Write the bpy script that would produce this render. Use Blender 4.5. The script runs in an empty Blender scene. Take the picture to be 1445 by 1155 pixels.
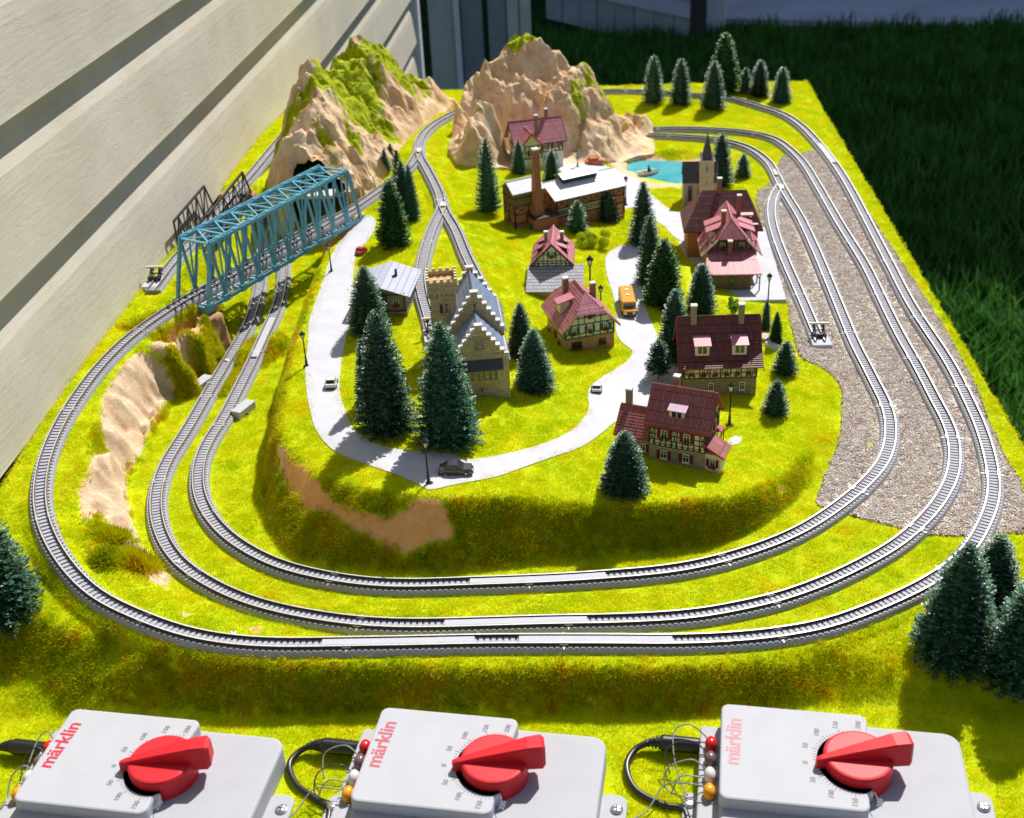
import bpy, bmesh, math, random
import numpy as np
from mathutils import Vector, Matrix, noise as mnoise
from mathutils.geometry import delaunay_2d_cdt

# one Blender unit is one centimetre of the model layout
SC = bpy.context.scene
COL = SC.collection
random.seed(7)
NR = np.random.default_rng(11)

# ------------------------------------------------------------------ camera
FPX, CXP, CYP, HCAM = 1700.0, 722.5, 577.5, 42.0
def _basis():
    a = np.array([830.0 - CXP, -400.0 - CYP, FPX]); b = np.array([1000.0, -50.0, 0.0])
    n = np.cross(b, a); n /= np.linalg.norm(n)
    if n[1] < 0: n = -n
    d = a / np.linalg.norm(a); w = np.cross(n, d)
    if w[0] < 0: w = -w
    return np.array([w, d, -n])
RC = _basis()
def ray(x, y): return RC @ np.array([x - CXP, y - CYP, FPX])
_q = ray(722, 640); _o = _q * (HCAM / -_q[2])
CAM = np.array([-_o[0], -_o[1], HCAM])
def at(x, y, z=0.0):
    r = ray(x, y); return CAM + r * ((z - CAM[2]) / r[2])
def aty(x, y, Y):
    r = ray(x, y); return CAM + r * ((Y - CAM[1]) / r[1])
def atx(x, y, X):
    r = ray(x, y); return CAM + r * ((X - CAM[0]) / r[0])
def proj(P):
    c = RC.T @ (np.array(P, float) - CAM); return c[0] / c[2] * FPX + CXP, c[1] / c[2] * FPX + CYP

cd = bpy.data.cameras.new('camera'); cam = bpy.data.objects.new('camera', cd); COL.objects.link(cam)
M = Matrix.Identity(4)
for i in range(3):
    M[i][0] = RC[i][0]; M[i][1] = -RC[i][1]; M[i][2] = -RC[i][2]; M[i][3] = CAM[i]
cam.matrix_world = M
cd.sensor_fit = 'HORIZONTAL'; cd.sensor_width = 36; cd.lens = FPX / 1445 * 36
cd.clip_start = 1.0; cd.clip_end = 6000
cd.dof.use_dof = True; cd.dof.focus_distance = 74; cd.dof.aperture_fstop = 0.19
SC.camera = cam

# ------------------------------------------------------------------ light
SUN_EL, SUN_AZ = math.radians(49), math.radians(25)
wd = bpy.data.worlds.new('World'); SC.world = wd; wd.use_nodes = True
wn = wd.node_tree; bg = wn.nodes['Background']
sky = wn.nodes.new('ShaderNodeTexSky'); sky.sky_type = 'NISHITA'; sky.sun_disc = False
sky.sun_elevation = SUN_EL; sky.sun_rotation = SUN_AZ
wn.links.new(sky.outputs[0], bg.inputs[0]); bg.inputs[1].default_value = 0.078
sd = bpy.data.lights.new('sun', 'SUN'); sd.energy = 5.0; sd.angle = math.radians(0.5); sd.color = (1.0, 0.965, 0.90)
so = bpy.data.objects.new('sun', sd); COL.objects.link(so)
SUNV = Vector((math.cos(SUN_EL) * math.sin(SUN_AZ), math.cos(SUN_EL) * math.cos(SUN_AZ), math.sin(SUN_EL)))
so.rotation_euler = SUNV.to_track_quat('Z', 'Y').to_euler()
so.location = SUNV * 300
vs = SC.view_settings; SC.display_settings.display_device = 'sRGB'
vs.view_transform = 'Standard'; vs.look = 'None'; vs.gamma = 1; vs.exposure = 0.34; vs.use_curve_mapping = False

# ------------------------------------------------------------------ helpers
def tag(o, label=None, cat=None, group=None, kind=None):
    if label: o['label'] = label
    if cat: o['category'] = cat
    if group: o['group'] = group
    if kind: o['kind'] = kind
    return o
def thing(name, label, cat, loc=(0, 0, 0), rz=0.0, group=None):
    o = bpy.data.objects.new(name, None); COL.objects.link(o)
    o.empty_display_size = 0.5
    o.location = loc; o.rotation_euler = (0, 0, rz)
    return tag(o, label, cat, group)
def copy_tree(o, parent=None):
    c = o.copy(); COL.objects.link(c)
    if parent: c.parent = parent
    for ch in o.children: copy_tree(ch, c)
    return c
def link_mesh(name, me, parent=None, smooth=False):
    o = bpy.data.objects.new(name, me); COL.objects.link(o)
    if parent: o.parent = parent
    if smooth:
        me.polygons.foreach_set('use_smooth', [True] * len(me.polygons))
    return o
class MB:
    def __init__(s): s.v = []; s.f = []; s.m = []; s.cm = 0
    def add(s, vs, fs):
        b = len(s.v); s.v += [tuple(p) for p in vs]; s.f += [tuple(i + b for i in f) for f in fs]; s.m += [s.cm] * len(fs)
        return s
    def box(s, x0, x1, y0, y1, z0, z1):
        return s.add([(x0,y0,z0),(x1,y0,z0),(x1,y1,z0),(x0,y1,z0),(x0,y0,z1),(x1,y0,z1),(x1,y1,z1),(x0,y1,z1)],
                     [(0,3,2,1),(4,5,6,7),(0,1,5,4),(1,2,6,5),(2,3,7,6),(3,0,4,7)])
    def bevbox(s, x0, x1, y0, y1, z0, z1, b=0.05, r=0.0, n=4):
        # box with rounded vertical corners (r) and a chamfered top edge (b)
        r = max(r, b)
        def ring(z, ins):
            P = []
            for (cx, cy, a0) in ((x1-r, y1-r, 0), (x0+r, y1-r, 90), (x0+r, y0+r, 180), (x1-r, y0+r, 270)):
                for i in range(n + 1):
                    a = math.radians(a0 + 90 * i / n); rr = max(r - ins, 0.001)
                    P.append((cx + rr * math.cos(a), cy + rr * math.sin(a), z))
            return P
        R = [ring(z0, 0), ring(z1 - b, 0), ring(z1 - b * 0.35, b * 0.3), ring(z1, b)]
        k = len(R[0]); V = [p for q in R for p in q]; F = []
        for j in range(3):
            for i in range(k):
                F.append((j*k+i, j*k+(i+1) % k, (j+1)*k+(i+1) % k, (j+1)*k+i))
        F.append(tuple(range(3*k, 4*k))); F.append(tuple(range(k-1, -1, -1)))
        return s.add(V, F)
    def prism(s, poly, h, axis='z', a0=0.0):
        # poly list of 2d points, extruded from a0 to a0+h on the axis
        n = len(poly); V = []
        for t in (a0, a0 + h):
            for (p, q) in poly:
                V.append((p, q, t) if axis == 'z' else ((p, t, q) if axis == 'y' else (t, p, q)))
        F = [tuple(range(n - 1, -1, -1)), tuple(range(n, 2 * n))] + [(i, (i+1) % n, n+(i+1) % n, n+i) for i in range(n)]
        return s.add(V, F)
    def bar(s, p, q, w, h=None, up=(0, 0, 1)):
        h = h or w; p = Vector(p); q = Vector(q); d = (q - p)
        if d.length < 1e-6: return s
        d.normalize(); u = Vector(up)
        if abs(d.dot(u)) > 0.98: u = Vector((0, 1, 0))
        a = d.cross(u).normalized() * (w / 2); b = a.cross(d).normalized() * (h / 2)
        V = [p-a-b, p+a-b, p+a+b, p-a+b, q-a-b, q+a-b, q+a+b, q-a+b]
        return s.add([tuple(v) for v in V], [(0,1,2,3),(7,6,5,4),(0,4,5,1),(1,5,6,2),(2,6,7,3),(3,7,4,0)])
    def tube(s, pts, rad, n=8, caps=True):
        pts = [Vector(p) for p in pts]; k = len(pts)
        rad = rad if hasattr(rad, '__len__') else [rad] * k
        V = []; a = None
        for i, p in enumerate(pts):
            d = (pts[min(i+1, k-1)] - pts[max(i-1, 0)]).normalized()
            if a is None:
                a = d.orthogonal().normalized()
            a = (a - d * a.dot(d)).normalized(); b = d.cross(a)
            for j in range(n):
                t = 2 * math.pi * j / n; V.append(tuple(p + (a * math.cos(t) + b * math.sin(t)) * rad[i]))
        F = [(i*n+j, i*n+(j+1) % n, (i+1)*n+(j+1) % n, (i+1)*n+j) for i in range(k-1) for j in range(n)]
        if caps: F += [tuple(range(n-1, -1, -1)), tuple(range((k-1)*n, k*n))]
        return s.add(V, F)
    def lathe(s, prof, c=(0, 0, 0), n=12):
        V = []; k = len(prof)
        for (r, z) in prof:
            for j in range(n):
                t = 2 * math.pi * j / n; V.append((c[0] + r*math.cos(t), c[1] + r*math.sin(t), c[2] + z))
        F = [(i*n+j, i*n+(j+1) % n, (i+1)*n+(j+1) % n, (i+1)*n+j) for i in range(k-1) for j in range(n)]
        F += [tuple(range(n-1, -1, -1)), tuple(range((k-1)*n, k*n))]
        return s.add(V, F)
    def quad(s, a, b, c, d): return s.add([a, b, c, d], [(0, 1, 2, 3)])
    def build(s, name, mat, parent=None, smooth=False, kind=None):
        me = bpy.data.meshes.new(name); me.from_pydata(s.v, [], s.f); me.validate(); 
        mats = mat if isinstance(mat, (list, tuple)) else [mat]
        for m_ in mats: me.materials.append(m_)
        if len(mats) > 1 and len(me.polygons) == len(s.m): me.polygons.foreach_set('material_index', s.m)
        me.update()
        o = link_mesh(name, me, parent, smooth)
        if kind: o['kind'] = kind
        return o
    def xf(s, fn): s.v = [tuple(fn(p)) for p in s.v]; return s

# ------------------------------------------------------------------ materials
MATS = {}
def nt_new(name):
    m = bpy.data.materials.new(name); m.use_nodes = True; return m, m.node_tree, m.node_tree.nodes['Principled BSDF']
def N(t, ty, **kw):
    n = t.nodes.new(ty)
    for k, v in kw.items(): setattr(n, k, v)
    return n
def L(t, a, b): t.links.new(a, b)
def noisetex(t, scale, detail=4, rough=0.6, coord='Object', vec=None):
    tc = N(t, 'ShaderNodeTexCoord'); n = N(t, 'ShaderNodeTexNoise'); n.inputs['Scale'].default_value = scale
    n.inputs['Detail'].default_value = detail; n.inputs['Roughness'].default_value = rough
    if vec is None: L(t, tc.outputs[coord], n.inputs['Vector'])
    else: L(t, vec, n.inputs['Vector'])
    return n
def ramp(t, fac, stops):
    r = N(t, 'ShaderNodeValToRGB'); L(t, fac, r.inputs[0]); e = r.color_ramp.elements
    while len(e) < len(stops): e.new(0.5)
    for i, (p, c) in enumerate(stops):
        e[i].position = p; e[i].color = (*c, 1) if len(c) == 3 else c
    return r
def bump(t, h, strength, dist, bs, prev=None):
    b = N(t, 'ShaderNodeBump'); b.inputs['Strength'].default_value = strength; b.inputs['Distance'].default_value = dist
    L(t, h, b.inputs['Height'])
    if prev: L(t, prev.outputs[0], b.inputs['Normal'])
    L(t, b.outputs[0], bs.inputs['Normal']); return b
def mat(name, c, rough=0.6, var=0.25, scale=3.0, metal=0.0, bmp=0.3, bdist=0.03, spec=0.4, c2=None, fine=None, coat=0.0):
    if name in MATS: return MATS[name]
    m, t, b = nt_new(name)
    n = noisetex(t, scale, 5, 0.65)
    c2 = c2 or tuple(x * (1 - var) for x in c)
    r = ramp(t, n.outputs[0], [(0.32, c2), (0.68, tuple(min(x * (1 + var * 0.4), 1) for x in c))])
    L(t, r.outputs[0], b.inputs['Base Color'])
    b.inputs['Roughness'].default_value = rough; b.inputs['Metallic'].default_value = metal
    b.inputs['Specular IOR Level'].default_value = spec
    if coat: b.inputs['Coat Weight'].default_value = coat
    if bmp:
        n2 = noisetex(t, (fine or scale * 8), 4, 0.7); bump(t, n2.outputs[0], bmp, bdist, b)
    MATS[name] = m; return m
def brickmat(name, c1, c2, mortar, bw, bh, rough=0.7, vertical=True, gap=0.02, offset=0.5, var=0.3, bd=0.03, spec=0.3):
    # masonry or tile courses from object coordinates, using the wall's own direction
    if name in MATS: return MATS[name]
    m, t, b = nt_new(name)
    tc = N(t, 'ShaderNodeTexCoord'); sx = N(t, 'ShaderNodeSeparateXYZ'); L(t, tc.outputs['Object'], sx.inputs[0])
    gn = N(t, 'ShaderNodeNewGeometry'); 
    tr = N(t, 'ShaderNodeVectorTransform', vector_type='NORMAL', convert_from='WORLD', convert_to='OBJECT'); L(t, gn.outputs['True Normal'], tr.inputs[0])
    sn = N(t, 'ShaderNodeSeparateXYZ'); L(t, tr.outputs[0], sn.inputs[0])
    ax = N(t, 'ShaderNodeMath', operation='ABSOLUTE'); L(t, sn.outputs[0], ax.inputs[0])
    ay = N(t, 'ShaderNodeMath', operation='ABSOLUTE'); L(t, sn.outputs[1], ay.inputs[0])
    gt = N(t, 'ShaderNodeMath', operation='GREATER_THAN'); L(t, ax.outputs[0], gt.inputs[0]); L(t, ay.outputs[0], gt.inputs[1])
    mx = N(t, 'ShaderNodeMix'); L(t, gt.outputs[0], mx.inputs[0]); L(t, sx.outputs[0], mx.inputs[2]); L(t, sx.outputs[1], mx.inputs[3])
    cb = N(t, 'ShaderNodeCombineXYZ'); L(t, mx.outputs[0], cb.inputs[0]); L(t, sx.outputs[2], cb.inputs[1])
    br = N(t, 'ShaderNodeTexBrick'); L(t, cb.outputs[0], br.inputs[0])
    br.inputs['Scale'].default_value = 1; br.inputs['Brick Width'].default_value = bw; br.inputs['Row Height'].default_value = bh
    br.inputs['Mortar Size'].default_value = gap; br.inputs['Mortar Smooth'].default_value = 0.2; br.offset = offset
    br.inputs['Color1'].default_value = (*c1, 1); br.inputs['Color2'].default_value = (*c2, 1); br.inputs['Mortar'].default_value = (*mortar, 1)
    n = noisetex(t, 4, 5); hs = N(t, 'ShaderNodeMix', data_type='RGBA', blend_type='MULTIPLY'); hs.inputs[0].default_value = var
    L(t, br.outputs[0], hs.inputs[6]); rr = ramp(t, n.outputs[0], [(0.3, (0.45,)*3), (0.7, (1.1,)*3)]); L(t, rr.outputs[0], hs.inputs[7])
    L(t, hs.outputs[2], b.inputs['Base Color']); b.inputs['Roughness'].default_value = rough; b.inputs['Specular IOR Level'].default_value = spec
    inv = N(t, 'ShaderNodeMath', operation='SUBTRACT'); inv.inputs[0].default_value = 1; L(t, br.outputs[1], inv.inputs[1])
    b1 = bump(t, inv.outputs[0], 0.8, bd, b); n3 = noisetex(t, 30, 3); bump(t, n3.outputs[0], 0.35, 0.02, b, b1)
    MATS[name] = m; return m
# ------------------------------------------------------------------ tracks: centre lines (photo column, row, height) -> layout coordinates
def line_from(pts, sig=1.1, ds=0.33, lift=0.42):
    W = np.array([at(p[0], p[1], p[2] + lift) - np.array([0, 0, lift]) for p in pts])
    out = []
    n = len(W)
    for i in range(n - 1):
        p0 = W[max(i-1, 0)]; p1 = W[i]; p2 = W[i+1]; p3 = W[min(i+2, n-1)]
        if i == 0: p0 = 2 * p1 - p2
        if i == n - 2: p3 = 2 * p2 - p1
        k = max(2, int(np.linalg.norm(p2 - p1) / 0.12))
        for j in range(k):
            t = j / k; t2 = t*t; t3 = t2*t
            out.append(0.5 * ((2*p1) + (-p0+p2)*t + (2*p0-5*p1+4*p2-p3)*t2 + (-p0+3*p1-3*p2+p3)*t3))
    out.append(W[-1]); P = np.array(out)
    def resample(P, ds):
        s = np.r_[0, np.cumsum(np.linalg.norm(np.diff(P, axis=0), axis=1))]
        q = np.arange(0, s[-1], ds); return np.c_[[np.interp(q, s, P[:, k]) for k in range(3)]].T
    P = resample(P, 0.1)
    if sig > 0:
        r = int(3 * sig / 0.1); kx = np.arange(-r, r + 1) * 0.1; ker = np.exp(-kx**2 / (2*sig*sig)); ker /= ker.sum()
        a = 2 * P[0] - P[1:r+1][::-1] if len(P) > r else None
        if a is not None:
            z = 2 * P[-1] - P[-r-1:-1][::-1]
            Q = np.vstack([a, P, z]); P = np.c_[[np.convolve(Q[:, k], ker, 'valid') for k in range(3)]].T
    return resample(P, ds)

PX_OUTER = [(840,129,.3),(866,127.5,.2),(921.6,129,0),(977,133,0),(1032,138.5,0),(1072.7,149.6,0),(1106,160.7,0),(1131,177,0),(1153,199.5,0),(1175,227,0),(1200,266,0),
 (1254.5,370,0),(1287,432,0),(1338.6,510.5,0),(1370,572,0),(1382.6,600,0),(1392.5,629,0),(1399.6,658,0),(1403,687,0),(1400,712,0),(1388.6,740,0),(1373,769,0),(1350,794,0),(1322,814,0),(1291,831.5,0),
 (1239,855,0),(1183.5,876,0),(1159.4,883,0),(1098.5,893.6,0),(1029,900.2,0),(960,903,.1),(867,902.6,.2),(779.4,902.5,.3),(679.7,902.9,.35),(589.4,905,.4),(487,906.8,.45),(417.7,908,.5),(366,907.2,.6),
 (324.7,903.8,.7),(283,897.4,.8),(241.6,886.8,1.0),(200,870.7,1.2),(155,851,1.45),(134,838.5,1.6),(111.6,818.7,1.8),(93.3,797,2.05),(78.8,776,2.25),(67.7,755,2.45),(59.7,732,2.65),(55.2,705,2.85),
 (57,675,3.1),(65.3,640,3.35),(86,594,3.6),(110.8,555,3.8),(138.5,519,3.95),(177,480,4),(221.6,447,4),(266,419,4),(300,402,4),(400,348,4),(500,292,4),(516,281,4),(549.5,257,4),(577,235,4),
 (590,214,4),(592,196,4),(607.6,178,4),(632.5,163,4),(668,148,4)]
PX_MIDDLE = [(880,183,0),(894,182.5,0),(921.6,181.5,0),(977,181,0),(1046,185,0),(1088,193,0),(1108.7,205,0),(1133.6,229,0),(1156,265,0),(1186,317,0),(1219,370,0),(1237.7,407,0),(1255.7,444.7,0),(1275,482,0),
 (1286.9,502,0),(1304,533,0),(1320.9,566.4,0),(1330.6,583,0),(1339.7,602,0),(1345.5,620,0),(1347.5,640,0),(1347,658,0),(1342.6,677.5,0),(1332,697,0),(1319.4,717,0),(1293,744.5,0),(1265,768,0),(1223.9,791.5,0),
 (1168.5,818.5,0),(1127,834,0),(1098.5,843.8,0),(1029.3,859,0),(969.4,868.4,0),(867,874,0),(779.4,875.3,0),(679.7,878.4,0),(589.4,880.6,0),(514.7,878.3,0),(459,871.4,0),(399.4,860.8,0),(352.4,848,0),(315,833,0),
 (283,815.3,0),(255.4,796,0),(240,777,0),(226,750.8,0),(219.8,723,0),(219.6,702.3,0),(224.6,676,0),(238,645,0),(261,610.5,0),(292.4,556,0),(310.4,526,0),(322.7,505.4,0),(330.8,491.6,0),(346,466,0),(357,438,0),
 (364.5,410.5,0),(367,388,0),(368,360,0),(372,330,0),(382,300,0),(394,278,0)]
PX_INNER = [(895,191,0),(908,190,0),(949,191.5,0),(1004.7,195,0),(1046,204,0),(1067,214,0),(1086.6,231,0),(1099,255,0),(1111,276.6,0),(1130,307.8,0),(1147,343.6,0),(1158.6,370,0),(1174,407,0),(1189.5,444.7,0),
 (1205,482,0),(1215,502,0),(1225.6,522,0),(1236.5,544,0),(1248.5,566.4,0),(1256,590,0),(1257,616,0),(1252,641,0),(1240,662,0),(1222.5,681,0),(1202,699.5,0),(1171.5,722.5,0),(1140,742.9,0),(1120,752.5,0),(1098.5,763,0),
 (1029.3,786,0),(969.4,800.2,0),(921.6,806.5,0),(867,811,0),(779.4,816.8,0),(649,821.7,0),(589.4,824,0),(545,823.5,0),(500.8,820,0),(445.4,810.5,0),(399.4,799,0),(370.4,786.8,0),(340,770,0),(315,750.8,0),
 (297.4,730,0),(285,709,0),(279.4,688.5,0),(279,667,0),(283,645,0),(297,616,0),(316,588,0),(347.8,526,0),(355.4,511,0),(373.8,470.8,0),(383,451,0),(393,425,0),(399,394,0),(399.5,372,0),(400,345,0),(403,315,0),(410,285,0)]
PX_SIDING = [(1101,262,0),(1092,277,0),(1088.5,292,0),(1089.6,312.4,0),(1096,336,0),(1109,370,0),(1125.6,407.4,0),(1141.8,444.7,0),(1147,457,0),(1158,484,0)]
PX_BRANCH_L = [(590,208,4),(593,222,4),(602,237,4),(618.7,270,4),(624,291,4),(618,305,4),(607.6,328,4),(597.6,361,4),(593,389,4),(596,415.7,4),(604,442,4),(609,462,4),(612,478,4)]
PX_BRANCH_R = [(621,281,4),(629,300,4),(643.6,325,4),(657,358,4),(668,380,4),(684,412,4),(690,426,4)]
PX_WALLSIDE = [(452,128,4),(430,154,4),(404,185,4),(378,216,4),(355,244,4),(330,272,4),(290,318,4),(255,356,4),(235,380,4),(222,398,4),(214,408,4)]
T_OUTER = line_from(PX_OUTER); T_MID = line_from(PX_MIDDLE); T_INN = line_from(PX_INNER)
T_SID = line_from(PX_SIDING, 0.8); T_BL = line_from(PX_BRANCH_L, 0.8); T_BR = line_from(PX_BRANCH_R, 0.8); T_WALL = line_from(PX_WALLSIDE, 0.8)

# ------------------------------------------------------------------ terrain heights: control points, triangulated, then smoothed and roughened
BX0, BX1, BY0, BY1 = -30.4, 33.0, -40.0, 89.0
CP = []   # world control points
def c(px, py, z): p = at(px, py, z); CP.append((p[0], p[1], z))
def cw(x, y, z): CP.append((x, y, z))
def dens(pts, step=22):
    # a denser line of the same control points
    out = []
    for a, b in zip(pts[:-1], pts[1:]):
        k = max(1, int(math.hypot(b[0]-a[0], b[1]-a[1]) / step))
        for j in range(k): t = j / k; out.append(tuple(a[i] + (b[i]-a[i]) * t for i in range(3)))
    out.append(pts[-1]); return out
for x in (0, 400, 800, 1200, 1445): c(x, 1155, -2)
for x, y, z in dens([(0,1012,-2),(250,1006,-2),(450,1004,-2),(650,1004,-2),(850,1004,-2),(1000,1003,-2),(1150,1000,-2),(1290,990,-2),(1445,1000,-2)]): c(x, y + 3*math.sin(x*.021) , z)
for x, y, z in dens([(285,934,.35),(400,941,.35),(550,943,.3),(700,944,.25),(850,943,.15),(1000,940,0),(1100,930,-.1)]): c(x, y + 2*math.sin(x*.03), z)
for x, y, z in ((1180,912,-.2),(1250,900,-.3),(1330,870,-.3),(1420,850,-.3)): c(x, y, z)
for x, y, z in ((1270,945,-1.0),(1400,930,-1.0),(1360,960,-1.5)): c(x, y, z)
for x, y, z in ((0,780,2.2),(0,850,1.2),(60,870,1.2),(50,900,.3),(120,893,.9),(200,920,.6),(60,950,-.9),(150,950,-.6),(250,962,-.9),(0,960,-1.4)): c(x, y, z)
for x, y in ((-30.4,-40),(33,-40),(-30.4,-30),(33,-30)): cw(x, y, -2)
for y, z in ((-24,-1.2),(-20,-.6),(-14,-.1),(0,0),(20,0),(40,0),(60,0),(75,0),(89,.25)): cw(33, y, z)
for y, z in ((-22,-.8),(-16,1.6),(-10,2.9),(-4,3.5),(4,3.9),(12,4),(22,4),(28,3.9),(30,2.4),(40,2.4),(44,3.9),(60,4),(75,3),(89,1.5)): cw(-30.4, y, z)
for x in (-20, -8, 4, 14, 24): cw(x, 89, .4)
# ridge carrying the outer line, and the foot of its rock face
for x, y, z in dens([(312,437,4),(280,446,4),(230,485,4),(195,496,4),(165,524,3.9),(143,562,3.75),(134,605,3.5),(128,650,3.1),(110,700,2.7),(114,738,2.4),(150,790,1.8),(200,838,1.1),(250,868,.75),(300,882,.6),(400,888,.35)]): c(x, y, z)
for x, y, z in dens([(322,480,0),(302,503,0),(262,528,0),(244,560,0),(226,600,0),(204,640,0),(182,672,0),(180,715,0),(200,760,0),(225,795,0),(245,826,0),(262,840,0)]): c(x, y, 0)
for x, y, z in ((330,905,.4),(600,892,.2),(800,888,.1),(1000,884,0)): c(x, y, z)
for x, y in ((330,560),(340,525),(300,620),(250,690),(265,760),(330,820),(450,850),(650,850),(850,845),(1020,825),(1150,790),(1240,730),(1300,650),(1280,600),(1200,560),(1190,500),(1150,420),(1120,340),(1100,290),(1250,480),(1200,380),(1160,300),(1110,240),(1380,640),(1420,760),(1300,800),(1200,850)): c(x, y, 0)
for x, y in ((330,640),(350,720),(400,775),(310,700),(345,590),(375,520),(395,470)): c(x, y, 0)
# valley under the bridge
for X, Y in ((-21,20),(-19,25),(-18,30),(-21,30),(-22,36),(-19,37),(-24,33),(-16.5,37)): cw(X, Y, 0)
for X, Y, z in ((-27.5,27,3.6),(-28,31,2.2),(-28,40,2.2),(-26.6,17.2,4),(-25.5,19,2.5),(-24,19,0.2),(-26,24,1.2),(-26,30,.6)): cw(X, Y, z)
# village plateau: brow and foot
BROW = [(507,302,4),(478,330,4),(462,352,4),(441,400,4),(418,465,4),(399,540,3.9),(390,595,3.8),(400,630,3.65),(436,662,3.75),(494,684,3.8),(549,695,3.75),(596,700,3.7),(650,703,3.55),(700,699,3.35),(760,704,2.95),(820,711,2.7),(900,714,2.6),(960,710,2.5),(1020,706,2.3),(1070,692,1.9),(1108,668,1.3),(1150,620,.6),(1178,570,.25),(1165,530,.2)]
for p in dens(BROW): c(*p)
for i, (x, y, z) in enumerate(dens(BROW[:8])):
    p = at(x, y, z); CP.append((p[0] - 1.1, p[1] - 0.2, 0.0))
for x, y, z in dens([(372,668,0),(376,735,0),(410,784,0),(460,801,0),(530,808,0),(600,809,0),(700,804,0),(800,792,0),(900,777,0),(1000,766,0),(1060,746,0),(1105,718,0),(1160,664,0)]): c(x, y, z)
for x, y, z in ((690,566,3.7),(600,600,3.6),(540,605,3.6),(640,500,3.8),(540,440,4),(500,400,4),(540,340,4),(577,290,4),(560,215,4),(632,190,4),(612,440,4),(655,330,4),(683,400,4),(700,450,3.8),
   (700,335,3.3),(735,392,2.5),(752,345,2.1),(715,300,2.2),(690,260,2.6),(660,230,3.2),(640,300,3.8),(740,560,3.0),(800,512,2.5),(735,440,2.9),(775,420,2.3),(872,490,2.2),(843,548,2.2),(905,500,1.9),
   (885,430,1.8),(870,370,1.5),(860,335,1.5),(900,295,.7),(760,650,2.9),(640,664,3.4),(500,640,3.7),(455,580,3.85),(455,470,4),(495,345,4),(930,545,1.8),(700,620,3.2),(760,600,2.95),(1010,550,1.5),
   (1100,560,1.1),(1100,470,.5),(1095,440,.3),(960,430,1.2),(965,350,.5),(1075,330,.2),(1000,250,.2),(985,290,.4),(720,325,2),(800,312,1.6),(830,240,.8),(720,235,1.8),(790,225,1.0),(940,320,.6),(990,660,2.1),
   (870,640,2.4),(880,695,2.55),(1060,630,1.5),(1030,600,1.6),(780,350,1.9)): c(x, y, z)
# lake basin and the fields behind it
LAKE = [(876,236),(886,230),(915,228),(945,229),(972,231),(984,244),(980,262),(957,264),(925,267),(905,258),(890,248)]
for x, y in ((900,242),(930,245),(955,250),(940,233),(965,240)): c(x, y, -1.1)
for x, y, z in ((872,240,.15),(890,254,.15),(915,270,.15),(960,269,.15),(990,262,.15),(990,236,-.1),(930,213,0),(980,210,0),(1040,230,0),(1050,260,0),(905,206,0),(1000,225,0),(880,222,.1)): c(x, y, z)
for x, y in ((920,165),(1000,165),(1080,175),(1100,130),(1150,180),(950,135)): c(x, y, 0)
for X, Y, z in ((-12,78,1),(0,80,.5),(-25,62,4),(-20,50,4),(-10,66,4),(-12,60,4),(-12,52,4),(0,62,2),(5,66,1),(10,70,.2),(-4,62,2.5),(-6,54,3.4)): cw(X, Y, z)

GS = 0.17
GX = np.arange(BX0, BX1 + 1e-6, (BX1 - BX0) / int((BX1 - BX0) / GS)); GY = np.arange(BY0, BY1 + 1e-6, (BY1 - BY0) / int((BY1 - BY0) / GS))
NX, NY = len(GX), len(GY); dX = GX[1] - GX[0]; dY = GY[1] - GY[0]
def tin(points, gx, gy, fill=0.0):
    pts = [Vector((p[0], p[1])) for p in points]
    res = delaunay_2d_cdt(pts, [], [], 0, 1e-4)
    V2 = res[0]; T = res[2]; orig = res[3]
    zz = np.array([points[o[0]][2] if o else 0 for o in orig])
    Z = np.full((len(gy), len(gx)), np.nan)
    for t in T:
        (x0, y0), (x1, y1), (x2, y2) = [tuple(V2[i]) for i in t]
        det = (y1-y2)*(x0-x2) + (x2-x1)*(y0-y2)
        if abs(det) < 1e-9: continue
        i0, i1 = np.searchsorted(gx, min(x0,x1,x2) - 1e-6), np.searchsorted(gx, max(x0,x1,x2) + 1e-6)
        j0, j1 = np.searchsorted(gy, min(y0,y1,y2) - 1e-6), np.searchsorted(gy, max(y0,y1,y2) + 1e-6)
        if i1 <= i0 or j1 <= j0: continue
        X, Y = np.meshgrid(gx[i0:i1], gy[j0:j1])
        a = ((y1-y2)*(X-x2) + (x2-x1)*(Y-y2)) / det; b = ((y2-y0)*(X-x2) + (x0-x2)*(Y-y2)) / det; cc = 1 - a - b
        ok = (a >= -1e-6) & (b >= -1e-6) & (cc >= -1e-6)
        sub = Z[j0:j1, i0:i1]; sub[ok] = (a*zz[t[0]] + b*zz[t[1]] + cc*zz[t[2]])[ok]
    Z[np.isnan(Z)] = fill
    return Z
def blur(Z, k, n=2):
    for _ in range(n):
        for ax in (0, 1):
            P = np.pad(Z, [(k, k) if a == ax else (0, 0) for a in (0, 1)], mode='edge'); S = np.cumsum(P, axis=ax)
            S = np.insert(S, 0, 0, axis=ax)
            Z = (np.take(S, range(2*k+1, S.shape[ax]), axis=ax) - np.take(S, range(0, S.shape[ax] - 2*k - 1), axis=ax)) / (2*k+1)
    return Z
_bx = [(x, y) for x, y, z in CP]
TZ = tin([(min(max(x, BX0), BX1), min(max(y, BY0), BY1), z) for x, y, z in CP], GX, GY)
TZ = blur(TZ, 1, 3)
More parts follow.
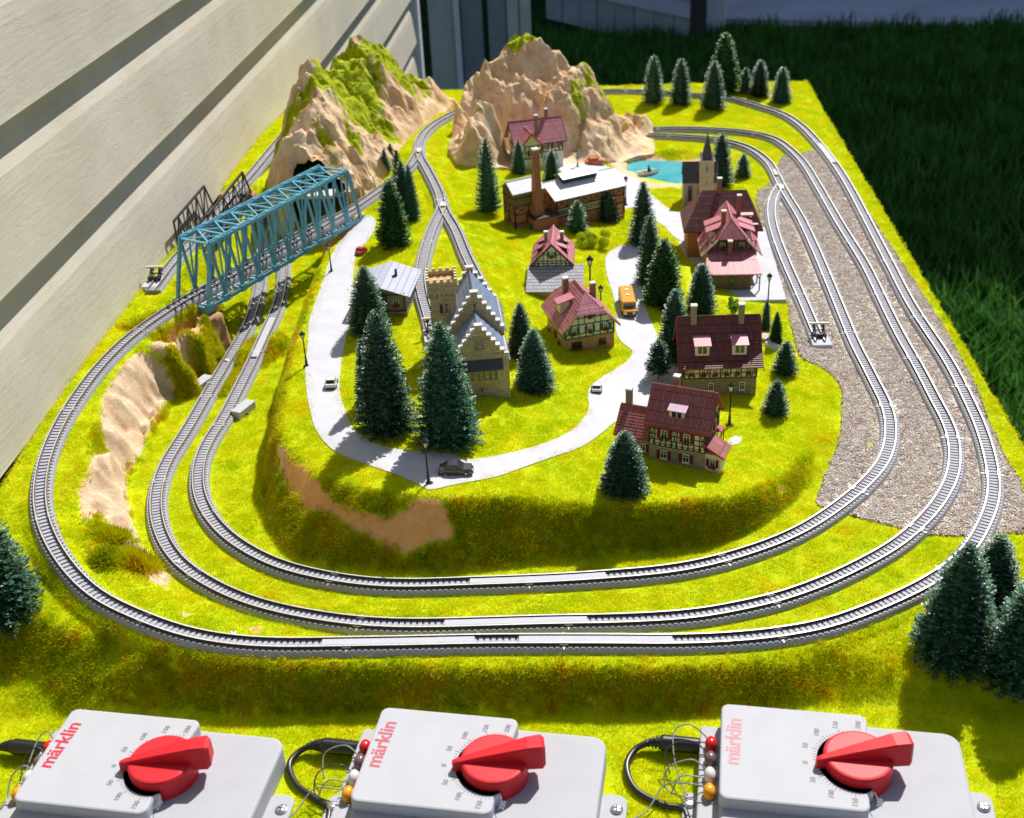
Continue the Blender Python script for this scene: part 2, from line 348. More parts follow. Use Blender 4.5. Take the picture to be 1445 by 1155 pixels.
def fbm(X, Y, sc, octs=4, seed=0, gain=0.5):
    r = np.random.default_rng(seed); out = np.zeros_like(X); amp = 1; tot = 0
    for o in range(octs):
        n = 64; g = r.random((n, n)); fx = X * sc * 2**o + 13.7*o; fy = Y * sc * 2**o + 7.3*o
        ix = np.floor(fx).astype(int); iy = np.floor(fy).astype(int); u = fx - ix; v = fy - iy
        u = u*u*(3-2*u); v = v*v*(3-2*v)
        a = g[iy % n, ix % n]; b = g[iy % n, (ix+1) % n]; cc = g[(iy+1) % n, ix % n]; d = g[(iy+1) % n, (ix+1) % n]
        out += amp * ((a*(1-u)+b*u)*(1-v) + (cc*(1-u)+d*u)*v - 0.5); tot += amp; amp *= gain
    return out / tot
def facets(X, Y, sp, seed, ay=1.0):
    # crumpled plaster: random heights joined by flat facets
    r = np.random.default_rng(seed); x0, x1, y0, y1 = X.min()-sp*2, X.max()+sp*2, Y.min()-sp*ay*2, Y.max()+sp*ay*2; P = []
    for y in np.arange(y0, y1, sp*ay):
        for x in np.arange(x0, x1, sp): P.append((x + r.uniform(-.45, .45)*sp, y + r.uniform(-.45, .45)*sp*ay, r.uniform(-1, 1)))
    return tin(P, X[0, :], Y[:, 0])
XX, YY = np.meshgrid(GX, GY)
gy_, gx_ = np.gradient(TZ, dY, dX); SLOPE = np.hypot(gx_, gy_)
TZ0 = TZ.copy()
TZ = TZ + fbm(XX, YY, 0.35, 4, 3) * (0.10 + 0.55 * np.clip(SLOPE - 0.5, 0, 1.2))
# flatten beside the tracks
TD = np.full(TZ.shape, 99.0); TT = np.zeros_like(TZ)
BRIDGE_Y = (15.9, 34.4)
def near_track(T, skip=None):
    for p in T[::1]:
        if skip and skip(p): continue
        i0 = max(0, int((p[0]-2.2-BX0)/dX)); i1 = min(NX, int((p[0]+2.2-BX0)/dX)+2); j0 = max(0, int((p[1]-2.2-BY0)/dY)); j1 = min(NY, int((p[1]+2.2-BY0)/dY)+2)
        if i1 <= i0 or j1 <= j0: continue
        d = np.hypot(XX[j0:j1, i0:i1] - p[0], YY[j0:j1, i0:i1] - p[1]); s = TD[j0:j1, i0:i1]; tt = TT[j0:j1, i0:i1]
        m = d < s; s[m] = d[m]; tt[m] = p[2]
on_bridge = lambda p: p[2] > 3.9 and -26.5 < p[0] < -15.4 and BRIDGE_Y[0] < p[1] < BRIDGE_Y[1]
on_truss = lambda p: 28.6 < p[1] < 42.0
near_track(T_OUTER, on_bridge); near_track(T_MID); near_track(T_INN); near_track(T_SID); near_track(T_BL); near_track(T_BR); near_track(T_WALL, on_truss)
wgt = np.clip((1.25 - TD) / 0.5, 0, 1); wgt = wgt*wgt*(3-2*wgt)
TZ = TZ * (1 - wgt) + (TT - 0.01) * wgt
for _px, _py in ((284, 541), (343, 577)):
    _p = at(_px, _py, .1); _k = np.clip((1.45 - np.hypot(XX-_p[0], YY-_p[1])) / .5, 0, 1); TZ = TZ*(1-_k)
def hz(x, y):
    i = min(max((x - BX0) / dX, 0), NX - 1.001); j = min(max((y - BY0) / dY, 0), NY - 1.001)
    i0, j0 = int(i), int(j); u, v = i - i0, j - j0
    return float((TZ[j0, i0]*(1-u) + TZ[j0, i0+1]*u)*(1-v) + (TZ[j0+1, i0]*(1-u) + TZ[j0+1, i0+1]*u)*v)
def hit(px, py):
    lo, hi = 0.0, None; r = ray(px, py); r = r / np.linalg.norm(r)
    t = (6.0 - CAM[2]) / r[2]; step = 0.25
    while t < 400:
        P = CAM + r * t
        if P[2] <= hz(P[0], P[1]) : break
        t += step
    a, b = t - step, t
    for _ in range(14):
        m = (a + b) / 2; P = CAM + r * m
        if P[2] <= hz(P[0], P[1]): b = m
        else: a = m
    return CAM + r * b
def inside(px, poly):
    X, Y = px; ins = np.zeros(X.shape, bool); n = len(poly)
    for i in range(n):
        x0, y0 = poly[i]; x1, y1 = poly[(i+1) % n]
        if y0 == y1: continue
        cnd = ((y0 > Y) != (y1 > Y)) & (X < (x1-x0)*(Y-y0)/(y1-y0) + x0); ins ^= cnd
    return ins
def sdist(X, Y, poly):
    d = np.full(X.shape, 9.0); n = len(poly)
    xs = [p[0] for p in poly]; ys = [p[1] for p in poly]
    i0 = max(0, int((min(xs)-2-BX0)/dX)); i1 = min(NX, int((max(xs)+2-BX0)/dX)+2); j0 = max(0, int((min(ys)-2-BY0)/dY)); j1 = min(NY, int((max(ys)+2-BY0)/dY)+2)
    x = X[j0:j1, i0:i1]; y = Y[j0:j1, i0:i1]; s = np.full(x.shape, 9.0)
    for i in range(n):
        ax, ay = poly[i]; bx, by = poly[(i+1) % n]; vx, vy = bx-ax, by-ay; L2 = vx*vx+vy*vy+1e-9
        t = np.clip(((x-ax)*vx + (y-ay)*vy)/L2, 0, 1); s = np.minimum(s, np.hypot(x-ax-t*vx, y-ay-t*vy))
    s = np.where(inside((x, y), poly), s, -s); out = np.full(X.shape, -9.0); out[j0:j1, i0:i1] = s
    return out
def chaikin(P, n=2):
    for _ in range(n):
        Q = []
        for i in range(len(P)):
            a, b = P[i], P[(i+1) % len(P)]; Q += [(a[0]*.75+b[0]*.25, a[1]*.75+b[1]*.25), (a[0]*.25+b[0]*.75, a[1]*.25+b[1]*.75)]
        P = Q
    return P
def wpoly(pp): return [tuple(hit(*p)[:2]) for p in pp]
ROAD = [(512,303),(529,306),(531,324),(515,346),(503,357),(499,380),(497,440),(484,500),(479,530),(480,560),(488,583),(496,604),(520,624),(545,632),(577,638),(641,641),(647,646),(657,651),(700,645),(740,636),(780,623),(806,610),(824,592),(832,577),(829,560),(832,546),(845,536),(866,524),(884,512),(893,502),(891,493),(876,484),(868,468),(871,445),(866,420),(860,403),(853,373),(857,356),(888,343),(905,345),(902,375),(905,411),(914,444),(932,483),(946,508),(962,517),(962,545),(925,575),(872,592),(850,612),(821,633),(780,646),(740,660),(700,675),(646,684),(606,693),(594,686),(563,671),(494,649),(466,635),(444,607),(438,582),(433,560),(430,520),(435,485),(435,449),(449,416),(457,388),(474,344),(485,325),(500,309)]
YARD = [(770,222),(796,219),(826,226),(857,235),(880,246),(899,254),(929,284),(951,302),(968,297),(985,305),(985,345),(970,345),(951,336),(937,319),(915,306),(905,300),(893,292),(874,299),(862,292),(830,262),(800,245),(780,240)]
PATHW = [(1026,624),(1033,616),(1048,617),(1045,627),(1030,630)]
GRAVEL = [(1100,230),(1107,219),(1134,217),(1148,212),(1165,217),(1197,262),(1228,305),(1290,400),(1362,512),(1413,640),(1449,694),(1449,752),(1416,753),(1322,758),(1278,748),(1211,731),(1185,722),(1150,712),(1156,698),(1167,668),(1178,640),(1186,620),(1189,585),(1190,549),(1175,530),(1150,513),(1131,508),(1120,477),(1111,424),(1090,360),(1072,310),(1066,272),(1083,264),(1090,255)]
PLASTER = [
 [(196,496),(180,508),(165,524),(145,560),(141,585),(142,608),(152,638),(130,645),(124,668),(112,690),(111,712),(120,738),(132,726),(138,722),(150,738),(168,772),(180,795),(205,817),(236,832),(240,812),(222,796),(200,768),(184,730),(180,700),(179,668),(200,640),(214,600),(238,566),(244,535),(228,512),(210,500)],
 [(208,490),(240,462),(276,443),(313,437),(319,478),(300,470),(276,500),(258,516),(232,508),(216,500)],
 [(388,606),(396,626),(416,650),(444,674),(475,708),(508,723),(549,731),(570,722),(580,708),(594,701),(615,705),(634,726),(642,762),(600,770),(568,783),(540,768),(497,748),(460,724),(430,718),(408,694),(394,664)],
 [(352,885),(372,882),(366,893),(354,895)], [(1096,688),(1106,685),(1105,698),(1095,700)], [(1151,702),(1163,700),(1161,710),(1152,712)], [(255,864),(266,865),(262,870),(254,869)]]
W_ROAD, W_YARD, W_PATH, W_GRAVEL, W_LAKE = chaikin(wpoly(ROAD)), chaikin(wpoly(YARD)), chaikin(wpoly(PATHW)), chaikin(wpoly(GRAVEL), 1), [tuple(at(x, y, -.45)[:2]) for x, y in LAKE]
PL = np.full(TZ.shape, -9.0)
for pp in PLASTER: PL = np.maximum(PL, sdist(XX, YY, wpoly(pp)))
PALE = np.maximum(np.clip((-13.0 - XX) / 2, 0, 1) * np.clip((13.5 - YY) / 3, 0, 1), YY > 40)
lake_d = sdist(XX, YY, W_LAKE)
PL = np.maximum(PL, np.where(YY > 45, 1.3 - np.abs(lake_d + 0.6) - 0.3, -9))
# abutment plaster under the right end of the bridge
ab = sdist(XX, YY, [(-17.6, 30.5), (-15.2, 30.5), (-15.2, 35.5), (-17.6, 35.5)]); PL = np.maximum(PL, ab)
WG = sdist(XX, YY, W_GRAVEL); WR = np.maximum(np.maximum(sdist(XX, YY, W_ROAD), sdist(XX, YY, W_YARD)), sdist(XX, YY, W_PATH))
# flatten cross-slope roughness under roads and gravel
TZs = blur(TZ0, 4, 2); k = np.clip((np.maximum(WG, WR) + 0.3) / 0.5, 0, 1) * (1 - wgt); TZ = TZ * (1 - k) + TZs * k
# rough the plaster faces
rk = np.clip(PL / 0.5, 0, 1) * np.clip((SLOPE - 0.25) * 1.5, 0, 1) * (1 - wgt) * (YY > -12)
rid = 1 - np.abs(fbm(XX * 1.0 + YY * .35, YY * 0.55, 0.85, 4, 21, 0.6)) * 4.2
rid2 = 0
_i = slice(int((-12-BY0)/dY), int((16-BY0)/dY)); _j = slice(0, int((-13-BX0)/dX)); FC = np.zeros_like(TZ); FC[_i, _j] = facets(XX[_i, _j], YY[_i, _j], 1.25, 5, 1.3)*.42 + facets(XX[_i, _j], YY[_i, _j], .55, 6, 1.2)*.16
TZ = TZ + rk * ((rid * 0.55 - .15) * np.where(XX < -14, .45, 0.12) + FC * np.where(YY > 8.2, .7, 2.5))

vid = np.arange(NX * NY).reshape(NY, NX)
def grid_mesh(name, X, Y, Z, keep=None, attrs=None, skirt=None):
    ny, nx = Z.shape; idx = np.arange(nx*ny).reshape(ny, nx)
    q = np.stack([idx[:-1, :-1], idx[:-1, 1:], idx[1:, 1:], idx[1:, :-1]], -1).reshape(-1, 4)
    if keep is not None: q = q[keep.reshape(-1)]
    V = np.c_[X.ravel(), Y.ravel(), Z.ravel()]
    if skirt is not None:
        ringi = np.r_[idx[0, :], idx[1:, -1], idx[-1, -2::-1], idx[-2:0:-1, 0]]
        b = V[ringi].copy(); b[:, 2] = skirt; base = len(V); V = np.vstack([V, b]); m = len(ringi)
        sk = np.array([(ringi[i], base+i, base+(i+1) % m, ringi[(i+1) % m]) for i in range(m)]); q = np.vstack([q, sk])
    me = bpy.data.meshes.new(name); me.vertices.add(len(V)); me.vertices.foreach_set('co', V.astype(np.float32).ravel())
    me.loops.add(len(q)*4); me.loops.foreach_set('vertex_index', q.ravel().astype(np.int32))
    me.polygons.add(len(q)); me.polygons.foreach_set('loop_start', np.arange(0, len(q)*4, 4, dtype=np.int32)); me.polygons.foreach_set('loop_total', np.full(len(q), 4, np.int32))
    me.polygons.foreach_set('use_smooth', np.ones(len(q), bool))
    for k2, v2 in (attrs or {}).items():
        a = me.attributes.new(k2, 'FLOAT', 'POINT'); vv = np.zeros(len(V), np.float32); vv[:nx*ny] = v2.ravel(); a.data.foreach_set('value', vv)
    me.update(); me.validate(); return me
# where flock grows
GR = np.clip((TD - 0.66) / 0.12, 0, 1) * np.clip(-WG / 0.12, 0, 1) * np.clip((-WR + .10) / 0.1, 0, 1) * np.clip((-PL + 0.05) / 0.25, 0, 1) * (lake_d < -.7)
STEEP = np.clip((SLOPE - 0.55) / 0.5, 0, 1) * GR * (YY < 22)
HOLES = []   # footprints of buildings, filled in below before the flock is scattered

# terrain material: flock base and painted plaster
m, t, b = nt_new('flocked_ground')
A = N(t, 'ShaderNodeAttribute', attribute_name='plaster'); n1 = noisetex(t, 1.6, 6, 0.7)
ad = N(t, 'ShaderNodeMath', operation='MULTIPLY_ADD'); L(t, n1.outputs[0], ad.inputs[0]); ad.inputs[1].default_value = 0.9; ad.inputs[2].default_value = -0.45
sm = N(t, 'ShaderNodeMath', operation='ADD'); L(t, A.outputs['Fac'], sm.inputs[0]); L(t, ad.outputs[0], sm.inputs[1])
mk = N(t, 'ShaderNodeMapRange'); mk.inputs[1].default_value = -0.06; mk.inputs[2].default_value = 0.06; L(t, sm.outputs[0], mk.inputs[0])
n2 = noisetex(t, 0.5, 6, 0.7); n3 = noisetex(t, 9, 4, 0.7)
mxn = N(t, 'ShaderNodeMath', operation='ADD'); L(t, n2.outputs[0], mxn.inputs[0]); L(t, n3.outputs[0], mxn.inputs[1]); hf = N(t, 'ShaderNodeMath', operation='MULTIPLY'); hf.inputs[1].default_value = .5; L(t, mxn.outputs[0], hf.inputs[0])
gr = ramp(t, hf.outputs[0], [(0.34, (0.26, 0.36, 0.001)), (0.47, (0.46, 0.56, 0.001)), (0.62, (0.62, 0.62, 0.002))])
n4 = noisetex(t, 0.9, 6, 0.75); pr0 = ramp(t, n4.outputs[0], [(0.3, (0.84, 0.36, 0.10)), (0.52, (0.92, 0.47, 0.16)), (0.7, (0.95, 0.58, 0.28))])
pr1 = ramp(t, n4.outputs[0], [(0.3, (0.56, 0.35, 0.20)), (0.48, (0.70, 0.49, 0.32)), (0.62, (0.78, 0.60, 0.43))]); A2 = N(t, 'ShaderNodeAttribute', attribute_name='pale')
pr_ = N(t, 'ShaderNodeMix', data_type='RGBA'); L(t, A2.outputs['Fac'], pr_.inputs[0]); L(t, pr0.outputs[0], pr_.inputs[6]); L(t, pr1.outputs[0], pr_.inputs[7])
mc = N(t, 'ShaderNodeMix', data_type='RGBA'); L(t, mk.outputs[0], mc.inputs[0]); L(t, gr.outputs[0], mc.inputs[6]); L(t, pr_.outputs[2], mc.inputs[7])
L(t, mc.outputs[2], b.inputs['Base Color']); b.inputs['Roughness'].default_value = 0.9; b.inputs['Specular IOR Level'].default_value = 0.15
n5 = noisetex(t, 4, 8, 0.75); b1 = bump(t, n5.outputs[0], 0.6, 0.18, b); n6 = noisetex(t, 26, 3, .6); bump(t, n6.outputs[0], 0.5, 0.05, b, b1)
MATS['ground'] = m
def build_ground():
    for poly in HOLES:
        global GR
        GR = GR * (sdist(XX, YY, poly) < -0.05)
    me = grid_mesh('ground', XX, YY, TZ, attrs={'plaster': PL, 'grass': GR, 'pale': PALE, 'bank': STEEP}, skirt=-3.6)
    me.materials.append(MATS['ground']); o = link_mesh('ground', me); o['kind'] = 'structure'; return o
# ------------------------------------------------------------------ thin sheets laid on the terrain
def sheet(name, poly, m, lift=0.05, step=0.35, thick=0.05, jag=0.0, seed=1):
    rr = random.Random(seed); P = []
    n = len(poly)
    for i in range(n):
        a = Vector(poly[i]); b2 = Vector(poly[(i+1) % n]); k = max(1, int((b2-a).length / step))
        for j in range(k):
            q = a.lerp(b2, j / k); P.append((q.x + rr.uniform(-jag, jag), q.y + rr.uniform(-jag, jag)))
    xs = [p[0] for p in P]; ys = [p[1] for p in P]; nb = len(P)
    gx = np.arange(min(xs), max(xs), step); gy = np.arange(min(ys), max(ys), step); X, Y = np.meshgrid(gx, gy)
    ins = inside((X, Y), P); PB = np.array(P)
    inner = [(x, y) for x, y in zip(X[ins], Y[ins])]
    if inner:
        I = np.array(inner); dm = np.full(len(I), 9.0)
        for q in PB: dm = np.minimum(dm, np.hypot(I[:, 0]-q[0], I[:, 1]-q[1]))
        I = I[dm > step * 0.45]
        allp = [Vector(p) for p in P] + [Vector(p) for p in I]
    else: allp = [Vector(p) for p in P]
    res = delaunay_2d_cdt(allp, [(i, (i+1) % nb) for i in range(nb)], [list(range(nb))], 1, 1e-4)
    V = [(v.x, v.y, hz(v.x, v.y) + lift) for v in res[0]]; F = [tuple(f) for f in res[2]]
    mb = MB(); mb.add(V, F)
    base = len(V)
    bottom = [(p[0], p[1], hz(p[0], p[1]) + lift - thick - .04) for p in P]; top = [(p[0], p[1], hz(p[0], p[1]) + lift) for p in P]
    mb.add(top + bottom, [(i, nb+i, nb+(i+1) % nb, (i+1) % nb) for i in range(nb)])
    o = mb.build(name, m); o['kind'] = 'structure'; return o
m_road = mat('road_card', (0.53, 0.53, 0.585), 0.8, 0.12, .5, bmp=0.25, bdist=0.01)
def gravel_mat():
    m, t, b = nt_new('gravel_print')
    n = noisetex(t, 6, 6, 0.8); r = ramp(t, n.outputs[0], [(0.34, (0.30, 0.22, 0.19)), (0.5, (0.52, 0.44, 0.38)), (0.66, (0.72, 0.66, 0.58))])
    L(t, r.outputs[0], b.inputs['Base Color']); b.inputs['Roughness'].default_value = 0.85
    n2 = noisetex(t, 22, 5, 0.7); bump(t, n2.outputs[0], 0.8, 0.05, b); return m
m_gravel = gravel_mat()

# ------------------------------------------------------------------ tracks
m_bed = mat('track_bed_plastic', (0.33, 0.335, 0.37), 0.7, 0.12, 2.0, bmp=0.3, fine=40, bdist=0.01)
m_sleeper = mat('sleeper_plastic', (0.42, 0.42, 0.475), 0.65, 0.16, 2.0, spec=.2, bmp=0.2, fine=40, bdist=0.01)
m_rail = mat('rail_metal', (0.62, 0.61, 0.59), 0.42, 0.2, 5.0, metal=0.85, bmp=0.1, fine=40, bdist=0.005)
m_web = mat('rail_web_brown', (0.11, 0.085, 0.07), 0.45, 0.3, 5.0, metal=0.5, bmp=0.1, fine=40, bdist=0.005)
m_strip = mat('strip_plastic', (0.46, 0.46, 0.52), 0.7, 0.05, 2.0, bmp=0.1, bdist=0.005)
SLEEP_ME = {}
def sleeper_mesh(w=0.17):
    if w in SLEEP_ME: return SLEEP_ME[w]
    mb = MB(); h = 0.11
    mb.box(-w/2, w/2, -0.55, 0.55, 0, h)
    for s in (-1, 1): mb.box(-w/2 - 0.02, w/2 + 0.02, s*0.325 - 0.09, s*0.325 + 0.09, h, h + 0.03)
    me = bpy.data.meshes.new('sleeper'); me.from_pydata(mb.v, [], mb.f); me.materials.append(m_sleeper); me.update(); SLEEP_ME[w] = me; return me
def frames(T):
    d = np.gradient(T, axis=0); d[:, 2] = 0; d /= (np.linalg.norm(d, axis=1)[:, None] + 1e-9); nrm = np.c_[-d[:, 1], d[:, 0], np.zeros(len(d))]
    return d, nrm
def sweep(mb, T, prof, off=0.0, lift=0.0, close=True, hot=()):
    d, n = frames(T); k = len(prof); V = []
    for i in range(len(T)):
        for (u, z) in prof: V.append(tuple(T[i] + n[i] * (u + off) + np.array([0, 0, z + lift])))
    F = [(i*k+j, (i+1)*k+j, (i+1)*k+(j+1) % k, i*k+(j+1) % k) for i in range(len(T)-1) for j in range(k)]
    F += [tuple(range(k)), tuple(range((len(T)-1)*k + k - 1, (len(T)-1)*k - 1, -1))]
    mb.add(V, F)
    if hot:
        for i in range(len(T)-1):
            for j in hot: mb.m[i*k+j] = 1
def track(name, label, T, lift=0.0, bed=True, single=None, group=None):
    t = thing(name, label, 'railway track', tuple(T[0])); o0 = Vector(T[0])
    Q = T - T[0] + np.array([0, 0, lift])
    def P_(nm, mb, mm, **k): return mb.build(nm, mm, t, **k)
    if bed:
        mb = MB(); sweep(mb, Q, [(-.70, -.12), (-.68, .03), (-.61, .25), (-.56, .30), (-.50, .30), (-.46, .285), (.46, .285), (.50, .30), (.56, .30), (.61, .25), (.68, .03), (.70, -.12)]); P_('roadbed', mb, m_bed)
    for s in (-1, 1):
        mb = MB(); sweep(mb, Q, [(-.09, .36), (-.09, .385), (-.03, .40), (-.03, .455), (-.036, .465), (-.036, .515), (.036, .515), (.036, .465), (.03, .455), (.03, .40), (.09, .385), (.09, .36)], off=s*0.345, hot=(5,))
        P_('rail', mb, [m_web, m_rail])
    d, n = frames(T); big = MB(); cnt = 0; base = sleeper_mesh(.205)
    bv = [v.co.copy() for v in base.vertices]; bf = [tuple(p.vertices) for p in base.polygons]
    for i in range(len(T)):
        a = math.atan2(d[i][1], d[i][0]); px, py = proj(T[i])
        if single and cnt < 290 and single(px, py):
            o = bpy.data.objects.new('sleeper', base); COL.objects.link(o); o.parent = t
            o.location = (Q[i][0], Q[i][1], Q[i][2] + .23); o.rotation_euler = (0, 0, a); cnt += 1
        else:
            ca, sa = math.cos(a), math.sin(a)
            big.add([(v.x*ca - v.y*sa + Q[i][0], v.x*sa + v.y*ca + Q[i][1], v.z + Q[i][2] + .23) for v in bv], bf)
    if big.v: P_('sleepers', big, m_sleeper, kind='stuff')
    # joints between the track sections
    mb = MB()
    for i in range(12, len(T) - 12, 34):
        for s in (-1, 1):
            c0 = Q[i] + n[i] * s * 0.345; q = c0 + d[i]*0.22; p = c0 - d[i]*0.22
            mb.bar((p[0], p[1], p[2] + .42), (q[0], q[1], q[2] + .42), 0.15, 0.07)
        if bed:
            for s in (-1, 1):
                p = Q[i] + n[i]*s*.5; q = Q[i] + n[i]*s*.685
                mb.bar((p[0], p[1], p[2] + .335), (q[0], q[1], q[2] + .33), 0.035, 0.03); 
    P_('rail_joiners', mb, m_rail)
    return t
def strip(trk, T, px0, px1, ymin=0, name='cover_strip'):
    idx = [i for i in range(len(T)) if px0 <= proj(T[i])[0] <= px1 and proj(T[i])[1] > ymin]
    S = T[min(idx):max(idx)+1] - T[0]; mb = MB()
    sweep(mb, S, [(-.27, .33), (-.27, .43), (-.22, .47), (.22, .47), (.27, .43), (.27, .33)]); return mb.build(name, m_strip, trk)

# ------------------------------------------------------------------ scattered growth
def scatter(name, host, src, density_attr, density, smin, smax, seed, align=True, rot=True, mater=None):
    ng = bpy.data.node_groups.new(name, 'GeometryNodeTree')
    ng.interface.new_socket('Geometry', in_out='INPUT', socket_type='NodeSocketGeometry'); ng.interface.new_socket('Geometry', in_out='OUTPUT', socket_type='NodeSocketGeometry')
    gi = ng.nodes.new('NodeGroupInput'); go = ng.nodes.new('NodeGroupOutput')
    oi = ng.nodes.new('GeometryNodeObjectInfo'); oi.inputs[0].default_value = host; oi.transform_space = 'RELATIVE'
    dp = ng.nodes.new('GeometryNodeDistributePointsOnFaces'); ng.links.new(oi.outputs['Geometry'], dp.inputs['Mesh'])
    dp.inputs['Seed'].default_value = seed
    if density_attr:
        na = ng.nodes.new('GeometryNodeInputNamedAttribute'); na.data_type = 'FLOAT'; na.inputs[0].default_value = density_attr
        mu = ng.nodes.new('ShaderNodeMath'); mu.operation = 'MULTIPLY'; ng.links.new(na.outputs[0], mu.inputs[0]); mu.inputs[1].default_value = density
        ng.links.new(mu.outputs[0], dp.inputs['Density'])
    else: dp.inputs['Density'].default_value = density
    si = ng.nodes.new('GeometryNodeObjectInfo'); si.inputs[0].default_value = src; si.inputs['As Instance'].default_value = True
    ip = ng.nodes.new('GeometryNodeInstanceOnPoints'); ng.links.new(dp.outputs['Points'], ip.inputs['Points']); ng.links.new(si.outputs['Geometry'], ip.inputs['Instance'])
    if align: ng.links.new(dp.outputs['Rotation'], ip.inputs['Rotation'])
    rs = ng.nodes.new('FunctionNodeRandomValue'); rs.data_type = 'FLOAT'; rs.inputs[2].default_value = smin; rs.inputs[3].default_value = smax; ng.links.new(rs.outputs[1], ip.inputs['Scale'])
    rz = ng.nodes.new('FunctionNodeRandomValue'); rz.data_type = 'FLOAT_VECTOR'; rz.inputs[0].default_value = (0, 0, 0); rz.inputs[1].default_value = (0, 0, 6.28); rz.inputs['Seed'].default_value = 5
    ri = ng.nodes.new('GeometryNodeRotateInstances'); ng.links.new(ip.outputs[0], ri.inputs[0]); ng.links.new(rz.outputs[0], ri.inputs['Rotation'])
    ng.links.new(ri.outputs[0], go.inputs[0])
    me = bpy.data.meshes.new(name); me.from_pydata([(0, 0, -3)], [], []); o = bpy.data.objects.new(name, me); COL.objects.link(o)
    if mater: me.materials.append(mater)
    md = o.modifiers.new('scatter', 'NODES'); md.node_group = ng; o['kind'] = 'stuff'
    return o
def hidden_source(name, mb, m):
    me = bpy.data.meshes.new(name); me.from_pydata(mb.v, [], mb.f); me.materials.append(m); me.update()
    return bpy.data.objects.new(name, me)      # not linked: only its shape is used
def blade_mat(name, stops, rough=0.7, tr=0.25):
    m, t, b = nt_new(name); oi = N(t, 'ShaderNodeObjectInfo'); n = noisetex(t, 0.55, 6, .7, 'Object')
    g = N(t, 'ShaderNodeNewGeometry'); n = N(t, 'ShaderNodeTexNoise'); n.inputs['Scale'].default_value = 0.42; n.inputs['Detail'].default_value = 7; n.inputs['Roughness'].default_value = .72; L(t, g.outputs['Position'], n.inputs['Vector'])
    ml = N(t, 'ShaderNodeMath', operation='MULTIPLY_ADD'); L(t, oi.outputs['Random'], ml.inputs[0]); ml.inputs[1].default_value = 0.26; L(t, n.outputs[0], ml.inputs[2])
    r = ramp(t, ml.outputs[0], stops); L(t, r.outputs[0], b.inputs['Base Color']); b.inputs['Roughness'].default_value = rough; b.inputs['Specular IOR Level'].default_value = 0.25
    b.inputs['Subsurface Weight'].default_value = 0
    tl = N(t, 'ShaderNodeBsdfTranslucent'); L(t, r.outputs[0], tl.inputs[0]); ms = N(t, 'ShaderNodeMixShader'); ms.inputs[0].default_value = tr
    L(t, b.outputs[0], ms.inputs[1]); L(t, tl.outputs[0], ms.inputs[2]); out = t.nodes['Material Output']; L(t, ms.outputs[0], out.inputs[0]); return m
m_flock = blade_mat('flock_fibre', [(0.30, (0.34, 0.50, 0.0008)), (0.48, (0.58, 0.70, 0.0008)), (0.68, (0.80, 0.80, 0.001)), (0.90, (0.85, 0.58, 0.006))], tr=.4)
def flock_patch(nb, size, h0, h1, w, seed):
    r = random.Random(seed); mb = MB()
    for _ in range(nb):
        x, y = r.uniform(-size, size), r.uniform(-size, size); h = r.uniform(h0, h1); a = r.uniform(0, 6.28); dx, dy = math.cos(a)*w, math.sin(a)*w
        lx, ly = r.uniform(-.7, .7)*h, r.uniform(-.7, .7)*h
        mb.add([(x-dx, y-dy, -.03), (x+dx, y+dy, -.03), (x+lx, y+ly, h)], [(0, 1, 2)])
    return mb
# ------------------------------------------------------------------ building kit
m_glass = mat('window_glass', (0.03, 0.035, 0.04), 0.12, 0.3, 3, bmp=0, spec=0.8)
m_white = mat('white_frame', (0.72, 0.70, 0.64), 0.5, 0.08, 4, bmp=0.1, bdist=.01)
m_beam = mat('dark_beam', (0.045, 0.028, 0.02), 0.6, 0.4, 8, bmp=0.3, bdist=.01)
m_gbeam = mat('green_beam', (0.03, 0.12, 0.055), 0.6, 0.3, 8, bmp=0.3, bdist=.01)
m_brickc = brickmat('chimney_brick', (0.25, 0.10, 0.06), (0.32, 0.14, 0.08), (0.3, 0.2, 0.15), 0.16, 0.07, gap=.012)
m_capst = mat('cap_stone', (0.62, 0.60, 0.56), 0.7, 0.15, 6, bmp=.2)
m_redsh = mat('red_shutter', (0.20, 0.012, 0.012), 0.5, 0.2, 6, bmp=.2, bdist=.01)
m_greensh = mat('green_shutter', (0.012, 0.13, 0.03), 0.5, 0.2, 6, bmp=.2, bdist=.01)
m_flower = mat('flower_red', (0.28, 0.012, 0.015), 0.7, 0.7, 20, bmp=.6, bdist=.03, c2=(0.02, .06, .01))
m_cream = mat('cream_render', (0.74, 0.69, 0.46), 0.8, 0.1, 3)
m_roofred = brickmat('roof_tile_rose', (0.50, 0.14, 0.18), (0.60, 0.21, 0.25), (0.22, 0.05, 0.06), 0.17, 0.5, gap=.018, offset=0, var=.25, spec=.6, rough=.5)
m_roofdark = brickmat('roof_tile_maroon', (0.34, 0.075, 0.085), (0.46, 0.14, 0.15), (0.09, 0.018, 0.02), 0.15, 0.5, gap=.018, offset=0, var=.3, spec=.6, rough=.5)
m_fascia = mat('red_fascia', (0.36, 0.03, 0.025), 0.5, 0.15, 5, bmp=.1, bdist=.01)
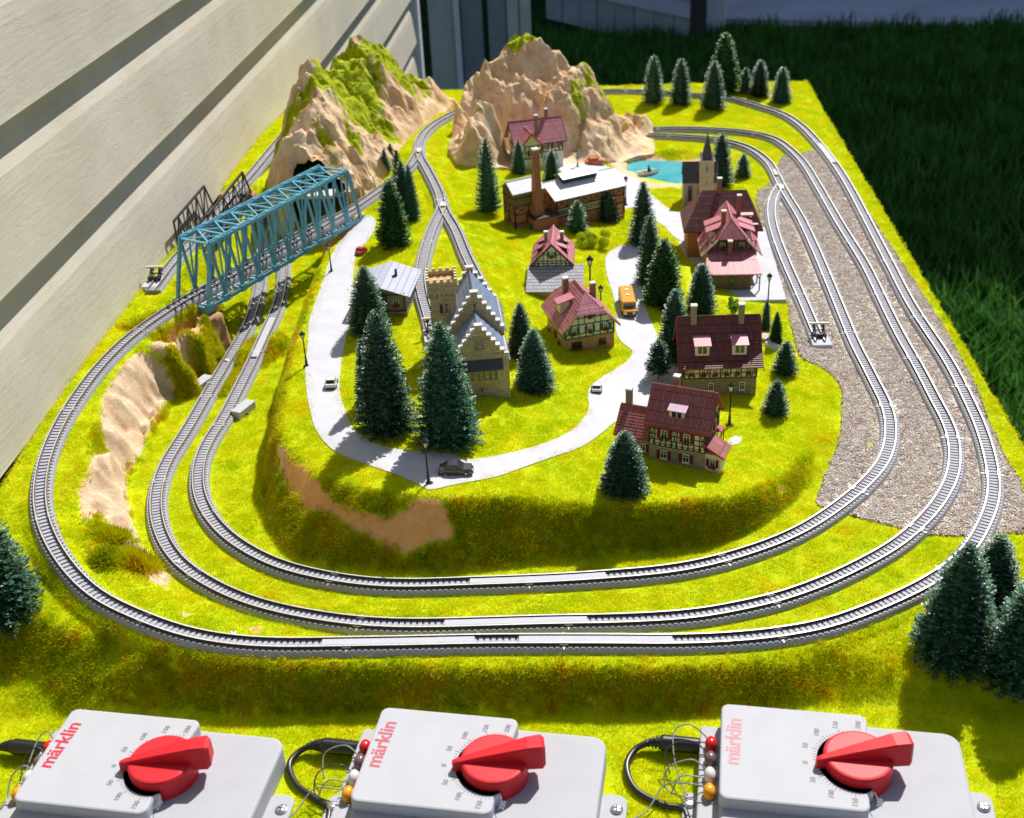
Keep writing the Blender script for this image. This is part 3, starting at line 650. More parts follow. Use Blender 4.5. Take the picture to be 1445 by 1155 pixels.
class House:
    def __init__(s, name, label, x, y, z, ang, cat='house'):
        s.t = thing(name, label, cat, (x, y, z), math.radians(ang)); s.fr = MB(); s.ang = math.radians(ang); s.x, s.y, s.z = x, y, z
    def world(s, u, v): c_, s_ = math.cos(s.ang), math.sin(s.ang); return (s.x + u*c_ - v*s_, s.y + u*s_ + v*c_)
    def footprint(s, w, d, u0=0, v0=0): HOLES.append([s.world(u0, v0), s.world(u0+w, v0), s.world(u0+w, v0+d), s.world(u0, v0+d)])
    def part(s, nm, mb, m, **k): return mb.build(nm, m, s.t, **k)
    def face(s, side, w, d, u0=0, v0=0):
        return {'front': ((u0, v0), (1, 0)), 'right': ((u0+w, v0), (0, 1)), 'left': ((u0, v0+d), (0, -1)), 'back': ((u0+w, v0+d), (-1, 0))}[side]
    def pt(s, F, u, z, out=0.0):
        (ox, oy), (dx, dy) = F; return (ox + dx*u + dy*out, oy + dy*u - dx*out, z)
    def walls(s, nm, m, w, d, z0, z1, u0=0, v0=0, rise=0, ridge='u', sink=0.6, clip=1.0):
        mb = MB(); zb = z0 - (sink if z0 <= 0.01 else 0); sp = d if ridge == 'u' else w; q0 = v0 if ridge == 'u' else u0
        if rise > 0 and clip < 1:
            mb.prism([(q0, zb), (q0+sp, zb), (q0+sp, z1), (q0+sp/2+sp/2*(1-clip), z1+rise*clip), (q0+sp/2-sp/2*(1-clip), z1+rise*clip), (q0, z1)], w if ridge == 'u' else d, 'x' if ridge == 'u' else 'y', u0 if ridge == 'u' else v0); return s.part(nm, mb, m)
        if rise <= 0: mb.box(u0, u0+w, v0, v0+d, zb, z1)
        elif ridge == 'u': mb.prism([(v0, zb), (v0+d, zb), (v0+d, z1), (v0+d/2, z1+rise), (v0, z1)], w, 'x', u0)
        else: mb.prism([(u0, zb), (u0+w, zb), (u0+w, z1), (u0+w/2, z1+rise), (u0, z1)], d, 'y', v0)
        return s.part(nm, mb, m)
    def gable(s, m, w, d, z1, rise, ridge='u', u0=0, v0=0, ov=0.25, th=0.07, rows=12, hip0=0, hip1=0, fascia=None, nm='roof', ove=None, hs=0.0):
        # stepped tile courses on two slopes; ridge 'u' runs across the front, ridge 'v' runs front to back
        ove = ov if ove is None else ove
        a, b2 = (d, w) if ridge == 'u' else (w, d)     # a = span, b2 = length
        half = a / 2; sl = rise / half; top = z1 + rise + th
        objs = []
        for sgn in (-1, 1):
            mb = MB()
            for r in range(rows):
                t0 = r / rows; t1 = (r + 1) / rows
                def q(t): e = (half + ove) * (1 - t); return e, z1 + rise - e * sl
                e0, z0_ = q(t0); e1, z1_ = q(t1)
                l0 = -ov + max(0, (t0 - hip0)) * 0; l1 = b2 + ov
                k0 = max(0, t0-hs)/(1-hs); k1 = max(0, t1-hs)/(1-hs); ha, hb, ha1, hb1 = hip0*half*k0, hip1*half*k0, hip0*half*k1, hip1*half*k1
                k = th * 0.55
                P = [(e0, -ov+ha, z0_+k*1.6), (e0, l1-hb, z0_+k*1.6), (e1, l1-hb1, z1_+k), (e1, -ov+ha1, z1_+k), (e0, -ov+ha, z0_-k*0.4), (e0, l1-hb, z0_-k*0.4), (e1, l1-hb1, z1_-k*.4), (e1, -ov+ha1, z1_-k*.4)]
                Q = []
                for (e, l, z) in P:
                    if ridge == 'u': Q.append((u0 + l, v0 + half + sgn*e, z))
                    else: Q.append((u0 + half + sgn*e, v0 + l, z))
                F = [(0,1,2,3),(7,6,5,4),(0,4,5,1),(1,5,6,2),(2,6,7,3),(3,7,4,0)]
                mb.add(Q, F)
            objs.append(s.part(nm, mb, m))
        if fascia:
            mb = MB()
            ends = [(-ov, hip0), (b2 + ov, hip1)]
            for (l, hp) in ends:
                for sgn in (-1, 1):
                    e = half + ove; za = z1 - ove*sl; l2 = l; eh = e*(1-hs) if hp else 0; zz_ = z1 + rise - eh*sl

                    def mk(e_, l_, z_): return (u0 + l_, v0 + half + sgn*e_, z_) if ridge == 'u' else (u0 + half + sgn*e_, v0 + l_, z_)
                    mb.bar(mk(e, l, za - .04), mk(eh, l2, zz_ - .04), 0.05, 0.14)
            for sgn in (-1, 1):
                e = half + ove; za = z1 - ove*sl - .03
                def mk(l_): return (u0 + l_, v0 + half + sgn*e, za) if ridge == 'u' else (u0 + half + sgn*e, v0 + l_, za)
                mb.bar(mk(-ov), mk(b2 + ov), 0.06, 0.12)
            s.part('fascia', mb, fascia)
        e = (half + ove) * (1 - hs); zh = z1 + rise - e*sl + .03; zt = z1 + rise + .03
        for (hp, l0, l1) in ((hip0, -ov, -ov + hip0*half), (hip1, b2 + ov, b2 + ov - hip1*half)):
            if not hp: continue
            q = [(l0, half-e, zh), (l0, half+e, zh), (l1, half, zt)] if l0 > 0 else [(l0, half+e, zh), (l0, half-e, zh), (l1, half, zt)]
            if ridge == 'v': q = [(u0+b_, v0+a_, c_) for (a_, b_, c_) in q][::-1]
            else: q = [(u0+a_, v0+b_, c_) for (a_, b_, c_) in q]
            s.slab('hip_roof', m, q, .05)
        mb = MB()
        A = (u0 - ov + hip0*half, v0 + half, z1 + rise + .05) if ridge == 'u' else (u0 + half, v0 - ov + hip0*half, z1 + rise + .05)
        B = (u0 + b2 + ov - hip1*half, v0 + half, z1 + rise + .05) if ridge == 'u' else (u0 + half, v0 + b2 + ov - hip1*half, z1 + rise + .05)
        mb.tube([A, B], 0.06, 6); s.part('ridge', mb, m)
        return objs
    def slab(s, nm, m, P, th=0.06):
        # sloping roof slab from four top corners (counter-clockwise)
        mb = MB(); mb.add([tuple(p) for p in P] + [(p[0], p[1], p[2]-th) for p in P], [tuple(range(len(P))), tuple(range(2*len(P)-1, len(P)-1, -1))] + [((i+1) % len(P), i, len(P)+i, len(P)+(i+1) % len(P)) for i in range(len(P))])
        return s.part(nm, mb, m)
    def beam(s, F, u0, z0, u1, z1, w=0.09, out=0.03):
        p = Vector(s.pt(F, u0, z0, out)); q = Vector(s.pt(F, u1, z1, out)); (ox, oy), (dx, dy) = F
        nrm = Vector((dy, -dx, 0)); d = (q - p).normalized(); side = d.cross(nrm).normalized() * (w/2); nn = nrm * 0.035
        V = [p-side-nn, p+side-nn, p+side+nn*.2, p-side+nn*.2, q-side-nn, q+side-nn, q+side+nn*.2, q-side+nn*.2]
        s.fr.add([tuple(v) for v in V], [(0,1,2,3),(7,6,5,4),(0,4,5,1),(1,5,6,2),(2,6,7,3),(3,7,4,0)])
    def timber(s, F, u0, u1, z0, z1, posts, rails=(), brace=(), w=0.09):
        s.beam(F, u0, z0, u1, z0, w); s.beam(F, u0, z1, u1, z1, w)
        for i in range(posts + 1): u = u0 + (u1-u0) * i / posts; u = min(max(u, u0 + w*.5), u1 - w*.5); s.beam(F, u, z0, u, z1, w, .034)
        for r in rails: s.beam(F, u0, z0 + (z1-z0)*r, u1, z0 + (z1-z0)*r, w*.8, .026)
        for i in brace:
            a = u0 + (u1-u0) * i / posts; b2 = u0 + (u1-u0) * (i+1) / posts
            s.beam(F, a, z0, b2, z1, w*.7, .022); s.beam(F, b2, z0, a, z1, w*.7, .019)
    def timber_done(s, m=None, nm='timber_frame'):
        if s.fr.v: s.part(nm, s.fr, m or m_beam); s.fr = MB()
    def window(s, F, u, z, w=0.42, h=0.5, sh=None, box=False, fm=None, out=0.0, cross=True, nm='window'):
        (ox, oy), (dx, dy) = F; fm = fm or m_white
        def P(a, b2, c2): return s.pt(F, a, b2, c2 + out)
        def bx(mb, a0, a1, b0, b1, c0, c1):
            V = [P(a0,b0,c0), P(a1,b0,c0), P(a1,b1,c0), P(a0,b1,c0), P(a0,b0,c1), P(a1,b0,c1), P(a1,b1,c1), P(a0,b1,c1)]
            mb.add(V, [(0,1,2,3),(7,6,5,4),(0,4,5,1),(1,5,6,2),(2,6,7,3),(3,7,4,0)])
        mb = MB(); k = 0.045
        bx(mb, u-w/2, u-w/2+k, z, z+h, .0, .06); bx(mb, u+w/2-k, u+w/2, z, z+h, .0, .06); bx(mb, u-w/2+k, u+w/2-k, z, z+k, .0, .06); bx(mb, u-w/2+k, u+w/2-k, z+h-k, z+h, .0, .06)
        if cross: bx(mb, u-.014, u+.014, z+k, z+h-k, .012, .048); bx(mb, u-w/2+k, u+w/2-k, z+h*.62, z+h*.62+.026, .012, .044)
        bx(mb, u-w/2-.03, u+w/2+.03, z-.05, z, .0, .10)
        f = mb.build(nm, fm, s.t); g = MB(); bx(g, u-w/2+k, u+w/2-k, z+k, z+h-k, .004, .02); g.build('pane', m_glass, f)
        if sh:
            for sg in (-1, 1):
                q = MB(); c0 = u + sg*(w/2 + .02 + w*.26); bx(q, c0-w*.24, c0+w*.24, z-.01, z+h+.01, .045, .085)
                for i in range(4): bx(q, c0-w*.19, c0+w*.19, z+h*(.1+.21*i), z+h*(.2+.21*i), .085, .1)
                q.build('shutter', sh, f)
        if box:
            q = MB(); rr = random.Random(int(u*100+z*10)); 
            for i in range(12):
                a = u + rr.uniform(-w*.5, w*.5); b2 = z - .02 + rr.uniform(-.05, .1); c2 = .12 + rr.uniform(-.03, .06); e = .05
                bx(q, a-e, a+e, b2-e, b2+e, c2-e, c2+e)
            q.build('flower_box', m_flower, f)
        return f
    def chimney(s, u, v, z0, z1, w=0.34, m=None, cap=m_capst, capm=None):
        mb = MB(); mb.box(u-w/2, u+w/2, v-w/2, v+w/2, z0, z1); c1 = mb.build('chimney', m or m_brickc, s.t)
        q = MB(); q.bevbox(u-w/2-.04, u+w/2+.04, v-w/2-.04, v+w/2+.04, z1, z1+.1, .02); q.build('chimney_cap', capm or cap, c1)
    def dormer(s, u, v, z, w, dep, h, m_wall, m_roof, slope=0.35, side='front', lip=.14, win=True):
        # shed dormer: front face at v, roof rising backwards
        mb = MB(); mb.prism([(v, z), (v+dep, z), (v+dep, z+h+dep*slope), (v, z+h)], w, 'x', u-w/2); d0 = mb.build('dormer', m_wall, s.t)
        q = MB(); y0, y1 = v-lip, v+dep+.02
        q.add([(u-w/2-.1, y0, z+h-lip*slope+.05), (u+w/2+.1, y0, z+h-lip*slope+.05), (u+w/2+.1, y1, z+h+dep*slope+.05), (u-w/2-.1, y1, z+h+dep*slope+.05),
               (u-w/2-.1, y0, z+h-lip*slope), (u+w/2+.1, y0, z+h-lip*slope), (u+w/2+.1, y1, z+h+dep*slope), (u-w/2-.1, y1, z+h+dep*slope)], [(0,1,2,3),(7,6,5,4),(0,4,5,1),(1,5,6,2),(2,6,7,3),(3,7,4,0)])
        q.build('dormer_roof', m_roof, d0)
        if win:
            g = MB(); g.box(u-w*.32, u+w*.32, v-.03, v+.01, z+h*.22, z+h*.85); g.build('pane', m_glass, d0)
            for a in (-.34, 0, .34): g = MB(); g.box(u+w*a-.025, u+w*a+.025, v-.05, v-.005, z+h*.15, z+h*.9); g.build('dormer_post', m_white, d0)
        return d0

# ------------------------------------------------------------------ trees
def needle_mat(name, c, tip, spec=0.5):
    m, t, b = nt_new(name); g = N(t, 'ShaderNodeNewGeometry'); oi = N(t, 'ShaderNodeObjectInfo')
    n = noisetex(t, 3.5, 4, .7); r = ramp(t, n.outputs[0], [(0.35, c), (0.72, tip)])
    hs = N(t, 'ShaderNodeHueSaturation'); mr = N(t, 'ShaderNodeMapRange'); L(t, oi.outputs['Random'], mr.inputs[0]); mr.inputs[3].default_value = .75; mr.inputs[4].default_value = 1.25; L(t, mr.outputs[0], hs.inputs['Value']); L(t, r.outputs[0], hs.inputs['Color'])
    L(t, hs.outputs[0], b.inputs['Base Color']); b.inputs['Roughness'].default_value = 0.42; b.inputs['Specular IOR Level'].default_value = spec
    return m
m_needle = needle_mat('needles_blue_green', (0.014, 0.075, 0.036), (0.05, 0.16, 0.082))
m_needleg = needle_mat('needles_green', (0.016, 0.085, 0.012), (0.06, 0.19, 0.03))
m_suntipn = needle_mat('sunlit_tips_pale', (0.075, 0.20, 0.115), (0.20, 0.35, 0.23), .6)  # sun highlights on the outer sprigs, put into their colour
m_suntipg = needle_mat('sunlit_tips_green', (0.05, 0.16, 0.03), (0.13, 0.30, 0.06), .6)  # same coloured-in highlights for the bright green firs
m_trunk = mat('tree_trunk', (0.10, 0.055, 0.03), 0.8, 0.4, 6)
def conifer(seed, H, R, droop=0.25, dens=1.0, top=0.9, bare=0.10, sprig=0.34, open_=0.0):
    r = random.Random(seed); V = []; F = []; MI = []
    nl = int(30 * dens * (H / 7) ** .5) + 6
    for l in range(nl):
        t = (l + r.uniform(-.3, .3)) / nl; t = min(max(t, 0), .985); z = H * (bare + (1 - bare) * t)
        Lr = R * (1 - t) ** top + 0.06; nbr = max(5, int((8 + 15 * (1 - t)) * dens * (1 - open_)))
        a0 = r.uniform(0, 6.28)
        for k2 in range(nbr):
            a = a0 + 6.283 * k2 / nbr + r.uniform(-.15, .15); ln = Lr * r.uniform(.78, 1.08); ca, sa = math.cos(a), math.sin(a)
            ns = max(3, int(ln / 0.13)); pitch = -droop + r.uniform(-.1, .1) + 0.5 * t
            for i in range(ns + 1):
                f = i / ns
                if f < .22 and ln > .6: continue
                rr_ = ln * f; zz = z + rr_ * pitch + 0.18 * rr_ * f
                for sd_ in (-1, 1, 0):
                    if sd_ == 0 and r.random() < .35: continue
                    s_ = sprig * (1.05 - .45 * f) * r.uniform(.7, 1.2) * min(1, .45 + ln / R); an = a + sd_ * r.uniform(.5, 1.0); up = r.uniform(-.05, .45) if sd_ else r.uniform(.3, .8)
                    d = (math.cos(an) * math.cos(up) * s_, math.sin(an) * math.cos(up) * s_, math.sin(up) * s_)
                    w_ = s_ * .25; ox, oy = -math.sin(an) * w_, math.cos(an) * w_; oz = r.uniform(-.6, .6) * w_
                    p = (ca * rr_, sa * rr_, zz); b0 = len(V)
                    V += [p, (p[0]+d[0]*.5+ox, p[1]+d[1]*.5+oy, p[2]+d[2]*.5+oz), (p[0]+d[0], p[1]+d[1], p[2]+d[2]), (p[0]+d[0]*.5-ox, p[1]+d[1]*.5-oy, p[2]+d[2]*.5-oz)]
                    F.append((b0, b0+1, b0+2, b0+3)); MI.append(1 if f > .80 and r.random() < .55 else 0)
    # dark inner stem of packed needles
    b0 = len(V); n = 9
    for j, (rr_, zf) in enumerate(((R*.55, bare), (R*.56, bare+.08), (R*.42, .5), (R*.2, .85), (0.02, .985))):
        for i in range(n): q = 6.283*i/n; V.append((rr_*math.cos(q), rr_*math.sin(q), H*zf))
    for j in range(4):
        for i in range(n): F.append((b0+j*n+i, b0+j*n+(i+1) % n, b0+(j+1)*n+(i+1) % n, b0+(j+1)*n+i)); MI.append(0)
    F.append(tuple(b0+i for i in range(n-1, -1, -1))); MI.append(0)
    return V, F, MI
TREEP = {}
def tree_meshes(kind):
    if kind in TREEP: return TREEP[kind]
    spec = {'broad': (3, 8, 2.05, .30, 1.0, .6, .05, .36, 0), 'tall': (5, 8, 1.75, .22, 1.1, .58, .04, .36, 0), 'green': (8, 6, 1.75, .15, .95, .58, .04, .46, 0), 'small': (12, 3, 1.0, .2, .75, .56, .05, .30, 0),
            'slim': (15, 7, 1.75, .1, 1.0, .54, .03, .34, 0), 'open': (21, 2.6, 1.0, .0, .6, .55, .22, .42, .35), 'front': (31, 8, 2.3, .32, 1.15, .6, .04, .36, 0)}[kind]
    V, F, MI = conifer(*spec); me = bpy.data.meshes.new('crown'); me.from_pydata(V, [], F)
    g = kind in ('green',); me.materials.append(m_needleg if g else m_needle); me.materials.append(m_suntipg if g else m_suntipn); me.polygons.foreach_set('material_index', MI); me.update()
    mb = MB(); mb.tube([(0, 0, -.3), (0, 0, spec[1]*.3), (0, 0, spec[1]*.95)], [spec[1]*.022, spec[1]*.018, .02], 7); tm = bpy.data.meshes.new('trunk'); tm.from_pydata(mb.v, [], mb.f); tm.materials.append(m_trunk); tm.update()
    TREEP[kind] = (me, tm, spec[1], spec[2]); return TREEP[kind]
def tree(kind, px, py, top_y, label, name='fir_tree', wpx=None, group='model fir trees on the layout', z=None):
    me, tm, H, R = tree_meshes(kind)
    P = hit(px, py) if z is None else at(px, py, z)
    lo, hi = 0.1, 30
    for _ in range(30):
        mm = (lo + hi) / 2
        if proj((P[0], P[1], P[2] + mm))[1] > top_y: lo = mm
        else: hi = mm
    h = lo; s_ = h / H
    t = thing(name, label, 'tree', (P[0], P[1], P[2]), random.uniform(0, 6.28), group)
    wx = s_
    if wpx: 
        a = proj((P[0]-1, P[1], P[2])); b2 = proj((P[0]+1, P[1], P[2])); wx = (wpx / ((b2[0]-a[0]) / 2) / 2) / (R * 1.02)
    t.scale = (wx, wx, s_)
    o = bpy.data.objects.new('crown', me); COL.objects.link(o); o.parent = t
    o = bpy.data.objects.new('trunk', tm); COL.objects.link(o); o.parent = t
    return t
# ------------------------------------------------------------------ fixed buildings
def zg(x, y): return hz(x, y)
m_stoneF = brickmat('house_stone_courses', (0.40, 0.34, 0.24), (0.50, 0.43, 0.31), (0.14, 0.11, 0.08), 0.34, 0.12, gap=.016)
m_stoneB = brickmat('rubble_stone', (0.34, 0.29, 0.15), (0.48, 0.42, 0.24), (0.13, 0.10, 0.06), 0.2, 0.15, gap=.02, var=.5)
m_stoneK = brickmat('castle_stone', (0.54, 0.42, 0.24), (0.68, 0.54, 0.32), (0.30, 0.22, 0.13), 0.5, 0.18, gap=.01, var=.4)
m_sand = mat('ochre_render', (0.50, 0.29, 0.12), 0.8, 0.25, 1.5)
m_slate = brickmat('slate_blue', (0.20, 0.28, 0.42), (0.28, 0.36, 0.52), (0.07, 0.10, 0.16), 0.16, 0.10, gap=.012, var=.3, rough=.42, spec=.6)
m_slateg = brickmat('slate_grey', (0.32, 0.32, 0.36), (0.42, 0.42, 0.47), (0.16, 0.16, 0.19), 0.3, 0.10, gap=.012, var=.2)
m_tin = mat('factory_roof_sheet', (0.66, 0.68, 0.73), 0.5, 0.08, 1.5, bmp=.1, bdist=.01)
m_skyl = mat('skylight_sheet', (0.40, 0.45, 0.56), 0.35, 0.08, 2, bmp=.05)
m_brickF = brickmat('factory_brick', (0.58, 0.19, 0.08), (0.70, 0.27, 0.12), (0.36, 0.17, 0.10), 0.16, 0.07, gap=.01, var=.3)
m_chim = brickmat('tall_chimney_brick', (0.42, 0.14, 0.09), (0.50, 0.18, 0.11), (0.30, 0.13, 0.10), 0.14, 0.07, gap=.01, var=.2)
m_board = brickmat('plank_cladding', (0.20, 0.13, 0.07), (0.26, 0.17, 0.09), (0.05, 0.03, 0.02), 0.16, 9.0, gap=.02, offset=0)
m_chapel = mat('church_render', (0.52, 0.43, 0.34), 0.8, 0.15, 2)
m_slated = brickmat('slate_dark', (0.075, 0.08, 0.09), (0.10, 0.105, 0.12), (0.03, 0.03, 0.035), 0.16, 0.12, gap=.012, var=.3, rough=.45, spec=.6)
m_lilac = brickmat('lilac_sheet_roof', (0.42, 0.44, 0.55), (0.46, 0.48, 0.59), (0.28, 0.29, 0.38), 0.5, 0.16, gap=.01, var=.1)
m_rose = mat('roof_sheet_rose', (0.52, 0.19, 0.23), 0.45, 0.12, 3, bmp=.15, bdist=.01)
m_dark = mat('dark_plastic', (0.03, 0.03, 0.035), 0.5, 0.2, 4, bmp=.1, bdist=.01)
m_grst = mat('grey_render', (0.30, 0.29, 0.27), 0.8, 0.2, 3)
m_door = mat('brown_door', (0.10, 0.05, 0.025), 0.6, 0.3, 6, bmp=.2, bdist=.01)

# --- front house with the red roof
h = House('half_timbered_house', 'half timbered house with stone ground floor, red shutters and maroon roof, nearest the front slope', 8.79, -4.38, 1.95, -20)
h.footprint(3.5, 3.1); h.footprint(2.1, 2.5, -2.1, .35)
h.walls('stone_wall', m_stoneF, 3.5, 3.1, 0, 1.3); h.walls('upper_wall', m_cream, 3.5, 3.1, 1.3, 2.95, rise=1.75, ridge='u')
F = h.face('front', 3.5, 3.1); h.timber(F, 0, 3.5, 1.38, 2.86, 10, rails=(.3, .55, .8), brace=(0, 4, 9), w=.06)
for i in range(9):
    u = .35 + i*.35; h.beam(F, u-.14, 1.6, u, 1.46, .035, .05); h.beam(F, u, 1.46, u+.14, 1.6, .035, .05)
G_ = h.face('right', 3.5, 3.1); h.timber(G_, 0, 3.1, 1.56, 2.9, 6, rails=(.5,), brace=(0, 5), w=.07); h.beam(G_, .5, 3.4, 2.6, 3.4, .07); h.beam(G_, 1.55, 2.95, 1.55, 4.5, .07)
LF = h.face('left', 3.5, 3.1); h.timber(LF, 0, 3.1, 1.56, 2.9, 6, rails=(.5,), w=.07); h.timber_done()
for u in (.95, 2.35): h.window(F, u, 1.95, .42, .6, m_redsh, True); h.window(F, u, .55, .42, .55, m_redsh, False)
for u in (.9, 2.2): h.window(G_, u, 1.95, .4, .6, m_redsh, False)
h.window(G_, 1.55, 3.25, .4, .5, m_redsh, True)
h.gable(m_roofdark, 3.5, 3.1, 2.95, 1.75, 'u', ov=.3, ove=.14, rows=13, fascia=m_fascia)
h.walls('wing_wall', m_stoneF, 2.1, 2.5, 0, 1.75, u0=-2.1, v0=.35, rise=1.1); h.gable(m_roofdark, 2.05, 2.5, 1.75, 1.15, 'u', -2.1, .35, ov=.22, rows=10, fascia=m_fascia, nm='wing_roof')
h.window(h.face('front', 2.1, 2.5, -2.1, .35), 1.6, .6, .4, .5, m_redsh)
h.dormer(1.6, .35, 3.2, .95, 1.0, .62, m_cream, mat('dormer_roof_lilac', (.50, .33, .45), .5, .1, 4), .25)
m_rb = brickmat('pale_brick', (0.30, 0.16, 0.12), (0.38, 0.22, 0.16), (0.3, 0.24, 0.2), 0.14, 0.07, gap=.012)
h.chimney(-1.85, 1.75, 1.6, 3.95, .36, m_rb); h.chimney(1.0, 2.3, 3.0, 5.05, .36, m_rb)
h.walls('bay_wall', m_cream, .95, 1.3, 0, 1.35, u0=3.5, v0=.05)
h.slab('bay_roof', m_roofdark, [(4.68, -.15, 1.33), (4.68, 1.55, 1.33), (3.42, 1.55, 2.1), (3.42, -.15, 2.1)], .08)
FB = h.face('front', .95, 1.3, 3.5, .05); h.window(FB, .47, .55, .36, .5, m_redsh, True)
mb = MB(); mb.bar((4.7, -.17, 1.3), (3.42, -.17, 2.06), .05, .12); mb.bar((4.7, -.17, 1.3), (4.7, 1.57, 1.3), .05, .12); h.part('fascia', mb, m_fascia)
mb = MB(); mb.box(3.5, 3.95, 2.2, 2.9, 1.7, 1.78); mb.bar((3.9, 2.3, 0), (3.9, 2.3, 1.7), .06); mb.bar((3.9, 2.85, 0), (3.9, 2.85, 1.7), .06); h.part('porch', mb, m_fascia)

# --- brown steep-roofed house
h = House('steep_roofed_house', 'half timbered house with steep dark maroon roof, two dormers and stone chimneys', 11.55, 4.95, 1.45, 2)
h.footprint(4.9, 4.0)
h.walls('stone_wall', m_stoneB, 4.9, 4.0, 0, 1.25); h.walls('upper_wall', m_cream, 4.9, 4.0, 1.25, 2.3)
mb = MB(); mb.prism([(0, 2.3), (4.0, 2.3), (3.35, 2.85), (2.0, 4.8), (.65, 2.85)], 4.9, 'x', 0); h.part('gable_wall', mb, m_cream)
F = h.face('front', 4.9, 4); h.timber(F, 0, 4.9, 1.3, 2.22, 14, rails=(.42,), brace=(0, 4, 7, 13), w=.075)
for sd_ in ('left', 'right'):
    f = h.face(sd_, 4.9, 4); h.timber(f, 0, 4, 1.3, 2.22, 8, rails=(.45,), brace=(0, 7), w=.07); h.timber(f, .8, 3.2, 2.9, 3.5, 4, w=.06)
h.timber_done(mat('brown_beam', (.12, .06, .03), .6, .3, 8))
for i in range(6): h.window(F, .55 + i*.76, 1.58, .36, .42, None, True)
for u in (1.85, 3.95): h.window(F, u, .35, .36, .6, None, False)
def two_slope(h, m, w, ov, P, rows=(7, 12)):
    # P: (v,z) points from eave to ridge on the front side; mirrored behind about v = P[-1][0]
    vr = P[-1][0]
    for sgn in (0, 1):
        mb = MB()
        for k2 in range(len(P)-1):
            n = rows[k2]
            for r_ in range(n):
                a, b2 = r_/n, (r_+1)/n
                p = (P[k2][0] + (P[k2+1][0]-P[k2][0])*a, P[k2][1] + (P[k2+1][1]-P[k2][1])*a); q = (P[k2][0] + (P[k2+1][0]-P[k2][0])*b2, P[k2][1] + (P[k2+1][1]-P[k2][1])*b2)
                va, vb = (p[0], q[0]) if not sgn else (2*vr-p[0], 2*vr-q[0]); s_ = -1 if not sgn else 1
                V = [(-ov, va+s_*.04, p[1]+.06), (w+ov, va+s_*.04, p[1]+.06), (w+ov, vb, q[1]+.03), (-ov, vb, q[1]+.03), (-ov, va, p[1]-.05), (w+ov, va, p[1]-.05), (w+ov, vb, q[1]-.05), (-ov, vb, q[1]-.05)]
                mb.add(V, [(0,1,2,3),(7,6,5,4),(0,4,5,1),(1,5,6,2),(2,6,7,3),(3,7,4,0)])
        h.part('roof', mb, m)
    mb = MB(); mb.tube([(-ov, vr, P[-1][1]+.05), (w+ov, vr, P[-1][1]+.05)], .06, 6); h.part('ridge', mb, m)
m_roofB = brickmat('roof_tile_brown', (0.17, 0.045, 0.045), (0.25, 0.075, 0.07), (0.035, 0.01, 0.01), 0.15, 0.5, gap=.018, offset=0, var=.3, spec=.5, rough=.5)
two_slope(h, m_roofB, 4.9, .35, [(-.3, 2.16), (.62, 2.78), (2.0, 4.95)])
for u in (-.38, 5.28):
    mb = MB()
    for P in (((-.42, 2.0), (.62, 2.72)), ((.62, 2.72), (2.0, 4.9)), ((2.0, 4.9), (3.38, 2.72)), ((3.38, 2.72), (4.42, 2.0))): mb.bar((u, P[0][0], P[0][1]), (u, P[1][0], P[1][1]), .05, .12)
    h.part('fascia', mb, m_fascia)
for u in (1.25, 3.75): h.dormer(u, .5, 2.7, .95, 1.3, .98, m_white, m_rose, .22, lip=.34)
m_cst = brickmat('stone_chimney', (0.42, 0.36, 0.24), (0.52, 0.45, 0.32), (0.16, 0.13, 0.09), 0.15, 0.1, gap=.016)
for u in (.75, 3.95): h.chimney(u, 1.85, 4.0, 5.85, .38, m_cst)

# --- green-timbered house
h = House('green_timbered_house', 'ochre and cream house with green timber frame and rose tile roof, beside the bus', 3.45, 9.7, 2.35, 19)
h.footprint(3.7, 4.3)
h.walls('stone_wall', m_sand, 3.7, 4.3, 0, 1.05); h.walls('upper_wall', m_cream, 3.7, 4.3, 1.05, 2.15, rise=1.95, ridge='v', clip=.58)
for sd_, w_ in (('front', 3.7), ('left', 4.3), ('right', 4.3)):
    f = h.face(sd_, 3.7, 4.3); h.timber(f, 0, w_, 1.1, 2.1, 7, rails=(.3,), brace=(0, 6), w=.075)
    if sd_ == 'front': h.beam(f, .55, 2.6, 3.15, 2.6, .07); h.beam(f, .75, 3.2, 2.95, 3.2, .07); [h.beam(f, u, 2.15, u, 3.2, .06) for u in (1.0, 1.45, 2.25, 2.7)]
h.timber_done(m_gbeam)
F = h.face('front', 3.7, 4.3)
for u in (.65, 1.85, 3.05): h.window(F, u, 1.45, .36, .48, m_greensh, True)
h.window(F, 1.85, 2.6, .36, .46, m_greensh, True)
h.window(F, .85, .3, .75, .5, None, True, fm=m_dark); h.window(F, 2.8, .35, .5, .42, None, True, fm=m_dark)
LF = h.face('left', 3.7, 4.3)
for u in (.7, 2.1, 3.5): h.window(LF, u, 1.45, .36, .48, m_greensh, True)
for u in (.9, 3.1): h.window(LF, u, .3, .5, .5, None, True)
mb = MB(); mb.box(-.04, .02, 2.0, 2.5, 0, .85); h.part('door', mb, m_door)
h.gable(m_roofred, 3.7, 4.3, 2.15, 1.95, 'v', ov=.35, rows=14, hip0=.75, hip1=.75, hs=.5, fascia=mat('tan_fascia', (.5, .33, .18), .6, .15, 5))
h.chimney(1.15, 3.3, 2.6, 4.35, .4, m_rb); h.chimney(3.0, 2.6, 2.6, 3.95, .36, m_rb)
mb = MB(); mb.prism([(1.5, 2.5), (2.3, 2.5), (2.3, 3.35), (1.5, 3.35)], .7, 'x', .15); d0 = mb.build('dormer', m_cream, h.t)
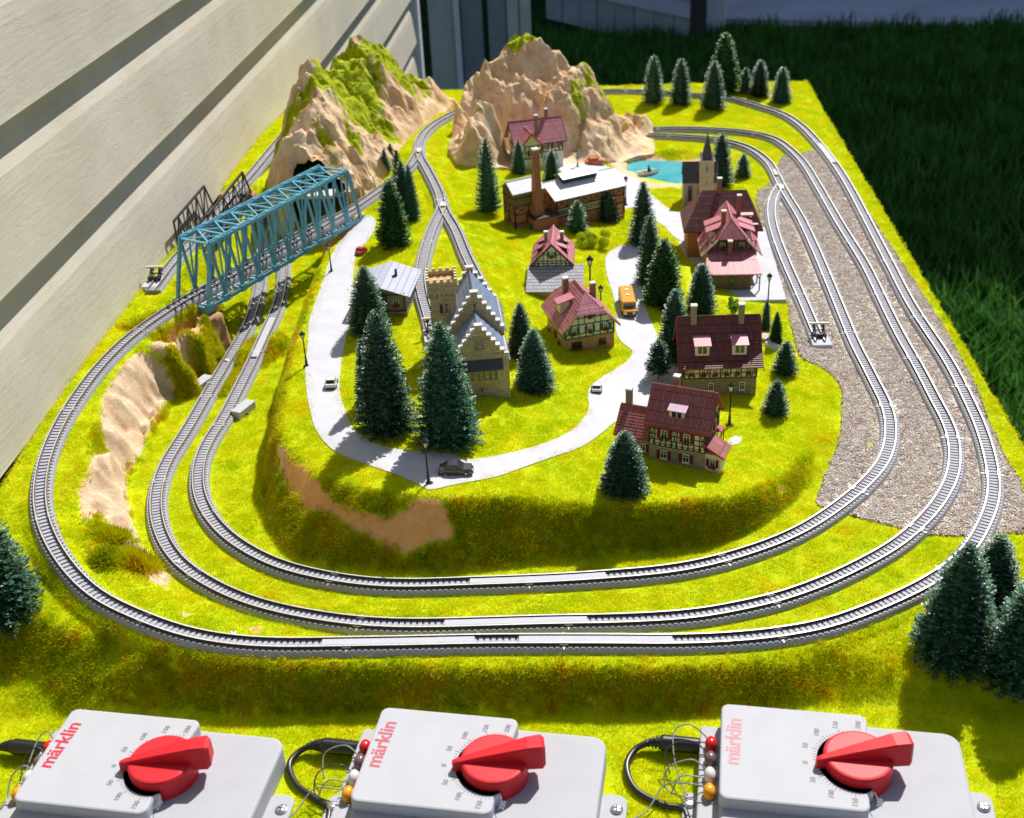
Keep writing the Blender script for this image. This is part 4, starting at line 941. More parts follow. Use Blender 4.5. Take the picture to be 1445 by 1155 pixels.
q = MB(); q.add([(-.05, 1.4, 3.3), (-.05, 2.4, 3.3), (1.2, 2.4, 3.62), (1.2, 1.4, 3.62), (-.05, 1.4, 3.22), (-.05, 2.4, 3.22), (1.2, 2.4, 3.55), (1.2, 1.4, 3.55)], [(3,2,1,0),(4,5,6,7),(0,1,5,4),(1,2,6,5),(2,3,7,6),(3,0,4,7)]); q.build('dormer_roof', m_rose, d0)

# --- small pink-roofed house with the grey-roofed outbuilding
h = House('gabled_cottage', 'small timbered cottage with rose roof and grey slate lean-to, just below the factory', 0.75, 22.3, 2.05, -1)
h.footprint(2.9, 3.6); h.footprint(4.3, 3.0, -.4, -3.1)
h.walls('wall', m_white, 2.9, 3.6, 0, 2.25, rise=1.45, ridge='v')
F = h.face('front', 2.9, 3.6); h.timber(F, 0, 2.9, .9, 2.2, 8, rails=(.2, .85), brace=(0, 7), w=.06); h.beam(F, .5, 2.75, 2.4, 2.75, .06); [h.beam(F, u, 2.2, u, 3.0 if abs(u-1.45) > .5 else 3.4, .05) for u in (.75, 1.1, 1.8, 2.15)]
f = h.face('left', 2.9, 3.6); h.timber(f, 0, 3.6, .9, 2.2, 8, rails=(.5,), w=.06); h.timber_done()
for u in (.6, 1.45, 2.3): h.window(F, u, 1.35, .3, .5, m_greensh, True)
h.window(F, 1.45, 2.55, .3, .42, m_greensh, True)
h.gable(m_roofred, 2.9, 3.6, 2.25, 1.45, 'v', ov=.28, rows=12, fascia=m_beam)
for v in (.7, 2.1): 
    for sg in (-1, 1):
        u0 = 1.45 + sg*1.0; mb = MB(); mb.box(u0-.18, u0+.18, v, v+.5, 2.5, 2.95); d0 = mb.build('dormer', m_beam, h.t)
        q = MB(); a, b2 = (1.45+sg*1.35, 1.45+sg*.35); q.add([(a, v-.08, 2.86), (a, v+.58, 2.86), (b2, v+.58, 3.3), (b2, v-.08, 3.3), (a, v-.08, 2.94), (a, v+.58, 2.94), (b2, v+.58, 3.38), (b2, v-.08, 3.38)], [(0,1,2,3),(7,6,5,4),(0,4,5,1),(1,5,6,2),(2,6,7,3),(3,7,4,0)]); q.build('dormer_roof', m_roofred, d0)
h.chimney(.95, 1.3, 2.6, 4.15, .28, m_rb); h.chimney(2.2, 1.9, 2.6, 3.9, .28, m_rb)
h.walls('outbuilding_wall', m_sand, 4.1, 2.9, 0, 1.0, u0=-.3, v0=-3.05)
h.slab('outbuilding_roof', m_slateg, [(-.5, -3.35, 1.02), (4.0, -3.35, 1.02), (4.0, .1, 1.85), (-.5, .1, 1.85)], .08)

# --- factory with tall chimney
h = House('brick_factory', 'brick factory with pale sheet roofs and a tall tapering red chimney', 2.2, 36.2, 1.55, 31, 'factory')
h.footprint(7.3, 4.3)
h.walls('hall_wall', m_brickF, 7.3, 4.3, 0, 2.75, rise=.95)
F = h.face('front', 7.3, 4.3); h.timber(F, 0, 7.3, 1.85, 2.7, 6, brace=(0, 1, 2, 3, 4, 5), w=.1); h.beam(F, 0, 1.05, 7.3, 1.05, .12)
for u in (.05, 2.4, 4.8, 7.25): h.beam(F, u, 0, u, 2.7, .14, .05)
f = h.face('left', 7.3, 4.3); h.timber(f, 0, 4.3, 1.85, 2.7, 4, brace=(0, 3), w=.1); h.timber_done(m_dark)
for (a, b2) in ((.2, 2.25), (2.6, 4.65)): 
    q = MB(); q.box(a, b2, -.05, .01, 1.15, 1.75); f_ = q.build('window_band', m_white, h.t); g = MB(); n = 12
    for i in range(n): g.box(a+(b2-a)*(i+.12)/n, a+(b2-a)*(i+.88)/n, -.065, -.045, 1.22, 1.7)
    g.build('panes', m_glass, f_)
for u in (5.2, 5.9, 6.7): h.window(F, u, .35, .36, .6, None)
h.gable(m_tin, 7.3, 4.3, 2.75, .95, 'u', ov=.2, rows=1)
q = MB(); q.prism([(1.45, 3.55), (2.85, 3.55), (2.85, 3.95), (2.15, 4.25), (1.45, 3.95)], 3.6, 'x', 1.6); q.build('roof_monitor', m_dark, h.t)
for sg in (-1, 1): h.slab('monitor_roof', m_skyl, [(1.5, 2.15, 4.32), (1.5, 2.15+sg*.85, 3.97), (5.3, 2.15+sg*.85, 3.97), (5.3, 2.15, 4.32)][::sg], .06)
# tall block: own offset frame
def off(px_, py_): dx, dy = px_-h.x, py_-h.y; ca, sa = math.cos(-h.ang), math.sin(-h.ang); return dx*ca-dy*sa, dx*sa+dy*ca
a0, b0 = off(-1.5, 35.1); h.footprint(2.8, 2.1, a0, b0)
h.walls('tower_block_wall', m_brickF, 2.8, 2.1, 0, 2.6, u0=a0, v0=b0, sink=1.2); h.walls('tower_block_cladding', m_board, 2.86, 2.16, 2.6, 3.9, u0=a0-.03, v0=b0-.03, rise=.7)
for sd_, w_ in (('front', 2.8), ('left', 2.1)):
    f = h.face(sd_, 2.8, 2.1, a0, b0); h.timber(f, 0, w_, 1.75, 2.55, 2, brace=(0, 1), w=.11); h.beam(f, 0, .9, w_, .9, .1); h.beam(f, .05, -.3, .05, 2.6, .12); h.beam(f, w_-.05, -.3, w_-.05, 2.6, .12)
    h.window(f, w_/2, 1.1, .5, .5, None, fm=m_greensh)
mb = MB(); mb.box(a0-.08, a0+2.88, b0-.08, b0+2.24, 3.25, 3.33); h.part('cornice', mb, m_beam); h.timber_done(m_dark)
h.gable(m_tin, 2.8, 2.1, 3.92, .7, 'u', a0, b0, ov=.25, rows=1, nm='tower_block_roof')
a1, b1 = off(.35, 34.5); h.footprint(2.4, 1.7, a1, b1); h.walls('boiler_house_wall', m_chim, 2.4, 1.7, 0, 1.5, u0=a1, v0=b1, sink=1.2)
mb = MB(); mb.bevbox(a1-.1, a1+2.5, b1-.1, b1+1.8, 1.5, 1.62, .03); h.part('boiler_house_roof', mb, m_dark)
mb = MB(); mb.box(a1-.05, a1+.02, b1+.5, b1+1.1, 0, .9); h.part('door', mb, m_gbeam)
mb = MB(); cx_, cy_ = a1+.75, b1+.95
R_ = [(.46, 1.6), (.46, 2.1), (.38, 2.4), (.24, 7.4), (.29, 7.45), (.29, 7.6)]
for k2 in range(len(R_)-1):
    (r0, z0), (r1, z1) = R_[k2], R_[k2+1]
    mb.add([(cx_+sx_*r0, cy_+sy_*r0, z0) for sx_, sy_ in ((-1,-1),(1,-1),(1,1),(-1,1))] + [(cx_+sx_*r1, cy_+sy_*r1, z1) for sx_, sy_ in ((-1,-1),(1,-1),(1,1),(-1,1))], [(0,1,5,4),(1,2,6,5),(2,3,7,6),(3,0,4,7)] + ([(4,5,6,7)] if k2 == len(R_)-2 else []))
ch = h.part('tall_chimney', mb, m_chim); q = MB(); q.bevbox(cx_-.32, cx_+.32, cy_-.32, cy_+.32, 7.6, 7.74, .02); q.build('chimney_cap', m_capst, ch)

# --- house behind the factory
h = House('valley_house', 'timbered house with rose coloured roof standing behind the factory under the mountain', -2.3, 53.6, 1.7, 18)
h.footprint(5.0, 3.2)
h.walls('wall', m_white, 5.0, 3.2, 0, 2.6, rise=1.7, ridge='u'); h.walls('front_gable_wall', m_cream, 2.3, 1.6, 0, 2.5, u0=.1, v0=-1.3, rise=1.2, ridge='v')
F = h.face('front', 5, 3.2); h.timber(F, 2.5, 5.0, 1.2, 2.5, 6, rails=(.5,), brace=(0, 5), w=.09); F2 = h.face('front', 2.3, 1.6, .1, -1.3); h.timber(F2, 0, 2.3, 1.1, 2.4, 5, rails=(.5,), brace=(0, 4), w=.09)
f = h.face('right', 5, 3.2); h.timber(f, 0, 3.2, 1.2, 2.5, 6, rails=(.5,), w=.09); h.timber_done()
for u in (3.1, 4.2): h.window(F, u, 1.5, .4, .55, m_redsh); h.window(F, u, .4, .4, .5, None, True)
h.window(F2, 1.15, 1.4, .4, .55, m_redsh)
h.gable(m_roofred, 5.0, 3.2, 2.6, 1.7, 'u', ov=.35, rows=11, fascia=m_beam); h.gable(m_roofred, 2.3, 2.9, 2.5, 1.25, 'v', .1, -1.3, ov=.3, rows=9, fascia=m_fascia, nm='front_roof')
h.chimney(2.3, .4, 2.8, 5.0, .34, m_rb); h.chimney(3.8, 1.9, 3.6, 5.1, .3, m_rb)

# --- castle
h = House('stepped_gable_castle', 'sandstone castle with stepped gables, blue slate roofs and a square battlemented tower', -3.65, .95, 3.55, 8.5, 'castle')
h.footprint(3.7, 8.6); h.footprint(1.8, 1.9, -1.05, 5.3)
def stepped(u0, w, v, z0, zlow, zap, n=6, th=.34, nm='stepped_gable'):
    mb = MB(); hw = w/2; cap = MB(); P = [(u0, z0), (u0+w, z0)]; k2 = n
    st = (hw-.22)/n; dz = (zap-zlow)/n
    R_ = [(u0+w, zlow)];
    for i in range(n): R_ += [(u0+w-(i+1)*st, zlow+i*dz), (u0+w-(i+1)*st, zlow+(i+1)*dz)]
    Lf = [(2*(u0+hw)-a, b2) for a, b2 in R_][::-1]
    mb.prism(P + R_ + Lf, th, 'y', v-th/2); g = h.part(nm, mb, m_stoneK)
    for i in range(n+1):
        a = u0+w-(i+1)*st if i < n else u0+hw-.22; b2 = u0+w-i*st+ .03; zt = zlow+i*dz
        if i < n:
            for s0, s1 in ((a, b2), (2*(u0+hw)-b2, 2*(u0+hw)-a)): cap.box(s0, s1, v-th/2-.05, v+th/2+.05, zt+.003, zt+.08)
        else: cap.box(u0+hw-.27, u0+hw+.27, v-th/2-.05, v+th/2+.05, zt+.003, zt+.08)
    cap.build('gable_coping', m_capst, g); return g
h.walls('front_wall', m_stoneK, 3.7, 3.4, 0, 2.8); h.walls('hall_wall', m_stoneK, 3.7, 5.2, 0, 3.3, u0=0, v0=3.4)
h.gable(m_slate, 3.5, 3.3, 2.75, 1.95, 'v', .1, .1, ov=.05, rows=10, nm='front_roof', ove=.22); h.gable(m_slate, 3.5, 4.7, 3.3, 2.2, 'v', .1, 3.5, ov=.0, rows=11, nm='hall_roof', ove=.3)
stepped(0, 3.7, .14, 0, 3.0, 5.2); stepped(-.02, 3.74, 3.55, 0, 3.4, 6.0, 6); stepped(.1, 3.5, 8.45, 0, 3.4, 5.7, 5)
F = h.face('front', 3.7, 3.4, 0, -.03)
h.window(F, 1.66, 3.6, .28, .6, None, fm=m_stoneK, cross=False); h.window(F, 2.02, 3.6, .28, .6, None, fm=m_stoneK)
mb = MB(); mb.box(.55, 3.15, -.4, 0, 1.25, 2.35); h.part('bay_window_wall', mb, m_stoneK)
FB = h.face('front', 2.6, .4, .55, -.4)
for i in range(6): h.window(FB, .35 + i*.36 + (i//2)*.05, 1.5, .27, .66, None, fm=m_stoneK, cross=False)
h.slab('bay_roof', m_slated, [(.35, -.55, 2.3), (3.3, -.55, 2.3), (3.3, .1, 2.95), (.35, .1, 2.95)], .08)
h.window(F, 1.85, .45, .18, .35, None, fm=m_stoneK, cross=False)
F3 = h.face('front', 3.8, .3, -.05, 3.37); h.window(F3, 1.9, 4.9, .2, .42, None, fm=m_stoneK, cross=False)
mb = MB(); mb.box(-.06, 3.76, -.06, .02, 3.1, 3.18); mb.box(1.1, 2.6, -.06, .02, 4.3, 4.37); h.part('string_course', mb, m_stoneK)
# tower
tu, tv = -1.05, 5.3
h.walls('tower_wall', m_stoneK, 1.75, 1.8, 0, 5.3, u0=tu, v0=tv)
mb = MB(); mb.box(tu-.16, tu+1.91, tv-.16, tv+1.96, 5.3, 5.75)
for i in range(6):
    mb.box(tu-.1+i*.34, tu+.06+i*.34, tv-.15, tv, 5.02, 5.3); mb.box(tu-.15, tu, tv-.1+i*.34, tv+.06+i*.34, 5.02, 5.3)
h.part('tower_corbels', mb, m_stoneK)
mb = MB()
x0, x1, y0, y1 = tu-.16, tu+1.91, tv-.16, tv+1.96
for (a, b2, c_, d_) in ((x0, x1, y0, y0+.16), (x0, x1, y1-.16, y1), (x0, x0+.16, y0+.16, y1-.16), (x1-.16, x1, y0+.16, y1-.16)): mb.box(a, b2, c_, d_, 5.75, 6.12)
par = h.part('parapet', mb, m_stoneK); q = MB(); n = 5
for i in range(n):
    a = x0 + (x1-x0-.22)*i/(n-1)
    for yy in (y0-.01, y1-.17): q.box(a, a+.22, yy, yy+.18, 6.12, 6.36)
    b2 = y0 + (y1-y0-.22)*i/(n-1)
    if 0 < i < n-1:
        for xx_ in (x0-.01, x1-.17): q.box(xx_, xx_+.18, b2, b2+.22, 6.12, 6.36)
q.build('battlements', mat('pale_battlement', (.62, .53, .36), .7, .15, 4), par)
mb = MB(); mb.box(tu, tu+1.75, tv, tv+1.8, 5.75, 5.85); h.part('tower_floor', mb, m_sand)
FT = h.face('front', 1.75, 1.8, tu, tv); h.window(FT, .72, 3.8, .27, .75, None, fm=m_stoneK, cross=False); h.window(FT, 1.08, 3.8, .27, .75, None, fm=m_stoneK, cross=False)
mb = MB(); mb.box(tu-.05, tu+1.8, tv-.05, tv+1.85, 3.1, 3.18); h.part('string_course', mb, m_stoneK)

# --- chalet
h = House('timber_chalet', 'grey stone and timber chalet with pale lilac sheet roof and a flue pipe', -12.0, 13.3, 3.95, -3)
h.footprint(3.7, 4.2)
h.walls('wall', m_grst, 3.7, 4.2, 0, 1.75, rise=.6, ridge='v'); F = h.face('front', 3.7, 4.2)
for i in range(8): 
    mb = MB(); mb.box(1.25+i*.13, 1.37+i*.13, -.06, 0, .05, 1.75); h.part('door_plank', mb, m_door)
mb = MB(); mb.box(2.3, 3.75, -.25, .05, -.5, .45); h.part('stone_plinth', mb, m_stoneB)
mb = MB(); mb.bar((3.6, -.18, .4), (3.6, -.18, 1.9), .1); mb.bar((.2, -.18, 1.75), (3.7, -.18, 1.75), .08); h.part('porch_post', mb, m_door)
h.window(F, 2.95, .8, .45, .5, None, True)
mb = MB()
for i in range(6): mb.box(-.03, 0, .3+i*.6, .5+i*.6, 0, 1.7)
h.part('wall_battens', mb, m_door)
h.gable(m_lilac, 3.7, 4.2, 1.78, .6, 'v', ov=.4, rows=2); mb = MB(); mb.bar((2.6, 2.3, 1.9), (2.6, 2.3, 2.75), .16); mb.bar((2.6, 2.3, 2.3), (2.35, 2.0, 2.25), .12); h.part('flue_pipe', mb, m_dark)

# --- railway station on its platform
W_PLAT = [tuple(at(x, y, .72)[:2]) for x, y in ((954,327),(1079,318),(1110,420),(968,424))]
plat = thing('station_platform', 'pale flat station platform beside the siding track', 'platform', (W_PLAT[0][0], W_PLAT[0][1], 0)); HOLES.append(W_PLAT)
mb = MB(); mb.prism([(x-W_PLAT[0][0], y-W_PLAT[0][1]) for x, y in W_PLAT][::-1], .85, 'z', -.3); mb.build('platform_slab', m_road, plat)
ZP = .55
h = House('railway_station', 'large railway station with maroon hipped roof, rose dormers and plank clad lean-to', 14.9, 24.3, ZP, 0, 'station')
h.walls('lean_to_wall', m_board, 3.5, 2.9, .003, 1.55, sink=0)
h.slab('lean_to_roof', m_roofred, [(-.3, -.35, 1.5), (4.3, -.35, 1.5), (3.9, 2.95, 2.4), (.1, 2.95, 2.4)], .08)
F = h.face('front', 3.5, 2.9); h.window(F, 1.9, .5, .4, .55, None, fm=m_greensh)
mb = MB(); mb.bar((4.15, -.2, 0.003), (4.15, -.2, 1.5), .09); mb.bar((3.75, -.2, 1.48), (4.15, -.2, 1.0), .07); mb.bar((4.15, 1.4, 0.003), (4.15, 1.4, 1.7), .09); h.part('porch_post', mb, m_dark)
h.walls('wing_wall', m_brickF, 4.1, 4.2, .003, 2.5, u0=.05, v0=2.9, rise=2.2, ridge='v', clip=.55, sink=0)
F = h.face('front', 4.1, 4.2, .05, 2.9); h.timber(F, 0, 4.1, 2.35, 3.1, 9, brace=(0, 8), w=.07); h.beam(F, .7, 3.4, 3.4, 3.4, .07); h.timber_done()
for u in (1.3, 2.9): h.window(F, u, 2.5, .42, .5, m_greensh, True)
h.gable(m_roofred, 4.1, 4.6, 2.5, 2.2, 'v', .05, 2.9, ov=.45, rows=14, hip0=.6, hs=.52, fascia=m_white, nm='wing_roof')
h.walls('main_wall', m_brickF, 6.0, 4.0, .003, 2.6, u0=-1.2, v0=7.0, sink=0)
H0 = 2.55; R0 = 5.35; u0, u1, v0, v1 = -1.6, 5.2, 6.55, 11.45; vr = 9.0; ra, rb = .1, 3.9
h.slab('main_roof', m_roofB, [(u0, v0, H0), (u1, v0, H0), (rb, vr, R0), (ra, vr, R0)], .1); h.slab('main_roof', m_roofB, [(u1, v1, H0), (u0, v1, H0), (ra, vr, R0), (rb, vr, R0)], .1)
h.slab('hip_roof', m_roofB, [(u0, v1, H0), (u0, v0, H0), (ra, vr, R0)], .1); h.slab('hip_roof', m_roofB, [(u1, v0, H0), (u1, v1, H0), (rb, vr, R0)], .1)
h.dormer(3.7, 7.35, 3.0, 1.1, 1.0, .7, m_white, m_rose, .2); h.dormer(4.15, 6.9, 2.5, 1.0, .9, .5, m_white, m_rose, .2)
for sg, vv in ((-1, 4.0), (1, 4.0), (1, 5.4), (-1, 5.5)):
    cu = 2.1 + sg*1.5; mb = MB(); mb.box(cu-.22, cu+.22, vv, vv+.9, 2.9, 3.5); d0 = mb.build('dormer', m_white, h.t)
    a, b2 = 2.1+sg*2.05, 2.1+sg*.7; q = MB(); q.add([(a, vv-.1, 3.42), (a, vv+1, 3.42), (b2, vv+1, 3.95), (b2, vv-.1, 3.95), (a, vv-.1, 3.52), (a, vv+1, 3.52), (b2, vv+1, 4.05), (b2, vv-.1, 4.05)], [(0,1,2,3),(7,6,5,4),(0,4,5,1),(1,5,6,2),(2,6,7,3),(3,7,4,0)]); q.build('dormer_roof', m_rose, d0)
h.chimney(1.55, 9.0, 4.5, 6.4, .36, m_chim); h.chimney(3.0, 6.6, 3.6, 5.7, .34, m_chim); h.chimney(1.5, 4.3, 3.3, 5.2, .34, m_chim); h.chimney(1.9, 2.2, 1.8, 3.35, .34, m_chim)

# --- church
h = House('village_church', 'small grey roofed church with square tower and dark pointed spire, beside the pond', 14.2, 44.4, .45, -2, 'church')
h.footprint(3.4, 2.6)
h.walls('nave_wall', m_chapel, 3.2, 2.5, 0, 2.4, rise=1.5, ridge='u'); h.gable(m_slated, 3.2, 2.5, 2.4, 1.5, 'u', ov=.1, rows=8)
F = h.face('front', 3.2, 2.5)
m_arch = mat('brown_window', (.22, .09, .05), .5, .2, 4)
h.window(F, .65, .5, .4, 1.5, None, fm=m_arch, cross=False)
for u in (.1, 1.25, 3.1): mb = MB(); mb.prism([(-.35, -.5), (0, -.5), (0, 1.9), (-.12, 1.7)], .16, 'x', u-.08); h.part('buttress', mb, m_chapel)
mb = MB(); mb.box(1.5, 2.8, -.75, .55, -.5, 4.6); tw = h.part('tower', mb, m_chapel)
q = MB(); q.bevbox(1.42, 2.88, -.83, .63, 4.6, 4.72, .03); [q.box(1.47, 2.83, -.78, .58, z, z+.07) for z in (2.0, 3.3)]; q.build('tower_cornice', m_capst, tw)
mb = MB(); a, b2, c_, d_ = 1.62, 2.68, -.63, .43; mb.add([(a, c_, 4.72), (b2, c_, 4.72), (b2, d_, 4.72), (a, d_, 4.72), (2.15, -.1, 7.3)], [(0,1,4),(1,2,4),(2,3,4),(3,0,4),(3,2,1,0)]); h.part('spire', mb, m_slated)
for (a, b2) in ((1.5, -.75), (2.8, -.75), (1.5, .55), (2.8, .55)): mb = MB(); mb.lathe([(.13, 4.72), (.13, 4.95), (.01, 5.3)], (a+(.1 if a < 2 else -.1), b2+(.1 if b2 < 0 else -.1), 0), 6); h.part('pinnacle', mb, m_capst)
FT = h.face('front', 1.3, 1.3, 1.5, -.75)
for z, hh in ((1.1, .45), (2.3, .45), (3.6, .6)): h.window(FT, .65, z, .24, hh, None, fm=m_capst, cross=False)
# ------------------------------------------------------------------ mountains
def mountain_mat(name, moss_bias):
    m, t, b = nt_new(name)
    n = noisetex(t, 0.35, 7, .75); r = ramp(t, n.outputs[0], [(0.3, (0.52, 0.31, 0.16)), (0.48, (0.68, 0.47, 0.28)), (0.62, (0.80, 0.63, 0.44))])
    A = N(t, 'ShaderNodeAttribute', attribute_name='moss'); n2 = noisetex(t, 1.2, 6, .75)
    ma = N(t, 'ShaderNodeMath', operation='MULTIPLY_ADD'); L(t, n2.outputs[0], ma.inputs[0]); ma.inputs[1].default_value = .8; ma.inputs[2].default_value = -.4
    s = N(t, 'ShaderNodeMath', operation='ADD'); L(t, A.outputs['Fac'], s.inputs[0]); L(t, ma.outputs[0], s.inputs[1])
    mk = N(t, 'ShaderNodeMapRange'); mk.inputs[1].default_value = -.06; mk.inputs[2].default_value = .08; L(t, s.outputs[0], mk.inputs[0])
    n3 = noisetex(t, 2.5, 6, .75); g = ramp(t, n3.outputs[0], [(0.34, (0.14, 0.19, 0.004)), (0.5, (0.34, 0.40, 0.005)), (0.68, (0.48, 0.48, 0.01))])
    mc = N(t, 'ShaderNodeMix', data_type='RGBA'); L(t, mk.outputs[0], mc.inputs[0]); L(t, r.outputs[0], mc.inputs[6]); L(t, g.outputs[0], mc.inputs[7]); L(t, mc.outputs[2], b.inputs['Base Color'])
    b.inputs['Roughness'].default_value = .85; b.inputs['Specular IOR Level'].default_value = .15
    n4 = noisetex(t, 1.6, 8, .75); b1 = bump(t, n4.outputs[0], .35, .2, b); n5 = noisetex(t, 14, 4, .7); bump(t, n5.outputs[0], .4, .08, b, b1); return m
def mountain(name, label, pts, amp, seed, moss_fn, step=.17, cuts=()):
    xs = [p[0] for p in pts]; ys = [p[1] for p in pts]; gx = np.arange(min(xs)+.01, max(xs), step); gy = np.arange(min(ys)+.01, max(ys), step)
    Z = tin(pts, gx, gy, -9.0); hull = Z < -8.5; Z = np.where(hull, np.nan, Z)
    X, Y = np.meshgrid(gx, gy)
    base = np.array([[hz(x, y) for x in gx] for y in gy]); Zf = np.where(np.isnan(Z), base - .5, Z); Zf = blur(Zf, 1, 2)
    hb = blur(hull.astype(float), 2, 1) > .02; Zf = np.where(hb, np.minimum(Zf, base - .5), Zf)
    el = np.clip((Zf - base) / 2.5, 0, 1)
    warpx = fbm(X, Y, .22, 3, seed+5)*2.5; warpy = fbm(X, Y, .22, 3, seed+6)*2.5
    r1 = 1 - np.abs(fbm(X+warpx*.7, Y*.5+warpy*.7, .26, 2, seed, .4))*5
    r2 = 1 - np.abs(fbm(X+warpx, Y*.5+warpy, .55, 3, seed+1, .45))*4.6
    r3 = 1 - np.abs(fbm(X*1.2-warpx, Y*.6+warpx, 1.9, 3, seed+4, .6))*4
    f1 = facets(X, Y, 3.0, seed+20, 1.5); f2 = facets(X, Y, 1.35, seed+21, 1.3); f3 = facets(X, Y, .62, seed+22, 1.1)
    Zd = Zf + el*(r1*amp*.35 + (facets(X, Y, 4.2, seed+26, 1.3)*.7 + f1*.75 + f2*.46 + f3*.30 + facets(X, Y, .36, seed+25)*.12)*amp - amp*.10)
    # craggy sideways shift
    Xd = X + el*(fbm(X, Y+Zd, .5, 4, seed+2)*.7 + facets(X, Y, 1.6, seed+23, 1.2)*.35); Yd = Y + el*(fbm(X+Zd, Y, .5, 4, seed+3)*.7 + facets(X, Y, 1.6, seed+24, 1.2)*.35)
    gy2, gx2 = np.gradient(Zf, step, step); sl = np.hypot(gx2, gy2)
    moss = moss_fn(X, Y, Zf, sl, fbm(X, Y, .3, 4, seed+9))
    keep = ~hull[:-1, :-1] & ~hull[1:, 1:] & ~hull[:-1, 1:] & ~hull[1:, :-1]
    for (fx) in cuts: keep &= ~fx(X[:-1, :-1], Y[:-1, :-1], Zd[:-1, :-1])
    ox, oy = float(np.mean(gx)), float(np.mean(gy))
    me = grid_mesh('rock', Xd-ox, Yd-oy, Zd, keep=keep.reshape(-1), attrs={'moss': moss}); me.materials.append(mountain_mat(name+'_surface', 0))
    me.polygons.foreach_set('use_smooth', [False]*len(me.polygons)); t = thing(name, label, 'mountain', (ox, oy, 0)); link_mesh('rock', me, t); return t
def W(px, py, Y): p = aty(px, py, Y); return (p[0], p[1], p[2])
LM = [W(437,116,50), W(470,78,60), W(520,57,64), W(560,78,66), W(600,112,68), W(400,190,44), W(452,165,46), W(470,190,44), W(480,120,55), W(520,120,57), W(560,130,60), W(430,122,52),
      W(540,90,62), W(600,135,65), W(500,160,50), W(545,165,55), W(478,225,42.5),
      (-24.5,38.2,1.4), (-22,37.6,1.2), (-25.5,40,2.5), (-26.6,44,3.0), (-26.4,50,3.4), (-25.8,58,3.4), (-25.2,66,3.2), (-22,72,2.5), (-16,74,2.5), (-10.4,73,2.6), (-9.8,70.5,3.4), (-11.2,66.5,3.6), (-12.4,62,3.6), (-13.6,57,3.6), (-14.2,52,3.6), (-15.2,46,3.6), (-16.2,41,3.7), (-17.5,38.4,3.2), (-19.5,38.2,2.2),
      (-23.5,39.3,4.6), (-20.5,39.6,5.0), (-24.9,47,7.6), (-24.4,56,9.4), (-23.2,64,9.5), (-22.0,50.6,12.3), (-22.6,49.6,12.0)]
def moss_l(X, Y, Z, sl, nz): return -.12 + np.clip((Z - 6.2)*.09, -.5, .4) + nz*2.2 - np.clip(sl - 1.8, 0, 2)*.12 + np.where(Y > 46, .12, -.25) - np.clip((X + 14.5)*.2, 0, 1.2)
mountain('mossy_mountain', 'mossy plaster mountain by the house wall with a dark tunnel mouth behind the blue bridge', LM, 1.6, 41, moss_l, cuts=[lambda X, Y, Z: (X > -22.6) & (X < -17.6) & (Y < 40.6)])
CM = [W(722,30,66), W(705,62,65), (-3.0,67.5,13.5), W(690,80,64), W(660,125,62), W(770,60,66), W(812,88,66), W(845,122,66), W(680,140,54.5), W(662,165,52), W(700,150,55), W(720,110,62), W(720,175,59.5), W(745,100,63), W(745,165,60),
      W(800,108,63), W(785,150,60), W(830,150,61), W(850,185,59.5), W(800,190,58.8), W(868,172,62), W(880,198,63.5), W(865,150,67),
      (-8.7,49.5,3.2), (-7.2,48.6,3.0), (-5.0,50.5,2.6), (-3.6,54,2.2), (-3.4,57.6,1.9), (0,58,1.7), (3.2,57.8,1.3), (5.2,57.0,.6), (6.8,57.2,.2), (8.0,58.6,.1), (8.9,61.0,.1), (11.0,62.1,0), (12.8,61.9,-.1), (11.6,63.6,.2), (11.4,66,.3), (10.2,69.5,.6), (12.8,70.8,.2), (13.0,72.3,.1), (9.2,74,.3), (4,77,.4), (-3,78,.4), (-7.2,74,2.4), (-8.2,68,3.2), (-9.2,62,3.6), (-9.8,56,3.6), (-9.6,52,3.5),
      W(905,168,69.6), W(872,150,70.5)]
def moss_c(X, Y, Z, sl, nz): return nz*1.1 - .42 + np.where(Z > 12.0, .75, 0) + np.where((X > 3.4) & (X < 8.6) & (Z > 3) & (Z < 9.5), .42, 0)
mountain('craggy_mountain', 'tall craggy tan plaster mountain with a small moss cap, behind the factory', CM, 1.7, 77, moss_c)
# tunnel mouth in the mossy mountain
tun = thing('tunnel_portal', 'dark tunnel mouth with pale lintel in the mossy mountain behind the blue bridge', 'tunnel portal', (-20.2, 38.9, 0))
m_black = mat('tunnel_black', (0.012, 0.012, 0.012), .95, .2, 3, bmp=0)
mb = MB(); mb.box(-2.6, -2.3, -.3, 6, -.3, 4.2); mb.box(2.3, 2.6, -.3, 6, -.3, 4.2); mb.box(-2.3, 2.3, -.3, 6, 3.6, 4.2); mb.box(-2.3, 2.3, 5.8, 6, -.3, 3.6); mb.build('tunnel_lining', m_black, tun)
mb = MB(); mb.bevbox(-2.8, 1.6, -.7, 1.2, 4.2, 4.5, .1); mb.build('lintel', m_capst, tun)

# ------------------------------------------------------------------ pond
mw, t_, b_ = nt_new('pond_water'); n_ = noisetex(t_, .35, 5, .7); rr_ = ramp(t_, n_.outputs[0], [(.35, (0.05, 0.34, 0.41)), (.6, (0.12, 0.44, 0.48)), (.72, (.25, .62, .62))]); L(t_, rr_.outputs[0], b_.inputs['Base Color']); b_.inputs['Roughness'].default_value = .12
n2_ = noisetex(t_, 1.5, 5, .6); bump(t_, n2_.outputs[0], .5, .08, b_)
mb = MB(); xs = [p[0] for p in W_LAKE]; ys = [p[1] for p in W_LAKE]; cxl, cyl = sum(xs)/len(xs), sum(ys)/len(ys)
mb.add([(cxl+(x-cxl)*1.0, cyl+(y-cyl)*1.0, -.35) for x, y in W_LAKE][::-1], [tuple(range(len(W_LAKE)))]); mb.build('water', mw)['kind'] = 'structure'
bp = at(914, 246, -.3)
